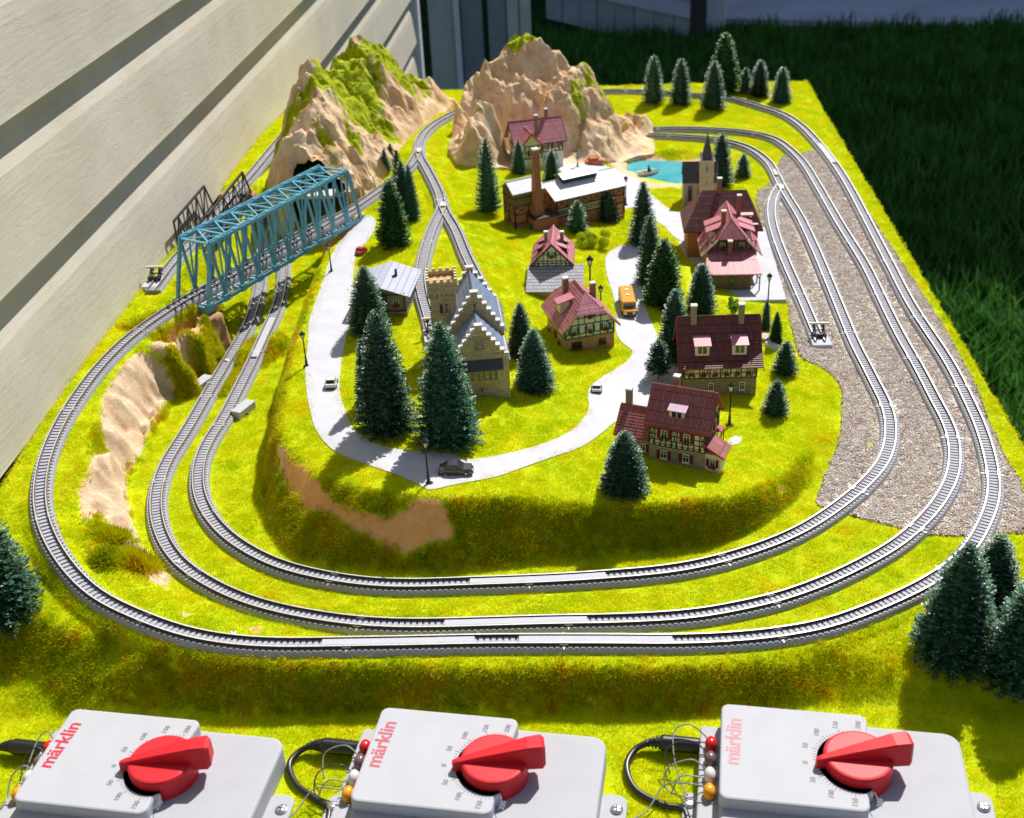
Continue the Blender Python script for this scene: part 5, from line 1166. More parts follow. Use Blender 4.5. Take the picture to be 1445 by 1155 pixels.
boat = thing('rowing_boat', 'little cream boat with a seated figure floating on the turquoise pond', 'boat', (bp[0], bp[1], -.38), math.radians(25))
prof = [(-1.25, .22), (-1.0, .38), (-.4, .46), (.4, .44), (.9, .28), (1.3, .03)]
V = []; F = []
for (x, w_) in prof:
    V += [(x, -w_, .42), (x, -w_*.6, .0), (x, w_*.6, .0), (x, w_, .42), (x, w_*.82, .40), (x, w_*.5, .14), (x, -w_*.5, .14), (x, -w_*.82, .40)]
for i in range(len(prof)-1):
    for j in range(8): F.append((i*8+j, i*8+(j+1) % 8, (i+1)*8+(j+1) % 8, (i+1)*8+j))
F += [tuple(range(7, -1, -1)), tuple(range((len(prof)-1)*8, len(prof)*8))]
mb = MB(); mb.add(V, F); mb.build('hull', m_white, boat); mb = MB(); mb.box(-.1, .1, -.4, .4, .28, .34); mb.box(-.8, -.6, -.36, .36, .28, .34); mb.build('thwart', m_sand, boat)
fig = thing('person', 'tiny dark clothed figure sitting in the boat on the pond', 'person', (bp[0]+.1, bp[1], -.06), 0)
mb = MB(); mb.lathe([(.13, 0), (.16, .12), (.13, .34), (.17, .42), (.06, .5), (.05, .53), (.1, .58), (.1, .68), (.03, .74)], (0, 0, 0), 10); mb.tube([(0, .12, .4), (.14, .18, .25), (.26, .1, .2)], .04, 6); mb.tube([(0, -.12, .4), (.14, -.18, .25), (.26, -.1, .2)], .04, 6); mb.tube([(0, .08, .06), (.3, .09, .12), (.34, .09, -.05)], .06, 6); mb.tube([(0, -.08, .06), (.3, -.09, .12), (.34, -.09, -.05)], .06, 6); mb.build('body', m_dark, fig, smooth=True)

# ------------------------------------------------------------------ tracks
tr_o = track('outer_track', 'outermost grey track running round the whole board and over the blue bridge', T_OUTER, single=lambda x, y: y > 800)
tr_m = track('middle_track', 'second grey track loop just inside the outermost one', T_MID, single=lambda x, y: y > 760)
tr_i = track('inner_track', 'innermost long grey track loop at the foot of the grassy cliff', T_INN, single=lambda x, y: y > 745)
tr_s = track('siding_track', 'short siding track beside the station platform ending in a buffer on the gravel', T_SID, lift=.012)
tr_bl = track('branch_track', 'curving branch track between the chalet and the castle tower', T_BL, lift=.012)
tr_br = track('branch_track', 'straight branch track running down behind the castle roofs', T_BR, lift=.024)
tr_w = track('wall_track', 'short track along the house wall behind the blue bridge', T_WALL)
strip(tr_o, T_OUTER, 452, 671, 880); strip(tr_o, T_OUTER, 728, 952, 880); strip(tr_m, T_MID, 625, 833, 850); strip(tr_i, T_INN, 657, 856, 800)
strip(tr_o, T_OUTER, 1156, 1180, 0) if False else None
def strip_y(trk, T, y0, y1, x0=0, x1=9999):
    idx = [i for i in range(len(T)) if y0 <= proj(T[i])[1] <= y1 and x0 < proj(T[i])[0] < x1]
    S = T[min(idx):max(idx)+1] - T[0]; mb = MB(); sweep(mb, S, [(-.27, .33), (-.27, .43), (-.22, .47), (.22, .47), (.27, .43), (.27, .33)]); mb.build('cover_strip', m_strip, trk)
strip_y(tr_i, T_INN, 455, 512, 300, 420); strip_y(tr_o, T_OUTER, 207, 236, 1100, 1300)
# switch frogs
def plate(trk, T0, px, py, w, l, z=.5):
    p = at(px, py, z); i = int(np.argmin(np.hypot(T0[:, 0]-p[0], T0[:, 1]-p[1]))); d, n = frames(T0); q = T0[i] - T0[0]; a = math.atan2(d[i][1], d[i][0])
    mb = MB(); mb.prism([(-l/2, -w*.3), (l/2, -w/2), (l/2, w/2), (-l/2, w*.3)], .06, 'z', 0); ca, sa = math.cos(a), math.sin(a)
    ex = p - T0[0]; mb.xf(lambda v: (v[0]*ca-v[1]*sa+ex[0], v[0]*sa+v[1]*ca+ex[1], v[2]+q[2]+.46)); mb.build('switch_plate', m_white, trk)
plate(tr_i, T_INN, 1102, 263, .55, 1.3); plate(tr_i, T_INN, 1094, 243, .4, 1.6); plate(tr_bl, T_BL, 625, 288, .5, 1.0, 4.5); plate(tr_o, T_OUTER, 591, 212, .5, 1.1, 4.5)
def screw(px, py, z, par=None, r=.17, name='track_screw'):
    p = at(px, py, z); mb = MB(); mb.lathe([(r, 0), (r, .05), (r*.7, .1), (r*.5, .1)], (0, 0, 0), 12); mb.build(name, m_rail, par) if par is None else None
    return mb, p
for px, py, trk, T0 in ((1098.5, 893.6, tr_o, T_OUTER), (331, 903.6, tr_o, T_OUTER), (929, 805.5, tr_i, T_INN), (1025, 860, tr_m, T_MID), (250, 792, tr_m, T_MID), (320, 508, tr_m, T_MID)):
    p = at(px, py, .4 if trk is not tr_o else .6) - T0[0]; mb = MB(); i = int(np.argmin(np.hypot(T0[:, 0]-(p+T0[0])[0], T0[:, 1]-(p+T0[0])[1]))); z = T0[i][2]-T0[0][2]+.36
    mb.lathe([(.16, 0), (.16, .05), (.1, .08), (.05, .05)], (p[0], p[1], z), 12); mb.build('track_screw', m_rail, trk)
# switch motors beside the valley tracks
for px, py, dz, lb in ((284, 541, 0, 'grey switch motor box left of the middle track in the valley'), (343, 577, 0, 'grey switch motor box right of the inner track in the valley')):
    p = at(px, py, .35); t = thing('switch_motor', lb, 'switch motor', (p[0], p[1], 0), math.radians(-22), 'switch motors'); mb = MB(); mb.bevbox(-.42, .42, -.95, .95, -.05, .6, .06, .06); mb.build('housing', m_strip, t)
    s_ = 1 if px < 300 else -1; mb = MB(); mb.box(.42 if s_ > 0 else -.8, .8 if s_ > 0 else -.42, .1, .35, .2, .42); mb.build('linkage', m_sleeper, t); mb = MB(); mb.box(-.1 if s_ > 0 else .42, .0 if s_ > 0 else .62, -.3, -.2, .1, .18); mb.build('lever', m_dark, t)

# ------------------------------------------------------------------ buffers
def buffer(px, py, z, rz, label, sc=1.0):
    p = at(px, py, z+.3); t = thing('buffer_stop', label, 'buffer stop', (p[0], p[1], z), rz, 'buffer stops at the track ends')
    mb = MB(); mb.bevbox(-.72, .72, -1.7, .35, -.1, .36, .04, .05); mb.build('base', m_strip, t)
    mb = MB()
    for s in (-1, 1):
        mb.bar((s*.34, .1, .36), (s*.34, .1, 1.25), .09); mb.bar((s*.34, .12, 1.15), (s*.34, -1.0, .4), .08); mb.bar((s*.34, .5, .45), (s*.34, .1, 1.0), .08); mb.bar((s*.34, .1, .7), (s*.34, -.5, .45), .07)
        mb.tube([(s*.34, .05, .95), (s*.34, .4, .95)], .06, 8); mb.tube([(s*.34, .38, .95), (s*.34, .45, .95)], .14, 10)
    mb.bar((-.4, .1, .75), (.4, .1, .75), .08); mb.tube([(-.5, -.45, .55), (.5, -.45, .55)], .17, 10); mb.build('frame', m_dark, t)
    mb = MB(); mb.box(-.75, .75, .06, .2, 1.2, 1.36); mb.build('beam', m_white, t); return t
def heading(T, i): d, _ = frames(T); return math.atan2(d[i][1], d[i][0])
buffer(1155, 474, 0, heading(T_SID, -3)+math.pi/2, 'black buffer stop on a grey base at the end of the gravel siding')
buffer(611, 468, 4.0, heading(T_BL, -3)+math.pi/2, 'black buffer stop at the end of the branch track beside the castle tower')
buffer(221, 394, 4.0, heading(T_WALL, -3)+math.pi/2, 'black buffer stop by the house wall at the near end of the wall track')

# ------------------------------------------------------------------ blue truss bridge
m_blue = mat('bridge_blue', (0.14, 0.40, 0.53), 0.4, 0.15, 2.0, bmp=.08, bdist=.01)
NL, NRt, FL = np.array([-24.05, 15.45]), np.array([-15.3, 34.1]), np.array([-27.0, 17.0])
dv = NRt - NL; BL_ = float(np.linalg.norm(dv)); ang = math.atan2(dv[1], dv[0])
br = thing('truss_bridge', 'light blue box truss railway bridge over the two valley tracks', 'bridge', (NL[0], NL[1], 3.75), ang)
BW = 3.15; BH = 4.75; n = 10; a0_, a1_ = 1.35, BL_ - 1.1
bxs = [BL_*i/n for i in range(n+1)]; txs = [a0_ + (a1_-a0_)*i/(n-1) for i in range(n)]
for s in (0, 1):
    y = s*BW
    def PB(i): return (bxs[i], y, 0)
    def PT(i): return (txs[i], y + (.12 if s == 0 else -.12), BH)
    mb = MB(); mb.bar(PB(0), PB(n), .26, .3); 
    for i in range(n+1): mb.box(bxs[i]-.3, bxs[i]+.3, y-.16, y+.16, -.22, .3)
    mb.build('bottom_chord', m_blue, br)
    mb = MB(); mb.bar(PT(0), PT(n-1), .3, .26); mb.bar((txs[0], PT(0)[1], BH+.2), (txs[-1], PT(0)[1], BH+.2), .1, .1)
    for i in range(n-1): mb.box((txs[i]*.6+txs[i+1]*.4), (txs[i]*.35+txs[i+1]*.65), PT(0)[1]-.2, PT(0)[1]+.2, BH+.13, BH+.19)
    mb.build('top_chord', m_blue, br)
    for i in (0, n): mb = MB(); mb.bar(PB(i), PT(0 if i == 0 else n-1), .24, .24); mb.build('end_post', m_blue, br)
    for i in range(1, n):
        j = min(i, n-1)
        for k2 in ([i-1, i] if i < n else [i-1]):
            mb = MB(); p, q = Vector(PB(i)), Vector(PT(k2))
            for o in (-.07, .07): mb.bar((p.x+o, p.y, p.z), (q.x+o, q.y, q.z), .05, .16)
            L_ = (q-p).length
            for r_ in range(8): c0 = p.lerp(q, (r_+.3)/8); c1 = p.lerp(q, (r_+.8)/8); mb.bar((c0.x-.07, c0.y, c0.z), (c1.x+.07, c1.y, c1.z), .04, .05)
            mb.build('diagonal', m_blue, br)
    for i in range(1, n):
        mb = MB(); m0 = (txs[i-1]+txs[min(i, n-1)])/2; mb.bar((bxs[i]-.0, y, 0), (m0, PT(0)[1], BH), .09, .12); mb.build('vertical', m_blue, br)
for i in range(n):
    mb = MB(); mb.bar((txs[i], .1, BH), (txs[i], BW-.1, BH), .16, .12); mb.build('top_strut', m_blue, br)
    if i < n-1:
        mb = MB(); mb.bar((txs[i], .1, BH+.03), (txs[i+1], BW-.1, BH+.03), .12, .08); mb.bar((txs[i], BW-.1, BH-.03), (txs[i+1], .1, BH-.03), .12, .08); mb.build('top_cross_brace', m_blue, br)
for i in range(n+1): mb = MB(); mb.bar((bxs[i], 0, -.15), (bxs[i], BW, -.15), .2, .3); mb.build('floor_beam', m_blue, br)
mb = MB(); [mb.box(.1, BL_-.1, y0, y0+.14, -.12, .14) for y0 in (.75, 1.1, 1.9, 2.25)]
for i in range(44): mb.bar((.3+i*.46, .2, .06), (.5+i*.46, BW-.2, .06), .1, .04)
mb.build('deck_stringers', mat('deck_pale', (.5, .55, .58), .5, .1, 3), br)
for i, x in ((0, .4), (1, BL_-.6)): mb = MB(); mb.box(x-.5, x+.5, .1, BW-.1, -.55, -.3); mb.build('bearing', m_bed, br)
# abutments
ab1 = thing('bridge_abutment', 'brown plaster abutment under the near left end of the blue bridge', 'abutment', (NL[0], NL[1], 0), ang, 'bridge abutments')
m_abut = mat('abutment_plaster', (0.46, 0.25, 0.12), .85, .3, .8, bmp=.5, bdist=.08)
def rough_block(x0, x1, y0, y1, z0, z1, seed, taper=.25):
    r = random.Random(seed); mb = MB(); nx_, ny_, nz_ = 6, 8, 8; V = {}; 
    def P(i, j, k2):
        f = k2/nz_; x = x0 + (x1-x0)*i/nx_; y = y0 + (y1-y0)*j/ny_; cx2, cy2 = (x0+x1)/2, (y0+y1)/2; s = 1 + taper*(1-f); q = mnoise.noise(Vector((x*1.3+seed, y*1.3, z0+f*4)))*.22
        return (cx2+(x-cx2)*s+q, cy2+(y-cy2)*s+q, z0+(z1-z0)*f + (0 if k2 < nz_ else 0))
    def idx(i, j, k2):
        if (i, j, k2) not in V: V[(i, j, k2)] = len(mb.v); mb.v.append(P(i, j, k2))
        return V[(i, j, k2)]
    def fa(*q): mb.f.append(tuple(q)); mb.m.append(0)
    for k2 in range(nz_):
        for i in range(nx_): fa(idx(i,0,k2), idx(i+1,0,k2), idx(i+1,0,k2+1), idx(i,0,k2+1)); fa(idx(i+1,ny_,k2), idx(i,ny_,k2), idx(i,ny_,k2+1), idx(i+1,ny_,k2+1))
        for j in range(ny_): fa(idx(0,j+1,k2), idx(0,j,k2), idx(0,j,k2+1), idx(0,j+1,k2+1)); fa(idx(nx_,j,k2), idx(nx_,j+1,k2), idx(nx_,j+1,k2+1), idx(nx_,j,k2+1))
    for i in range(nx_):
        for j in range(ny_): fa(idx(i,j,nz_), idx(i+1,j,nz_), idx(i+1,j+1,nz_), idx(i,j+1,nz_))
    return mb
rough_block(-1.1, .75, -.5, BW+.3, -.4, 3.15, 3).build('plaster_core', m_abut, ab1, smooth=True)
ab2 = thing('bridge_abutment', 'orange brown plaster abutment under the far end of the blue bridge by the road', 'abutment', (NRt[0], NRt[1], 0), ang, 'bridge abutments')
rough_block(-1.1, .4, -.5, BW+.3, -.4, 3.15, 9).build('plaster_core', m_abut, ab2, smooth=True)
# dark truss bridge along the wall
m_blk = mat('bridge_black', (0.035, 0.028, 0.032), .5, .2, 4, bmp=.1, bdist=.01)
P0 = at(247, 350, 3.9); tb = thing('dark_truss_bridge', 'small near black truss bridge by the house wall behind the blue bridge', 'bridge', (-30.0, P0[1], 3.75), math.radians(89.2))
for s, (x0, x1) in enumerate(((0, 10.5), (1.2, 14.2))):
    y = -s*2.6 + .05; nn = 7; mb = MB(); mb.bar((x0, y, .05), (x1, y, .05), .16, .2); mb.build('bottom_chord', m_blk, tb); mb = MB(); mb.bar((x0, y, 2.55), (x1-1.6, y, 2.55), .16, .2); mb.build('top_chord', m_blk, tb)
    mb = MB(); mb.bar((x0, y, 0), (x0, y, 2.55), .14); mb.build('end_post', m_blk, tb); mb = MB(); mb.bar((x1-1.6, y, 2.55), (x1, y, .05), .14); mb.build('end_post', m_blk, tb)
    for i in range(nn):
        a = x0 + (x1-1.6-x0)*i/nn; b2 = x0 + (x1-1.6-x0)*(i+1)/nn; mb = MB(); mb.bar((a, y, .05 if i % 2 == 0 else 2.5), (b2, y, 2.5 if i % 2 == 0 else .05), .1); mb.build('diagonal', m_blk, tb); mb = MB(); mb.bar((b2, y, .05), (b2, y, 2.5), .08); mb.build('vertical', m_blk, tb)
mb = MB(); mb.box(-.2, 14.2, -2.4, -.1, -.12, -.02); mb.build('deck', m_blk, tb)
for x, lb in ((-.2, 'near'), (14.6, 'far')):
    q = thing('bridge_pier', 'plaster pier under the %s end of the dark truss bridge' % lb, 'pier', (-30, P0[1]+x, 0), math.radians(89.2), 'bridge piers'); rough_block(-.6, .6, -2.9, .4, -.3, 3.6, 5, .15).build('plaster_core', m_abut, q, smooth=True)

# ------------------------------------------------------------------ street lamps
m_lampg = mat('lamp_glass', (.75, .74, .66), .3, .05, 3, bmp=0)
def lamp_proto():
    t = thing('street_lamp', 'x', 'street lamp', (0, 0, 0), 0, 'black street lamps of the village')
    mb = MB(); mb.lathe([(.30, 0), (.30, .05), (.12, .10), (.10, .5), (.075, .9), (.06, 1.0), (.055, 2.7)], n=12); mb.build('post', m_dark, t, smooth=True)
    mb = MB(); mb.lathe([(.085, 2.72), (.2, 3.15)], n=6); mb.build('lantern', m_lampg, t)
    mb = MB(); 
    for j in range(6): a = j*math.pi/3; mb.bar((.09*math.cos(a), .09*math.sin(a), 2.7), (.215*math.cos(a), .215*math.sin(a), 3.17), .028)
    mb.lathe([(.07, 2.66), (.1, 2.73)], n=8); mb.build('lantern_frame', m_dark, t)
    mb = MB(); mb.lathe([(.26, 3.15), (.25, 3.2), (.16, 3.32), (.06, 3.38), (.04, 3.46), (.01, 3.5)], n=12); mb.build('cap', m_dark, t, smooth=True); return t
LP = [(605,683,617,'street lamp beside the black car on the front bend of the road'), (433,517,467,'street lamp on the left edge of the road by the white car near the drop'), (468,384,343,'street lamp beside the road under the far end of the blue bridge'),
      (1029,601,538,'street lamp between the front house and the steep roofed house'), (833,425,360,'street lamp on the grass behind the green timbered house'), (883,290,248,'street lamp on the pale yard right of the factory'), (815,236,212,'thin street lamp behind the factory hall roof'),
      (1083,435,385,'street lamp at the near end of the station platform'), (848,447,402,'street lamp right behind the chimney of the green timbered house')]
lp0 = lamp_proto()
for i, (px, py, ty, lb) in enumerate(LP):
    o = lp0 if i == 0 else copy_tree(lp0); P = hit(px, py) if i != 7 else at(px, py, .55); lo, hi = .1, 20
    for _ in range(30):
        mm = (lo+hi)/2
        if proj((P[0], P[1], P[2]+mm))[1] > ty: lo = mm
        else: hi = mm
    s = lo/3.5; o.location = P; o.scale = (max(s, .85),)*2 + (s,); o['label'] = lb

# ------------------------------------------------------------------ vehicles
def car(label, px, py, rz, Lc, Wc, Hc, col, name='parked_car', cat='car', glassy=(.02, .02, .025)):
    P = hit(px, py); t = thing(name, label, cat, (P[0], P[1], P[2]+.055), rz)
    mc = mat('paint_%02d%02d%02d' % tuple(int(99*min(c_, 1)) for c_ in col), col, .28, .08, 4, bmp=0, spec=.6, coat=.5)
    g = .09*Lc/2; 
    def loft(secs, mm, nm, par):
        # secs: (x, halfwidth, z0, z1)
        V = []; F = []
        for (x, w_, z0, z1) in secs: V += [(x, -w_, z0), (x, w_, z0), (x, w_, (z0+z1)/2), (x, w_*.9, z1), (x, -w_*.9, z1), (x, -w_, (z0+z1)/2)]
        for i in range(len(secs)-1):
            for j in range(6): F.append((i*6+j, i*6+(j+1) % 6, (i+1)*6+(j+1) % 6, (i+1)*6+j))
        F += [tuple(range(5, -1, -1)), tuple(range((len(secs)-1)*6, len(secs)*6))]
        mb = MB(); mb.add(V, F); return mb.build(nm, mm, par)
    l, w_, hh = Lc/2, Wc/2, Hc
    bz = .14*hh
    body = loft([(-l, w_*.8, bz+.08*hh, .52*hh), (-l*.95, w_*.95, bz, .6*hh), (-l*.5, w_, bz, .63*hh), (l*.35, w_, bz, .62*hh), (l*.9, w_*.95, bz, .54*hh), (l, w_*.78, bz+.06*hh, .42*hh)], mc, 'body', t)
    loft([(-l*.72, w_*.72, .6*hh, .62*hh), (-l*.45, w_*.82, .6*hh, .93*hh), (l*.08, w_*.82, .6*hh, .95*hh), (l*.45, w_*.74, .6*hh, .63*hh)], m_glass, 'windows', t)
    loft([(-l*.48, w_*.84, .9*hh, .97*hh), (-l*.2, w_*.86, .93*hh, 1.0*hh), (l*.1, w_*.84, .91*hh, .98*hh)], mc, 'roof', t)
    mb = MB(); 
    for s in (-1, 1): mb.bar((-l*.46, s*w_*.82, .94*hh), (-l*.74, s*w_*.86, .6*hh), .04, .04); mb.bar((l*.09, s*w_*.82, .94*hh), (l*.46, s*w_*.84, .6*hh), .04, .04); mb.bar((-l*.12, s*w_*.87, .94*hh), (-l*.14, s*w_*.93, .6*hh), .04, .04)
    mb.build('pillars', mc, t)
    for sx in (-.6, .6):
        for sy in (-1, 1):
            q = MB(); r = .2*hh; y0 = sy*(w_*.98); q.tube([(sx*l, y0-.05, r), (sx*l, y0+.05, r)], r, 12); wv = q.build('wheel', m_dark, t); q = MB(); q.tube([(sx*l, y0+sy*.045, r), (sx*l, y0+sy*.06, r)], r*.5, 10); q.build('hub', m_rail, wv)
    mb = MB(); mb.box(l*.96, l*1.03, -w_*.85, w_*.85, bz, bz+.16*hh); mb.build('bumper', m_dark, t); mb = MB(); mb.box(-l*1.03, -l*.96, -w_*.85, w_*.85, bz, bz+.16*hh); mb.build('bumper', m_dark, t)
    for sy in (-1, 1): mb = MB(); mb.box(l*.95, l*1.01, sy*w_*.62-.06, sy*w_*.62+.06, .36*hh, .48*hh); mb.build('headlight', m_lampg, t)
    return t
car('black saloon car parked on the front bend of the pale road', 644, 668, math.radians(3), 2.0, .82, .72, (.05, .045, .055))
car('white car driving down the left side of the road near the drop', 468, 545, math.radians(95), 1.35, .72, .6, (.62, .62, .58))
car('small white car on the road between the castle and the front house', 842, 552, math.radians(88), .95, .66, .5, (.66, .66, .62))
car('red car at the far left of the road beside the tall trees', 510, 358, math.radians(75), 1.25, .66, .55, (.55, .03, .02))
car('orange red car parked behind the factory at the foot of the mountain', 839, 232, math.radians(12), 2.0, .85, .7, (.75, .10, .02))
# yellow bus
P = hit(886, 446); bus = thing('yellow_bus', 'yellow bus driving on the road beside the green timbered house', 'bus', (P[0], P[1]+1.3, P[2]+.06), math.radians(-86))
m_yel = mat('bus_yellow', (.72, .32, .01), .35, .08, 3, bmp=0, spec=.6, coat=.4)
mb = MB(); mb.bevbox(-1.75, 1.35, -.55, .55, .16, 1.15, .1, .12); mb.build('body', m_yel, bus); mb = MB(); mb.bevbox(1.3, 1.85, -.48, .48, .16, .62, .1, .12); mb.build('bonnet', m_yel, bus)
mb = MB(); mb.box(1.34, 1.365, -.46, .46, .66, 1.0); mb.build('windscreen', m_glass, bus)
for s in (-1, 1):
    for i in range(6): mb = MB(); mb.box(-1.6+i*.47, -1.24+i*.47, s*.553-.008, s*.553+.008, .68, .98); mb.build('window', m_glass, bus)
    mb = MB(); mb.box(-1.7, 1.3, s*.56-.012, s*.56+.012, .46, .5); mb.build('trim_stripe', m_dark, bus)
    mb = MB(); mb.box(1.84, 1.87, s*.34-.07, s*.34+.07, .36, .5); mb.build('headlight', m_lampg, bus)
    for x in (-1.1, 1.25):
        q = MB(); q.tube([(x, s*.52-.06, .17), (x, s*.52+.06, .17)], .17, 12); q.build('wheel', m_dark, bus)
for x in (-.9, .1): mb = MB(); mb.bevbox(x-.12, x+.12, -.14, .14, 1.15, 1.2, .02); mb.build('roof_hatch', m_white, bus)
mb = MB(); mb.box(1.85, 1.9, -.48, .48, .16, .26); mb.build('bumper', m_dark, bus); mb = MB(); mb.box(1.84, 1.86, -.2, .2, .3, .5); mb.build('grille', m_dark, bus)
# ------------------------------------------------------------------ house wall with lap siding, along the left edge of the board
def siding_mat():
    m, t, b = nt_new('vinyl_siding'); tc = N(t, 'ShaderNodeTexCoord'); mp = N(t, 'ShaderNodeMapping'); mp.inputs['Scale'].default_value = (1, .10, .6); L(t, tc.outputs['Object'], mp.inputs[0])
    w = N(t, 'ShaderNodeTexWave', wave_type='BANDS', bands_direction='Z'); w.inputs['Scale'].default_value = .9; w.inputs['Distortion'].default_value = 14; w.inputs['Detail'].default_value = 5; w.inputs['Detail Scale'].default_value = .8; w.inputs['Detail Roughness'].default_value = .6; L(t, mp.outputs[0], w.inputs[0])
    n = noisetex(t, .12, 4, .6); r = ramp(t, n.outputs[0], [(.3, (.55, .50, .41)), (.7, (.64, .59, .50))]); L(t, r.outputs[0], b.inputs['Base Color']); b.inputs['Roughness'].default_value = .5; b.inputs['Specular IOR Level'].default_value = .35
    b1 = bump(t, w.outputs[0], .05, .08, b); mp2 = N(t, 'ShaderNodeMapping'); mp2.inputs['Scale'].default_value = (3, .5, 5); L(t, tc.outputs['Object'], mp2.inputs[0]); n2 = noisetex(t, 1.2, 6, .7, vec=mp2.outputs[0]); b2 = bump(t, n2.outputs[0], .35, .06, b, b1); mp3 = N(t, 'ShaderNodeMapping'); mp3.inputs['Scale'].default_value = (1, .10, 1); L(t, tc.outputs['Object'], mp3.inputs[0]); n3 = noisetex(t, .9, 7, .6, vec=mp3.outputs[0]); n3.inputs['Distortion'].default_value = 1.2; rc = ramp(t, n3.outputs[0], [(.485, (1,)*3), (.5, (0,)*3), (.515, (1,)*3)]); bump(t, rc.outputs[0], .3, .05, b, b2); return m
m_sid = siding_mat()
WALLX = -31.9
wall = thing('house_wall', 'house wall of beige lap siding along the left side of the layout', 'wall', (WALLX, 60, -75))
EXPO = 9.25; Z0 = 21.75 - WALLX*0
PROF = [(0.0, 0.0), (1.2, 0.0), (1.32, .12), (1.27, .5), (.86, 5.2), (.72, 6.2), (.36, 7.3), (.22, 8.1), (.18, 10.2)]
for k in range(-11, 16):
    zb = 21.75 + k*EXPO + 75 + (k*0)
    mb = MB(); n = 24; V = []; F = []; ys = [-190 + i*(192+126.0)/n for i in range(n+1)]
    for y in ys:
        wv_ = .05*math.sin(y*.05 + k)
        for (o, z) in PROF: V.append((o + wv_*.4, y, zb + z + wv_))
    q = len(PROF)
    for i in range(n):
        for j in range(q-1): F.append((i*q+j, i*q+j+1, (i+1)*q+j+1, (i+1)*q+j))
    mb.add(V, [f[::-1] for f in F]); mb.build('siding_board', m_sid, wall, smooth=False)
m_trim = mat('white_trim', (.66, .70, .78), .5, .08, .5, bmp=.1)
mb = MB(); mb.box(-14, .12, -190, 127.5, -2, 240); mb.build('wall_core', m_grst, wall)
mb = MB(); mb.box(-2.5, 1.9, 126.5, 129.5, -2, 240); mb.build('corner_trim', m_trim, wall)
# ------------------------------------------------------------------ garden gate and boards beyond the wall
m_g1 = mat('gate_grey', (.42, .46, .48), .6, .15, .2, bmp=.2); m_g2 = mat('gate_slate', (.20, .24, .31), .6, .2, .2, bmp=.2); m_g3 = mat('gate_pale', (.60, .66, .80), .6, .1, .2)
gate = thing('garden_gate', 'tall grey board gate in shadow beyond the corner of the siding wall', 'gate', (-20, 238, -75))
def gx(px): return aty(px, 60, 238)[0] + 20
for a, b2, mm, dy in ((607, 642, m_g1, 0), (643, 651, m_g3, -1.5), (652, 682, m_g2, .5), (690, 716, m_g2, 0), (717, 733, m_g1, -.6), (734, 750, m_g1, 0)):
    mb = MB(); mb.bevbox(gx(a), gx(b2), dy, dy+2.2, 0, 175, .3); mb.build('board', mm, gate)
for z in (20, 90, 150): mb = MB(); mb.box(gx(600), gx(752), 2.8, 4.5, z, z+7); mb.build('rail', m_g2, gate)
# ------------------------------------------------------------------ lawn, paving, fence, added shading house
def flat(name, P, z, m, kind='structure', sub=0):
    mb = MB(); mb.add([(x, y, z) for x, y in P], [tuple(range(len(P)))]); o = mb.build(name, m); o['kind'] = kind; return o
ml, t_, b_ = nt_new('lawn_ground'); n_ = noisetex(t_, .06, 8, .75, 'Object'); r_ = ramp(t_, n_.outputs[0], [(.3, (.006, .022, .006)), (.5, (.015, .05, .012)), (.7, (.035, .10, .02))]); L(t_, r_.outputs[0], b_.inputs['Base Color']); b_.inputs['Roughness'].default_value = .95; b_.inputs['Specular IOR Level'].default_value = .05; n2_ = noisetex(t_, 1.2, 5, .8); bump(t_, n2_.outputs[0], .9, 1.0, b_)
lawn = flat('lawn', [(-3000, -3000), (3000, -3000), (3000, 3000), (-3000, 3000)], -75, ml)
m_pave = mat('paving_grey', (.72, .70, .82), .8, .2, .03, bmp=.3, bdist=.3)
A_, B_, C_, D_ = at(1022, 6, -75), at(1470, 42, -75), None, None
A_, B_ = at(1018, 26, -72.5), at(1445, 36, -72.5); E_ = A_ + (B_-A_)*3.2; mb = MB(); mb.prism([(A_[0], A_[1]), (E_[0], E_[1]), (E_[0], E_[1]+150), (A_[0], A_[1]+130)], 3.5, 'z', -76); o = mb.build('paving', m_pave); o['kind'] = 'structure'
m_fen = mat('fence_board', (.34, .37, .40), .6, .2, .1, bmp=.2, bdist=.2); m_fenr = mat('fence_rail', (.5, .5, .62), .6, .1, .2)
f0, f1 = at(770, 26, -75), at(979, 78, -75); fd = Vector((f1[0]-f0[0], f1[1]-f0[1], 0)); fl = fd.length; fa = math.atan2(fd.y, fd.x)
fence = thing('garden_fence', 'grey vinyl board fence in deep shade behind the layout', 'fence', (f0[0], f0[1], -75), fa)
nb = 8
for i in range(nb): mb = MB(); mb.bevbox(fl*i/nb+.3, fl*(i+1)/nb-.3, .2*(i % 2), 1.8+.2*(i % 2), 0, 170, .3); mb.build('board', m_fen, fence)
for z in (14, 140): mb = MB(); mb.box(0, fl, -1.6, 0, z, z+5.5); mb.build('rail', m_fenr, fence)
mb = MB(); mb.bevbox(fl-1, fl+2.6, -2, 4, 0, 180, .5); mb.build('end_post', m_dark, fence)
pp = at(1006, 64, -75); post = thing('gate_post', 'broad pale blue grey post right of the fence', 'post', (pp[0], pp[1], -75), 0); mb = MB(); mb.bevbox(-4.9, 4.9, 0, 9.8, 0, 180, .8); mb.build('shaft', m_trim, post); mb = MB(); mb.bevbox(-6, 6, -1.2, 11, 180, 184, 1); mb.build('post_cap', m_trim, post)
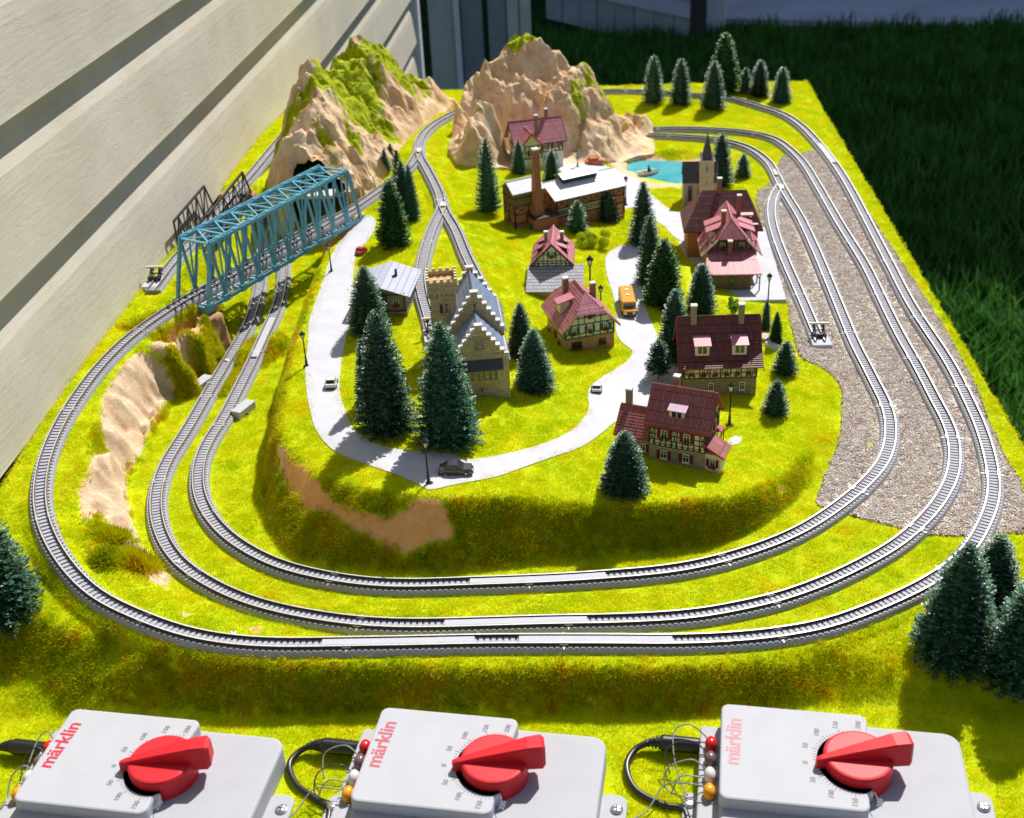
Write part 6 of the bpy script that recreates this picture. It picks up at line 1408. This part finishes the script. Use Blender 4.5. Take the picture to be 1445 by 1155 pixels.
# unseen house, added so that its shadow covers the lawn
m_nb = mat('shade_house_render', (.45, .45, .48), .8, .15, .02, bmp=.2)
NY0 = 640
nh = thing('lawn_shade_house', 'large unseen house added beyond the paving to shade the lawn', 'house', (0, NY0, -75))
mb = MB(); mb.box(-420, 900, 0, 500, 0, 565); mb.build('wall', m_nb, nh)
mb = MB(); mb.prism([(-30, 560), (530, 560), (250, 800)], 1360, 'x', -440); mb.build('roof', m_dark, nh)
for i in range(9): 
    for z in (80, 330): mb = MB(); mb.box(-340+i*140, -260+i*140, -3, 2, z, z+130); f_ = mb.build('window', m_trim, nh); mb = MB(); mb.box(-332+i*140, -268+i*140, -5, -3.2, z+8, z+122); mb.build('pane', m_glass, f_)

# table carrying the board
m_wood = mat('table_wood', (.16, .09, .045), .6, .3, .3, bmp=.2)
tb_ = thing('display_table', 'wooden trestle table carrying the layout board', 'table', (1.3, 24.5, -75)); mb = MB(); mb.box(-31.5, 31.5, -64.5, 64.3, 68, 71.3); mb.build('table_top', m_wood, tb_)
for x in (-28, 28):
    for y in (-58, 58): mb = MB(); mb.box(x-2, x+2, y-2, y+2, 0, 68); mb.build('leg', m_wood, tb_)

# ------------------------------------------------------------------ controllers
m_ctl = mat('controller_grey', (.45, .455, .495), .7, .05, .6, bmp=.2, bdist=.01, fine=14, spec=.3)
m_ctl2 = mat('controller_grey_base', (.41, .415, .455), .7, .05, .6, bmp=.2, bdist=.01, fine=14, spec=.3)
m_knob = mat('knob_red', (.62, .012, .022), .5, .06, 1, bmp=.05, bdist=.005, spec=.35)
m_ink = mat('print_grey', (.17, .17, .21), .6, .1, 5, bmp=0); m_logo = mat('print_red', (.55, .03, .06), .5, .1, 5, bmp=0)
m_screw = mat('screw_metal', (.6, .6, .6), .3, .1, 5, metal=.9)
def text_mesh(body, size, m, parent, loc, rz, name, bold=0.0, sx=1.0):
    cu = bpy.data.curves.new('t', 'FONT'); cu.body = body; cu.size = size; cu.align_x = 'CENTER'; cu.align_y = 'CENTER'; cu.extrude = .004; cu.offset = bold; cu.resolution_u = 3
    ob = bpy.data.objects.new('t', cu); COL.objects.link(ob); dg = bpy.context.evaluated_depsgraph_get(); me = bpy.data.meshes.new_from_object(ob.evaluated_get(dg)); bpy.data.objects.remove(ob); bpy.data.curves.remove(cu)
    me.materials.clear(); me.materials.append(m); me.name = name; o = link_mesh(name, me, parent); o.location = loc; o.rotation_euler = (0, 0, rz); o.scale = (sx, 1, 1); return o
CZ = -2.0
def controller(ox, oy, rz, label, logo):
    t = thing('speed_controller', label, 'speed controller', (ox, oy, CZ), rz, 'speed controllers along the front edge')
    TOP = 2.0; B2 = 1.35
    # lower case
    mb = MB(); mb.bevbox(.05, 11.15, -9.2, -.02, 0, B2, .16, .75, 6); case = mb.build('case', m_ctl2, t, smooth=False)
    mb = MB(); mb.bevbox(-.95, .35, -9.0, -.55, 0, .95, .08, .15, 3); mb.build('terminal_ledge', m_ctl2, t)
    # raised panel with a round bite for the knob
    kx, ky, kr = 6.2, -3.12, 1.6
    P = []
    def arc(cx, cy, r, a0, a1, n): return [(cx + r*math.cos(math.radians(a0+(a1-a0)*i/n)), cy + r*math.sin(math.radians(a0+(a1-a0)*i/n))) for i in range(n+1)]
    P += arc(.4, -6.0+.4, .4, 180, 270, 4); P += arc(6.55-.4, -6.0+.4, .4, 270, 360, 4)
    P += [(6.55, -4.95)] + arc(kx, ky, kr+.12, -70, -290, 26) + [(6.7, -1.75)]
    P += arc(6.85-.4, -.4, .4, 0, 90, 4); P += arc(.4, -.4, .4, 90, 180, 4)
    n = len(P); cxp, cyp = 3.2, -3.0
    def ins(k2): 
        Q = []
        for i in range(n):
            a = Vector((*P[i-1], 0)); b2 = Vector((*P[i], 0)); c2 = Vector((*P[(i+1) % n], 0)); d = (c2-a).normalized(); Q.append((b2.x - d.y*k2*1, b2.y + d.x*k2*1))
        return Q
    mb = MB(); L0 = [(x, y, B2-.02) for x, y in P]; L1 = [(x, y, TOP-.12) for x, y in P]; L2 = [(x, y, TOP-.03) for x, y in ins(.035)]; L3 = [(x, y, TOP) for x, y in ins(.11)]
    V = L0+L1+L2+L3; F = [(j*n+i, j*n+(i+1) % n, (j+1)*n+(i+1) % n, (j+1)*n+i) for j in range(3) for i in range(n)]; F.append(tuple(range(3*n, 4*n))); mb.add(V, F); pan = mb.build('raised_panel', m_ctl, t)
    # knob
    mb = MB(); mb.lathe([(1.56, B2), (1.56, TOP+.40), (1.50, TOP+.48), (1.40, TOP+.51)], (kx, ky, 0), 48); kb = mb.build('knob', m_knob, t)
    for p_ in kb.data.polygons: p_.use_smooth = False
    # pointer wing: narrow at the left tip, a tall block at the right
    g = math.radians(14); ca, sa = math.cos(g), math.sin(g)
    S = [(-1.95, .09, TOP+.05, TOP+.48), (-1.75, .14, TOP+.02, TOP+.56), (-.2, .27, TOP+.1, TOP+.92), (1.55, .42, TOP+.1, TOP+1.28), (2.2, .46, TOP+.12, TOP+1.32), (2.36, .33, TOP+.2, TOP+1.2)]
    V = []; F = []
    for (x, w_, z0, z1) in S: V += [(x, -w_*1.25, z0), (x, w_*1.25, z0), (x, w_*1.02, z1-.07), (x, w_*.88, z1), (x, -w_*.88, z1), (x, -w_*1.02, z1-.07)]
    for i in range(len(S)-1):
        for j in range(6): F.append((i*6+j, i*6+(j+1) % 6, (i+1)*6+(j+1) % 6, (i+1)*6+j))
    F += [tuple(range(5, -1, -1)), tuple(range((len(S)-1)*6, len(S)*6))]
    V = [(kx + x*ca - y*sa, ky + x*sa + y*ca, z) for x, y, z in V]; mb = MB(); mb.add(V, F); mb.build('knob_pointer', m_knob, kb)
    # scale ticks
    q = MB()
    for i in range(41):
        a = math.radians(78 + i*(282-78)/40) + g*.5; big_ = i % 5 == 0; r0, r1 = 1.82, (2.12 if big_ else 2.03); w_ = .035 if big_ else .022
        p0 = (kx+r0*math.cos(a), ky+r0*math.sin(a), TOP+.006); p1 = (kx+r1*math.cos(a), ky+r1*math.sin(a), TOP+.006)
        if abs(i-20) < 1: continue
        q.bar(p0, p1, w_, .006)
    q.build('scale_ticks', m_ink, pan)
    for i, s_ in enumerate(('200', '150', '100', '50', '0', '50', '100', '150', '200')):
        a = math.radians(78 + i*5*(282-78)/40) + g*.5; rr = 2.42 if i != 4 else 2.35
        text_mesh(s_, .34, m_ink, pan, (kx+rr*math.cos(a), ky+rr*math.sin(a), TOP+.008), math.radians(84 - (0 if i < 4 else 0)), 'scale_number', .004)
    text_mesh('märklin', 1.0, logo, pan, (.62, -2.45, TOP+.008), math.radians(88), 'maker_logo', .022, 1.0)
    # terminals
    for i, (mm, yy) in enumerate(((mat('terminal_red', (.6, .015, .02), .25, .1, 2, bmp=0), -2.0), (mat('terminal_brown', (.16, .10, .10), .2, .1, 2, bmp=0), -2.95), (mat('terminal_white', (.62, .60, .60), .25, .1, 2, bmp=0), -3.95), (mat('terminal_yellow', (.80, .33, .01), .25, .1, 2, bmp=0), -4.95))):
        q = MB(); q.lathe([(.30, .0), (.34, .1), (.34, .38), (.24, .56), (.08, .62)], (0, 0, 0), 14); q.xf(lambda v: (v[0]*.82-.42, v[1]*1.15+yy, v[2]+.90)); q.build('terminal', mm, t, smooth=True)
        q = MB(); [q.box(-.95, -.2, yy+dy-.03, yy+dy+.03, .95, 1.0) for dy in (-.48,)]; q.build('ledge_rib', m_bed, t)
    # mounting tabs with screws
    for (tx, ty) in ((11.6, -3.4),):
        q = MB(); q.bevbox(tx-.6, tx+.75, ty-3.2, ty+.9, 0, .2, .05, .5, 5); tab = q.build('mounting_tab', m_ctl2, t); q = MB(); q.lathe([(.3, .2), (.3, .26), (.18, .34), (.05, .36)], (tx+.3, ty, 0), 16); q.build('tab_screw', m_screw, tab)
        q = MB(); q.bar((tx+.12, ty, .365), (tx+.48, ty, .365), .05, .02); q.bar((tx+.3, ty-.18, .365), (tx+.3, ty+.18, .365), .05, .021); q.build('screw_slot', m_dark, tab)
    q = MB(); q.bevbox(-1.6, -.9, -6.3, -4.2, 0, .2, .05, .3, 4); tab = q.build('mounting_tab', m_ctl2, t); q = MB(); q.lathe([(.28, .2), (.28, .26), (.16, .33), (.05, .35)], (-1.3, -4.9, 0), 16); q.build('tab_screw', m_screw, tab)
    return t
def local(t, p): c_, s_ = math.cos(t.rotation_euler.z), math.sin(t.rotation_euler.z); return (t.location.x + p[0]*c_ - p[1]*s_, t.location.y + p[0]*s_ + p[1]*c_, CZ + p[2])
def on_ctl(px, py): return at(px, py, 0.0)
A1, A2, A3 = on_ctl(103, 999), on_ctl(540, 997), on_ctl(1018, 992)
C1 = controller(A1[0], A1[1], math.radians(-6.5), 'grey speed controller with red knob at the bottom left corner', m_logo)
C2 = controller(A2[0], A2[1], math.radians(-6.5), 'grey speed controller with red knob in the middle of the three', mat('print_red_faded', (.52, .10, .14), .5, .2, 5, bmp=0))
C3 = controller(A3[0], A3[1], math.radians(-6.5), 'grey speed controller with red knob at the right, before the dark trees', mat('print_red_pale', (.52, .18, .22), .5, .2, 5, bmp=0))
# plugs and cables
def smooth_path(P, k=8):
    out = []; P = [np.array(p, float) for p in P]; n = len(P)
    for i in range(n-1):
        p0 = P[max(i-1, 0)]; p1 = P[i]; p2 = P[i+1]; p3 = P[min(i+2, n-1)]
        for j in range(k): t = j/k; out.append(.5*((2*p1)+(-p0+p2)*t+(2*p0-5*p1+4*p2-p3)*t*t+(-p0+3*p1-3*p2+p3)*t**3))
    out.append(P[-1]); return [tuple(q) for q in out]
m_rub = mat('black_rubber', (.015, .015, .017), .35, .2, 3, bmp=.05, bdist=.005, spec=.6)
def plug(ctl, label, cable, plen=2.4):
    o = Vector(local(ctl, (-.9, -1.55, .55))); t = thing('power_plug', label, 'plug', tuple(o), ctl.rotation_euler.z, 'power plugs of the controllers')
    mb = MB(); n = 14; pr_ = [(.0, .30), (-.1, .38), (-plen*.75, .40), (-plen*.8, .34)] ; mb.tube([(x, 0, 0) for x, r in pr_], [r for x, r in pr_], 18); mb.build('plug_body', m_rub, t, smooth=False)
    mb = MB(); 
    for i in range(5): x = -plen*.8 - i*.17; r = .33 - i*.035; mb.tube([(x, 0, -.01*i*i), (x-.1, 0, -.01*i*i)], r, 14); mb.tube([(x-.1, 0, -.01*i*i), (x-.18, 0, -.01*(i+1)**2)], r*.7, 10)
    mb.build('strain_relief', m_rub, t)
    x0 = -plen*.8 - .8; path = smooth_path([(x0+.2, 0, -.1)] + cable); mb = MB(); mb.tube(path, .155, 10); mb.build('cable', m_rub, t, smooth=True); return t
plug(C1, 'black power plug entering the left controller at the picture edge', [(-3.4, -.3, -.3), (-4.6, -1.4, -.4), (-3.6, -2.2, -.42), (-2.2, -2.9, -.42), (-1.0, -3.6, -.4), (-.3, -4.6, -.42)], 2.4)
plug(C2, 'black power plug and bent cable left of the middle controller', [(-3.05, -.35, -.25), (-3.25, -1.2, -.3), (-2.5, -2.3, -.35), (-1.3, -3.0, -.4), (-.5, -3.6, -.42), (-.35, -5.4, -.42)])
plug(C3, 'black power plug and curved cable left of the right controller', [(-3.15, -.4, -.25), (-3.45, -1.5, -.3), (-2.9, -2.8, -.35), (-1.6, -3.5, -.4), (-.6, -3.7, -.42), (-.3, -5.4, -.42)])
m_wire = mat('thin_grey_wire', (.28, .29, .28), .35, .1, 5, bmp=0); m_wired = mat('thin_dark_wire', (.05, .05, .05), .35, .1, 5, bmp=0)
def wires(ctl, label, sets):
    t = thing('thin_wires', label, 'wire', local(ctl, (-.9, -3, 0)), ctl.rotation_euler.z, 'thin wires on the controller terminals')
    for i, P in enumerate(sets):
        mb = MB(); mb.tube(smooth_path([(x+.9, y+3, z) for x, y, z in P]), .036, 7); mb.build('wire', m_wired if i == 1 else m_wire, t, smooth=True)
WS = [[(-.5, -1.7, 1.1), (-1.3, -1.25, 1.5), (-2.0, -1.5, 1.3), (-2.0, -2.6, .9), (-1.7, -3.7, .5), (-1.3, -4.6, .3)], [(-.5, -2.6, 1.1), (-1.3, -2.3, 1.5), (-2.3, -2.6, 1.1), (-2.1, -3.6, .5)],
      [(-.5, -3.7, 1.1), (-1.2, -3.6, 1.6), (-2.2, -3.9, 1.2), (-2.2, -4.6, .6), (-1.3, -5.0, .6)], [(-.5, -4.7, 1.1), (-1.3, -4.9, 1.4), (-2.3, -4.6, .8), (-3.0, -5.8, .3), (-4.0, -6.6, .3)], [(-.6, -4.2, 1.1), (-1.6, -4.3, 1.2), (-2.0, -4.9, .6)]]
wires(C1, 'thin wires hanging from the terminals of the left controller', [[(x*.6, y, z) for x, y, z in P] for P in WS[:3]]); wires(C2, 'tangle of thin grey wires at the terminals of the middle controller', WS[1:]); wires(C3, 'loops of thin grey wire at the terminals of the right controller', [[(x*1.08, y+.1, z) for x, y, z in P] for P in WS])
for C_ in (C1, C2, C3): HOLES.append([local(C_, p)[:2] for p in ((-.9, -9.2, 0), (12.2, -9.2, 0), (12.2, -2.5, 0), (11.1, 0, 0), (-.9, -.2, 0))])

# ------------------------------------------------------------------ trees (foot column, foot row, top row)
G0 = 'model fir trees on the layout'
TREES = [
 ('front',633,622,455,95,'large dark fir in front of the castle, right one of the big pair'), ('front',547,606,438,88,'large dark fir left of the castle tower, left one of the big pair'), ('tall',519,572,478,34,'fir half hidden behind the left big fir'),
 ('front',522,468,376,62,'fir standing in front of the chalet'), ('green',557,346,254,48,'bright green fir behind the chalet roof'), ('tall',572,306,228,34,'slim fir behind the bright green fir near the blue bridge'), ('tall',582,310,232,26,'slim fir right of the bright green fir beside the branch track'), ('small',563,262,212,20,'slim fir farthest back of the row beside the branch track'),
 ('small',544,242,211,17,'tiny fir at the foot of the mossy mountain, left of a pair'), ('small',552,226,203,13,'tiny fir at the foot of the mossy mountain, right of a pair'),
 ('front',736,500,428,44,'fir right of the castle roof, upper left of a pair'), ('front',755,548,465,60,'fir right of the castle, lower right of a pair'),
 ('slim',690,300,195,38,'tall dark fir left of the factory'), ('slim',733,246,198,24,'dark fir in front of the valley house, left one'), ('slim',779,258,212,28,'dark fir in front of the valley house, right one beside the tall chimney'),
 ('small',815,327,284,30,'small fir in front of the factory hall'), ('small',857,312,272,34,'small fir at the right end of the factory hall'),
 ('tall',907,345,256,42,'tall dark fir on the right verge of the road, topmost of three'), ('slim',916,402,304,42,'smooth dark fir on the right verge of the road, middle of three'), ('green',936,430,338,56,'bright green fir on the right verge of the road, lowest of three'),
 ('slim',989,440,372,46,'fir with highlight coloured tips between the green fir and the station lean-to'), ('tall',951,505,408,52,'fir behind the left gable of the steep roofed house'),
 ('small',1107,528,483,36,'small dark fir right of the steep roofed house, upper one'), ('small',1094,584,538,38,'small dark fir right of the steep roofed house, lower one'), ('front',881,692,609,72,'fir in front of the wing of the front house, at the brow of the slope'),
 ('slim',1016,262,188,40,'tall dark fir right of the church tower'), ('small',1048,250,218,24,'small dark fir on the grass right of the church'),
 ('slim',922,146,79,34,'left one of the three firs by the back track'), ('slim',960,148,83,34,'middle one of the three firs by the back track'), ('slim',1006,155,86,38,'right one of the three firs by the back track'),
 ('green',1021,130,47,46,'tallest bright green fir at the back edge of the board'), ('small',1051,131,96,22,'little fir right of the tallest one at the back edge'), ('slim',1071,136,85,32,'fir near the back right corner, left of the last two'), ('slim',1102,145,95,32,'fir nearest the back right corner of the board'),
 ('front',1342,925,768,122,'large dark fir at the right behind the right controller, leftmost of the cluster'), ('tall',1394,858,756,84,'dark fir behind the cluster at the lower right edge'), ('front',1442,955,806,128,'large dark fir cut by the right edge of the picture'), ('tall',1462,900,770,60,'dark fir farthest right, cut off by the picture edge'),
 ('front',-4,862,702,130,'large dark fir cut by the left edge of the picture')]
random.seed(5)
for i, (k, px, py, ty, wp, lb) in enumerate(TREES):
    tree(k, px, py, ty, lb, wpx=wp, z=(-1.1 if px > 1300 and py > 840 else None))
tree('open', 929, 536, 484, 'small wispy tree with bare trunk on the road verge left of the steep roofed house', name='conifer_tree', wpx=36)
m_bushy = blade_mat('bush_leaf', [(.3, (.30, .40, .004)), (.6, (.52, .58, .006)), (.85, (.7, .66, .01))], tr=.4); m_bushg = blade_mat('shrub_leaf', [(.3, (.04, .14, .01)), (.6, (.14, .36, .02)), (.85, (.3, .5, .05))]); m_shd = blade_mat('shrub_dark', [(.3, (.006, .03, .015)), (.8, (.03, .09, .05))])
def bush(px, py, rx, rz_, m, label, name='bush', seed=1, n=500, leaf=.12, z=None, stem=False, cl=9):
    P = hit(px, py) if z is None else at(px, py, z); r = random.Random(seed); V = []; F = []
    t = thing(name, label, name.replace('_', ' '), tuple(P)); C = [(r.uniform(-.6, .6)*rx, r.uniform(-.6, .6)*rx, r.uniform(.25, 1.0)*rz_, r.uniform(.3, .55)) for _ in range(cl)]
    for _ in range(n):
        c_ = r.choice(C); d = Vector((r.gauss(0, 1), r.gauss(0, 1), r.gauss(0, 1))).normalized(); rad = c_[3]*min(rx, rz_)*r.uniform(.6, 1.05); p = Vector((c_[0], c_[1], c_[2])) + d*rad
        a = d.orthogonal().normalized()*leaf*r.uniform(.6, 1.2); b2 = d.cross(a).normalized()*leaf*.6; a = a + d*leaf*r.uniform(-.5, .9); b0 = len(V)
        V += [tuple(p-a), tuple(p+b2), tuple(p+a), tuple(p-b2)]; F.append((b0, b0+1, b0+2, b0+3))
    mb = MB(); mb.add(V, F); mb.build('foliage', m, t); mb = MB(); mb.tube([(0, 0, -.2), (.05*rx, 0, rz_*.4), (0, .05*rx, rz_*.8)], [.07, .05, .02], 6); [mb.tube([(0, 0, rz_*.3), (c_[0]*.8, c_[1]*.8, c_[2]*.9)], [.035, .015], 5) for c_ in C[:6]]; mb.build('stem', m_trunk, t); return t
bush(838, 345, 2.2, .9, m_bushy, 'rounded yellow green bush on the grass below the factory hall', seed=4, n=7000, leaf=.06, cl=16)
def tuft(px, py, rx, hmax, label, seed, n=1500):
    P = hit(px, py); r = random.Random(seed); t = thing('rock_shrub', label, 'rock shrub', tuple(P)); mb = MB()
    for _ in range(n):
        x, y = r.gauss(0, rx*.45), r.gauss(0, rx*.45); q = max(0, 1 - math.hypot(x, y)/rx/1.1); h_ = hmax*(.25 + q)*r.uniform(.4, 1); z = hz(P[0]+x, P[1]+y) - P[2]; a = r.uniform(0, 6.28); w_ = .022
        lx, ly = x*.35 + r.uniform(-.2, .2), y*.35 + r.uniform(-.2, .2); dx, dy = math.cos(a)*w_, math.sin(a)*w_
        mb.add([(x-dx, y-dy, z-.05), (x+dx, y+dy, z-.05), (x+lx*.5+dx, y+ly*.5+dy, z+h_*.6), (x+lx, y+ly, z+h_), (x+lx*.5-dx, y+ly*.5-dy, z+h_*.6)], [(0, 1, 2, 3, 4)])
    mb.build('foliage', m_bank, t); return t
m_bank = blade_mat('bank_fibre', [(0.30, (0.20, 0.26, 0.001)), (0.48, (0.42, 0.48, 0.001)), (0.66, (0.66, 0.62, 0.001)), (0.84, (0.62, 0.34, 0.006))], tr=.3)
tuft(158, 762, 1.0, 1.0, 'yellow green tuft growing on the lower left rock face, left part', 5, 3000); tuft(190, 795, 1.2, 1.1, 'yellow green tuft growing on the lower left rock face, right part', 6, 3600); tuft(152, 788, .9, .8, 'yellow green tuft lowest on the lower left rock face', 16, 2400)
tuft(306, 496, .7, .8, 'yellow green tuft at the foot of the near bridge abutment', 7, 2600); tuft(276, 514, .7, .5, 'low yellow green tuft below the brown rock patch', 8, 2000)
bush(1036, 445, .55, 1.5, m_bushg, 'light green leafy plant behind the chimneys of the steep roofed house', name='leafy_plant', seed=9, n=900, leaf=.10, cl=14)
tree('green', 1094, 487, 441, 'small bright green conifer beside the rocks right of the steep roofed house', wpx=20)
tree('slim', 1080, 466, 424, 'thin dark conifer just below the station platform lamp', wpx=17)
for j, (px, py) in enumerate(((1062, 470), (1078, 480), (1088, 490))):
    P = hit(px, py); t = thing('garden_rock', ['reddish rock', 'pale rock', 'white rock'][j]+' in the planting right of the steep roofed house', 'rock', tuple(P), j); rough_block(-.4, .4, -.3, .3, -.1, .35, 20+j, .2).build('stone', (m_sand, m_chapel, m_capst)[j], t)

# ------------------------------------------------------------------ ground, sheets, flock
build_ground()
sheet('road', W_ROAD, m_road, .06, seed=2); sheet('yard_paving', W_YARD, m_road, .045, seed=3); sheet('path', W_PATH, m_road, .05, seed=4); gv = sheet('gravel_bed', W_GRAVEL, m_gravel, .05, .6, jag=.05, seed=5)
src = hidden_source('flock_patch', flock_patch(60, .34, .05, .15, .017, 1), m_flock)
ground = bpy.data.objects['ground']
scatter('flock_grass', ground, src, 'grass', 9.5, .8, 1.3, 3)
bsrc = hidden_source('bank_patch', flock_patch(34, .22, .10, .30, .02, 7), m_bank)
scatter('bank_grass', ground, bsrc, 'bank', 22, .7, 1.4, 8)
r = random.Random(3); sb = MB()
for i in range(7):
    c0 = (r.uniform(-.16, .16), r.uniform(-.16, .16)); s = r.uniform(.028, .058); V = [(c0[0]+s*math.cos(a)*r.uniform(.7, 1.2), c0[1]+s*math.sin(a)*r.uniform(.7, 1.2), -.02) for a in (0, 1.6, 3.1, 4.7)] + [(c0[0]+s*.5*math.cos(a+.5), c0[1]+s*.5*math.sin(a+.5), s*r.uniform(.7, 1.2)) for a in (0, 1.6, 3.1, 4.7)]
    sb.add(V, [(0,1,5,4),(1,2,6,5),(2,3,7,6),(3,0,4,7),(4,5,6,7)])
ms_, t_, b_ = nt_new('gravel_stone'); oi = N(t_, 'ShaderNodeObjectInfo'); r_ = ramp(t_, oi.outputs['Random'], [(0, (.32, .24, .21)), (.3, (.52, .44, .39)), (.7, (.68, .61, .55)), (1, (.82, .77, .71))]); L(t_, r_.outputs[0], b_.inputs['Base Color']); b_.inputs['Roughness'].default_value = .8
gs = hidden_source('stone_cluster', sb, ms_)
# keep stones off the track beds
V = np.empty(len(gv.data.vertices)*3); gv.data.vertices.foreach_get('co', V); V = V.reshape(-1, 3); ATT = []
for v in V:
    i = int(round((v[0]-BX0)/dX)); j = int(round((v[1]-BY0)/dY)); i = min(max(i, 0), NX-1); j = min(max(j, 0), NY-1); ATT.append(1.0 if TD[j, i] > .75 else 0.0)
a = gv.data.attributes.new('stones', 'FLOAT', 'POINT'); a.data.foreach_set('value', ATT)
scatter('gravel_stones', gv, gs, 'stones', 48, .8, 1.4, 4)
# lawn blades
ml2 = blade_mat('lawn_blade', [(.2, (.010, .055, .010)), (.6, (.045, .17, .018)), (.95, (.18, .40, .07))], tr=.3)
r = random.Random(9); lb_ = MB()
for i in range(26):
    x, y = r.uniform(-4, 4), r.uniform(-4, 4); h_ = r.uniform(4, 9.5); a = r.uniform(0, 6.28); bx_, by_ = math.cos(a), math.sin(a); w_ = .28; ln = r.uniform(.2, .8)*h_; P = [(x-by_*w_, y+bx_*w_, 0), (x+by_*w_, y-bx_*w_, 0), (x+bx_*ln*.35+by_*w_*.8, y+by_*ln*.35-bx_*w_*.8, h_*.6), (x+bx_*ln*.35-by_*w_*.8, y+by_*ln*.35+bx_*w_*.8, h_*.6), (x+bx_*ln, y+by_*ln, h_)]
    lb_.add(P, [(0,1,2,3), (3,2,4)])
lsrc = hidden_source('lawn_tuft', lb_, ml2)
lp = flat('lawn_turf', [(30, -30), (230, -30), (250, 425), (-20, 440)], -74.9, ml)
scatter('lawn_grass', lp, lsrc, None, .055, .8, 1.3, 5)
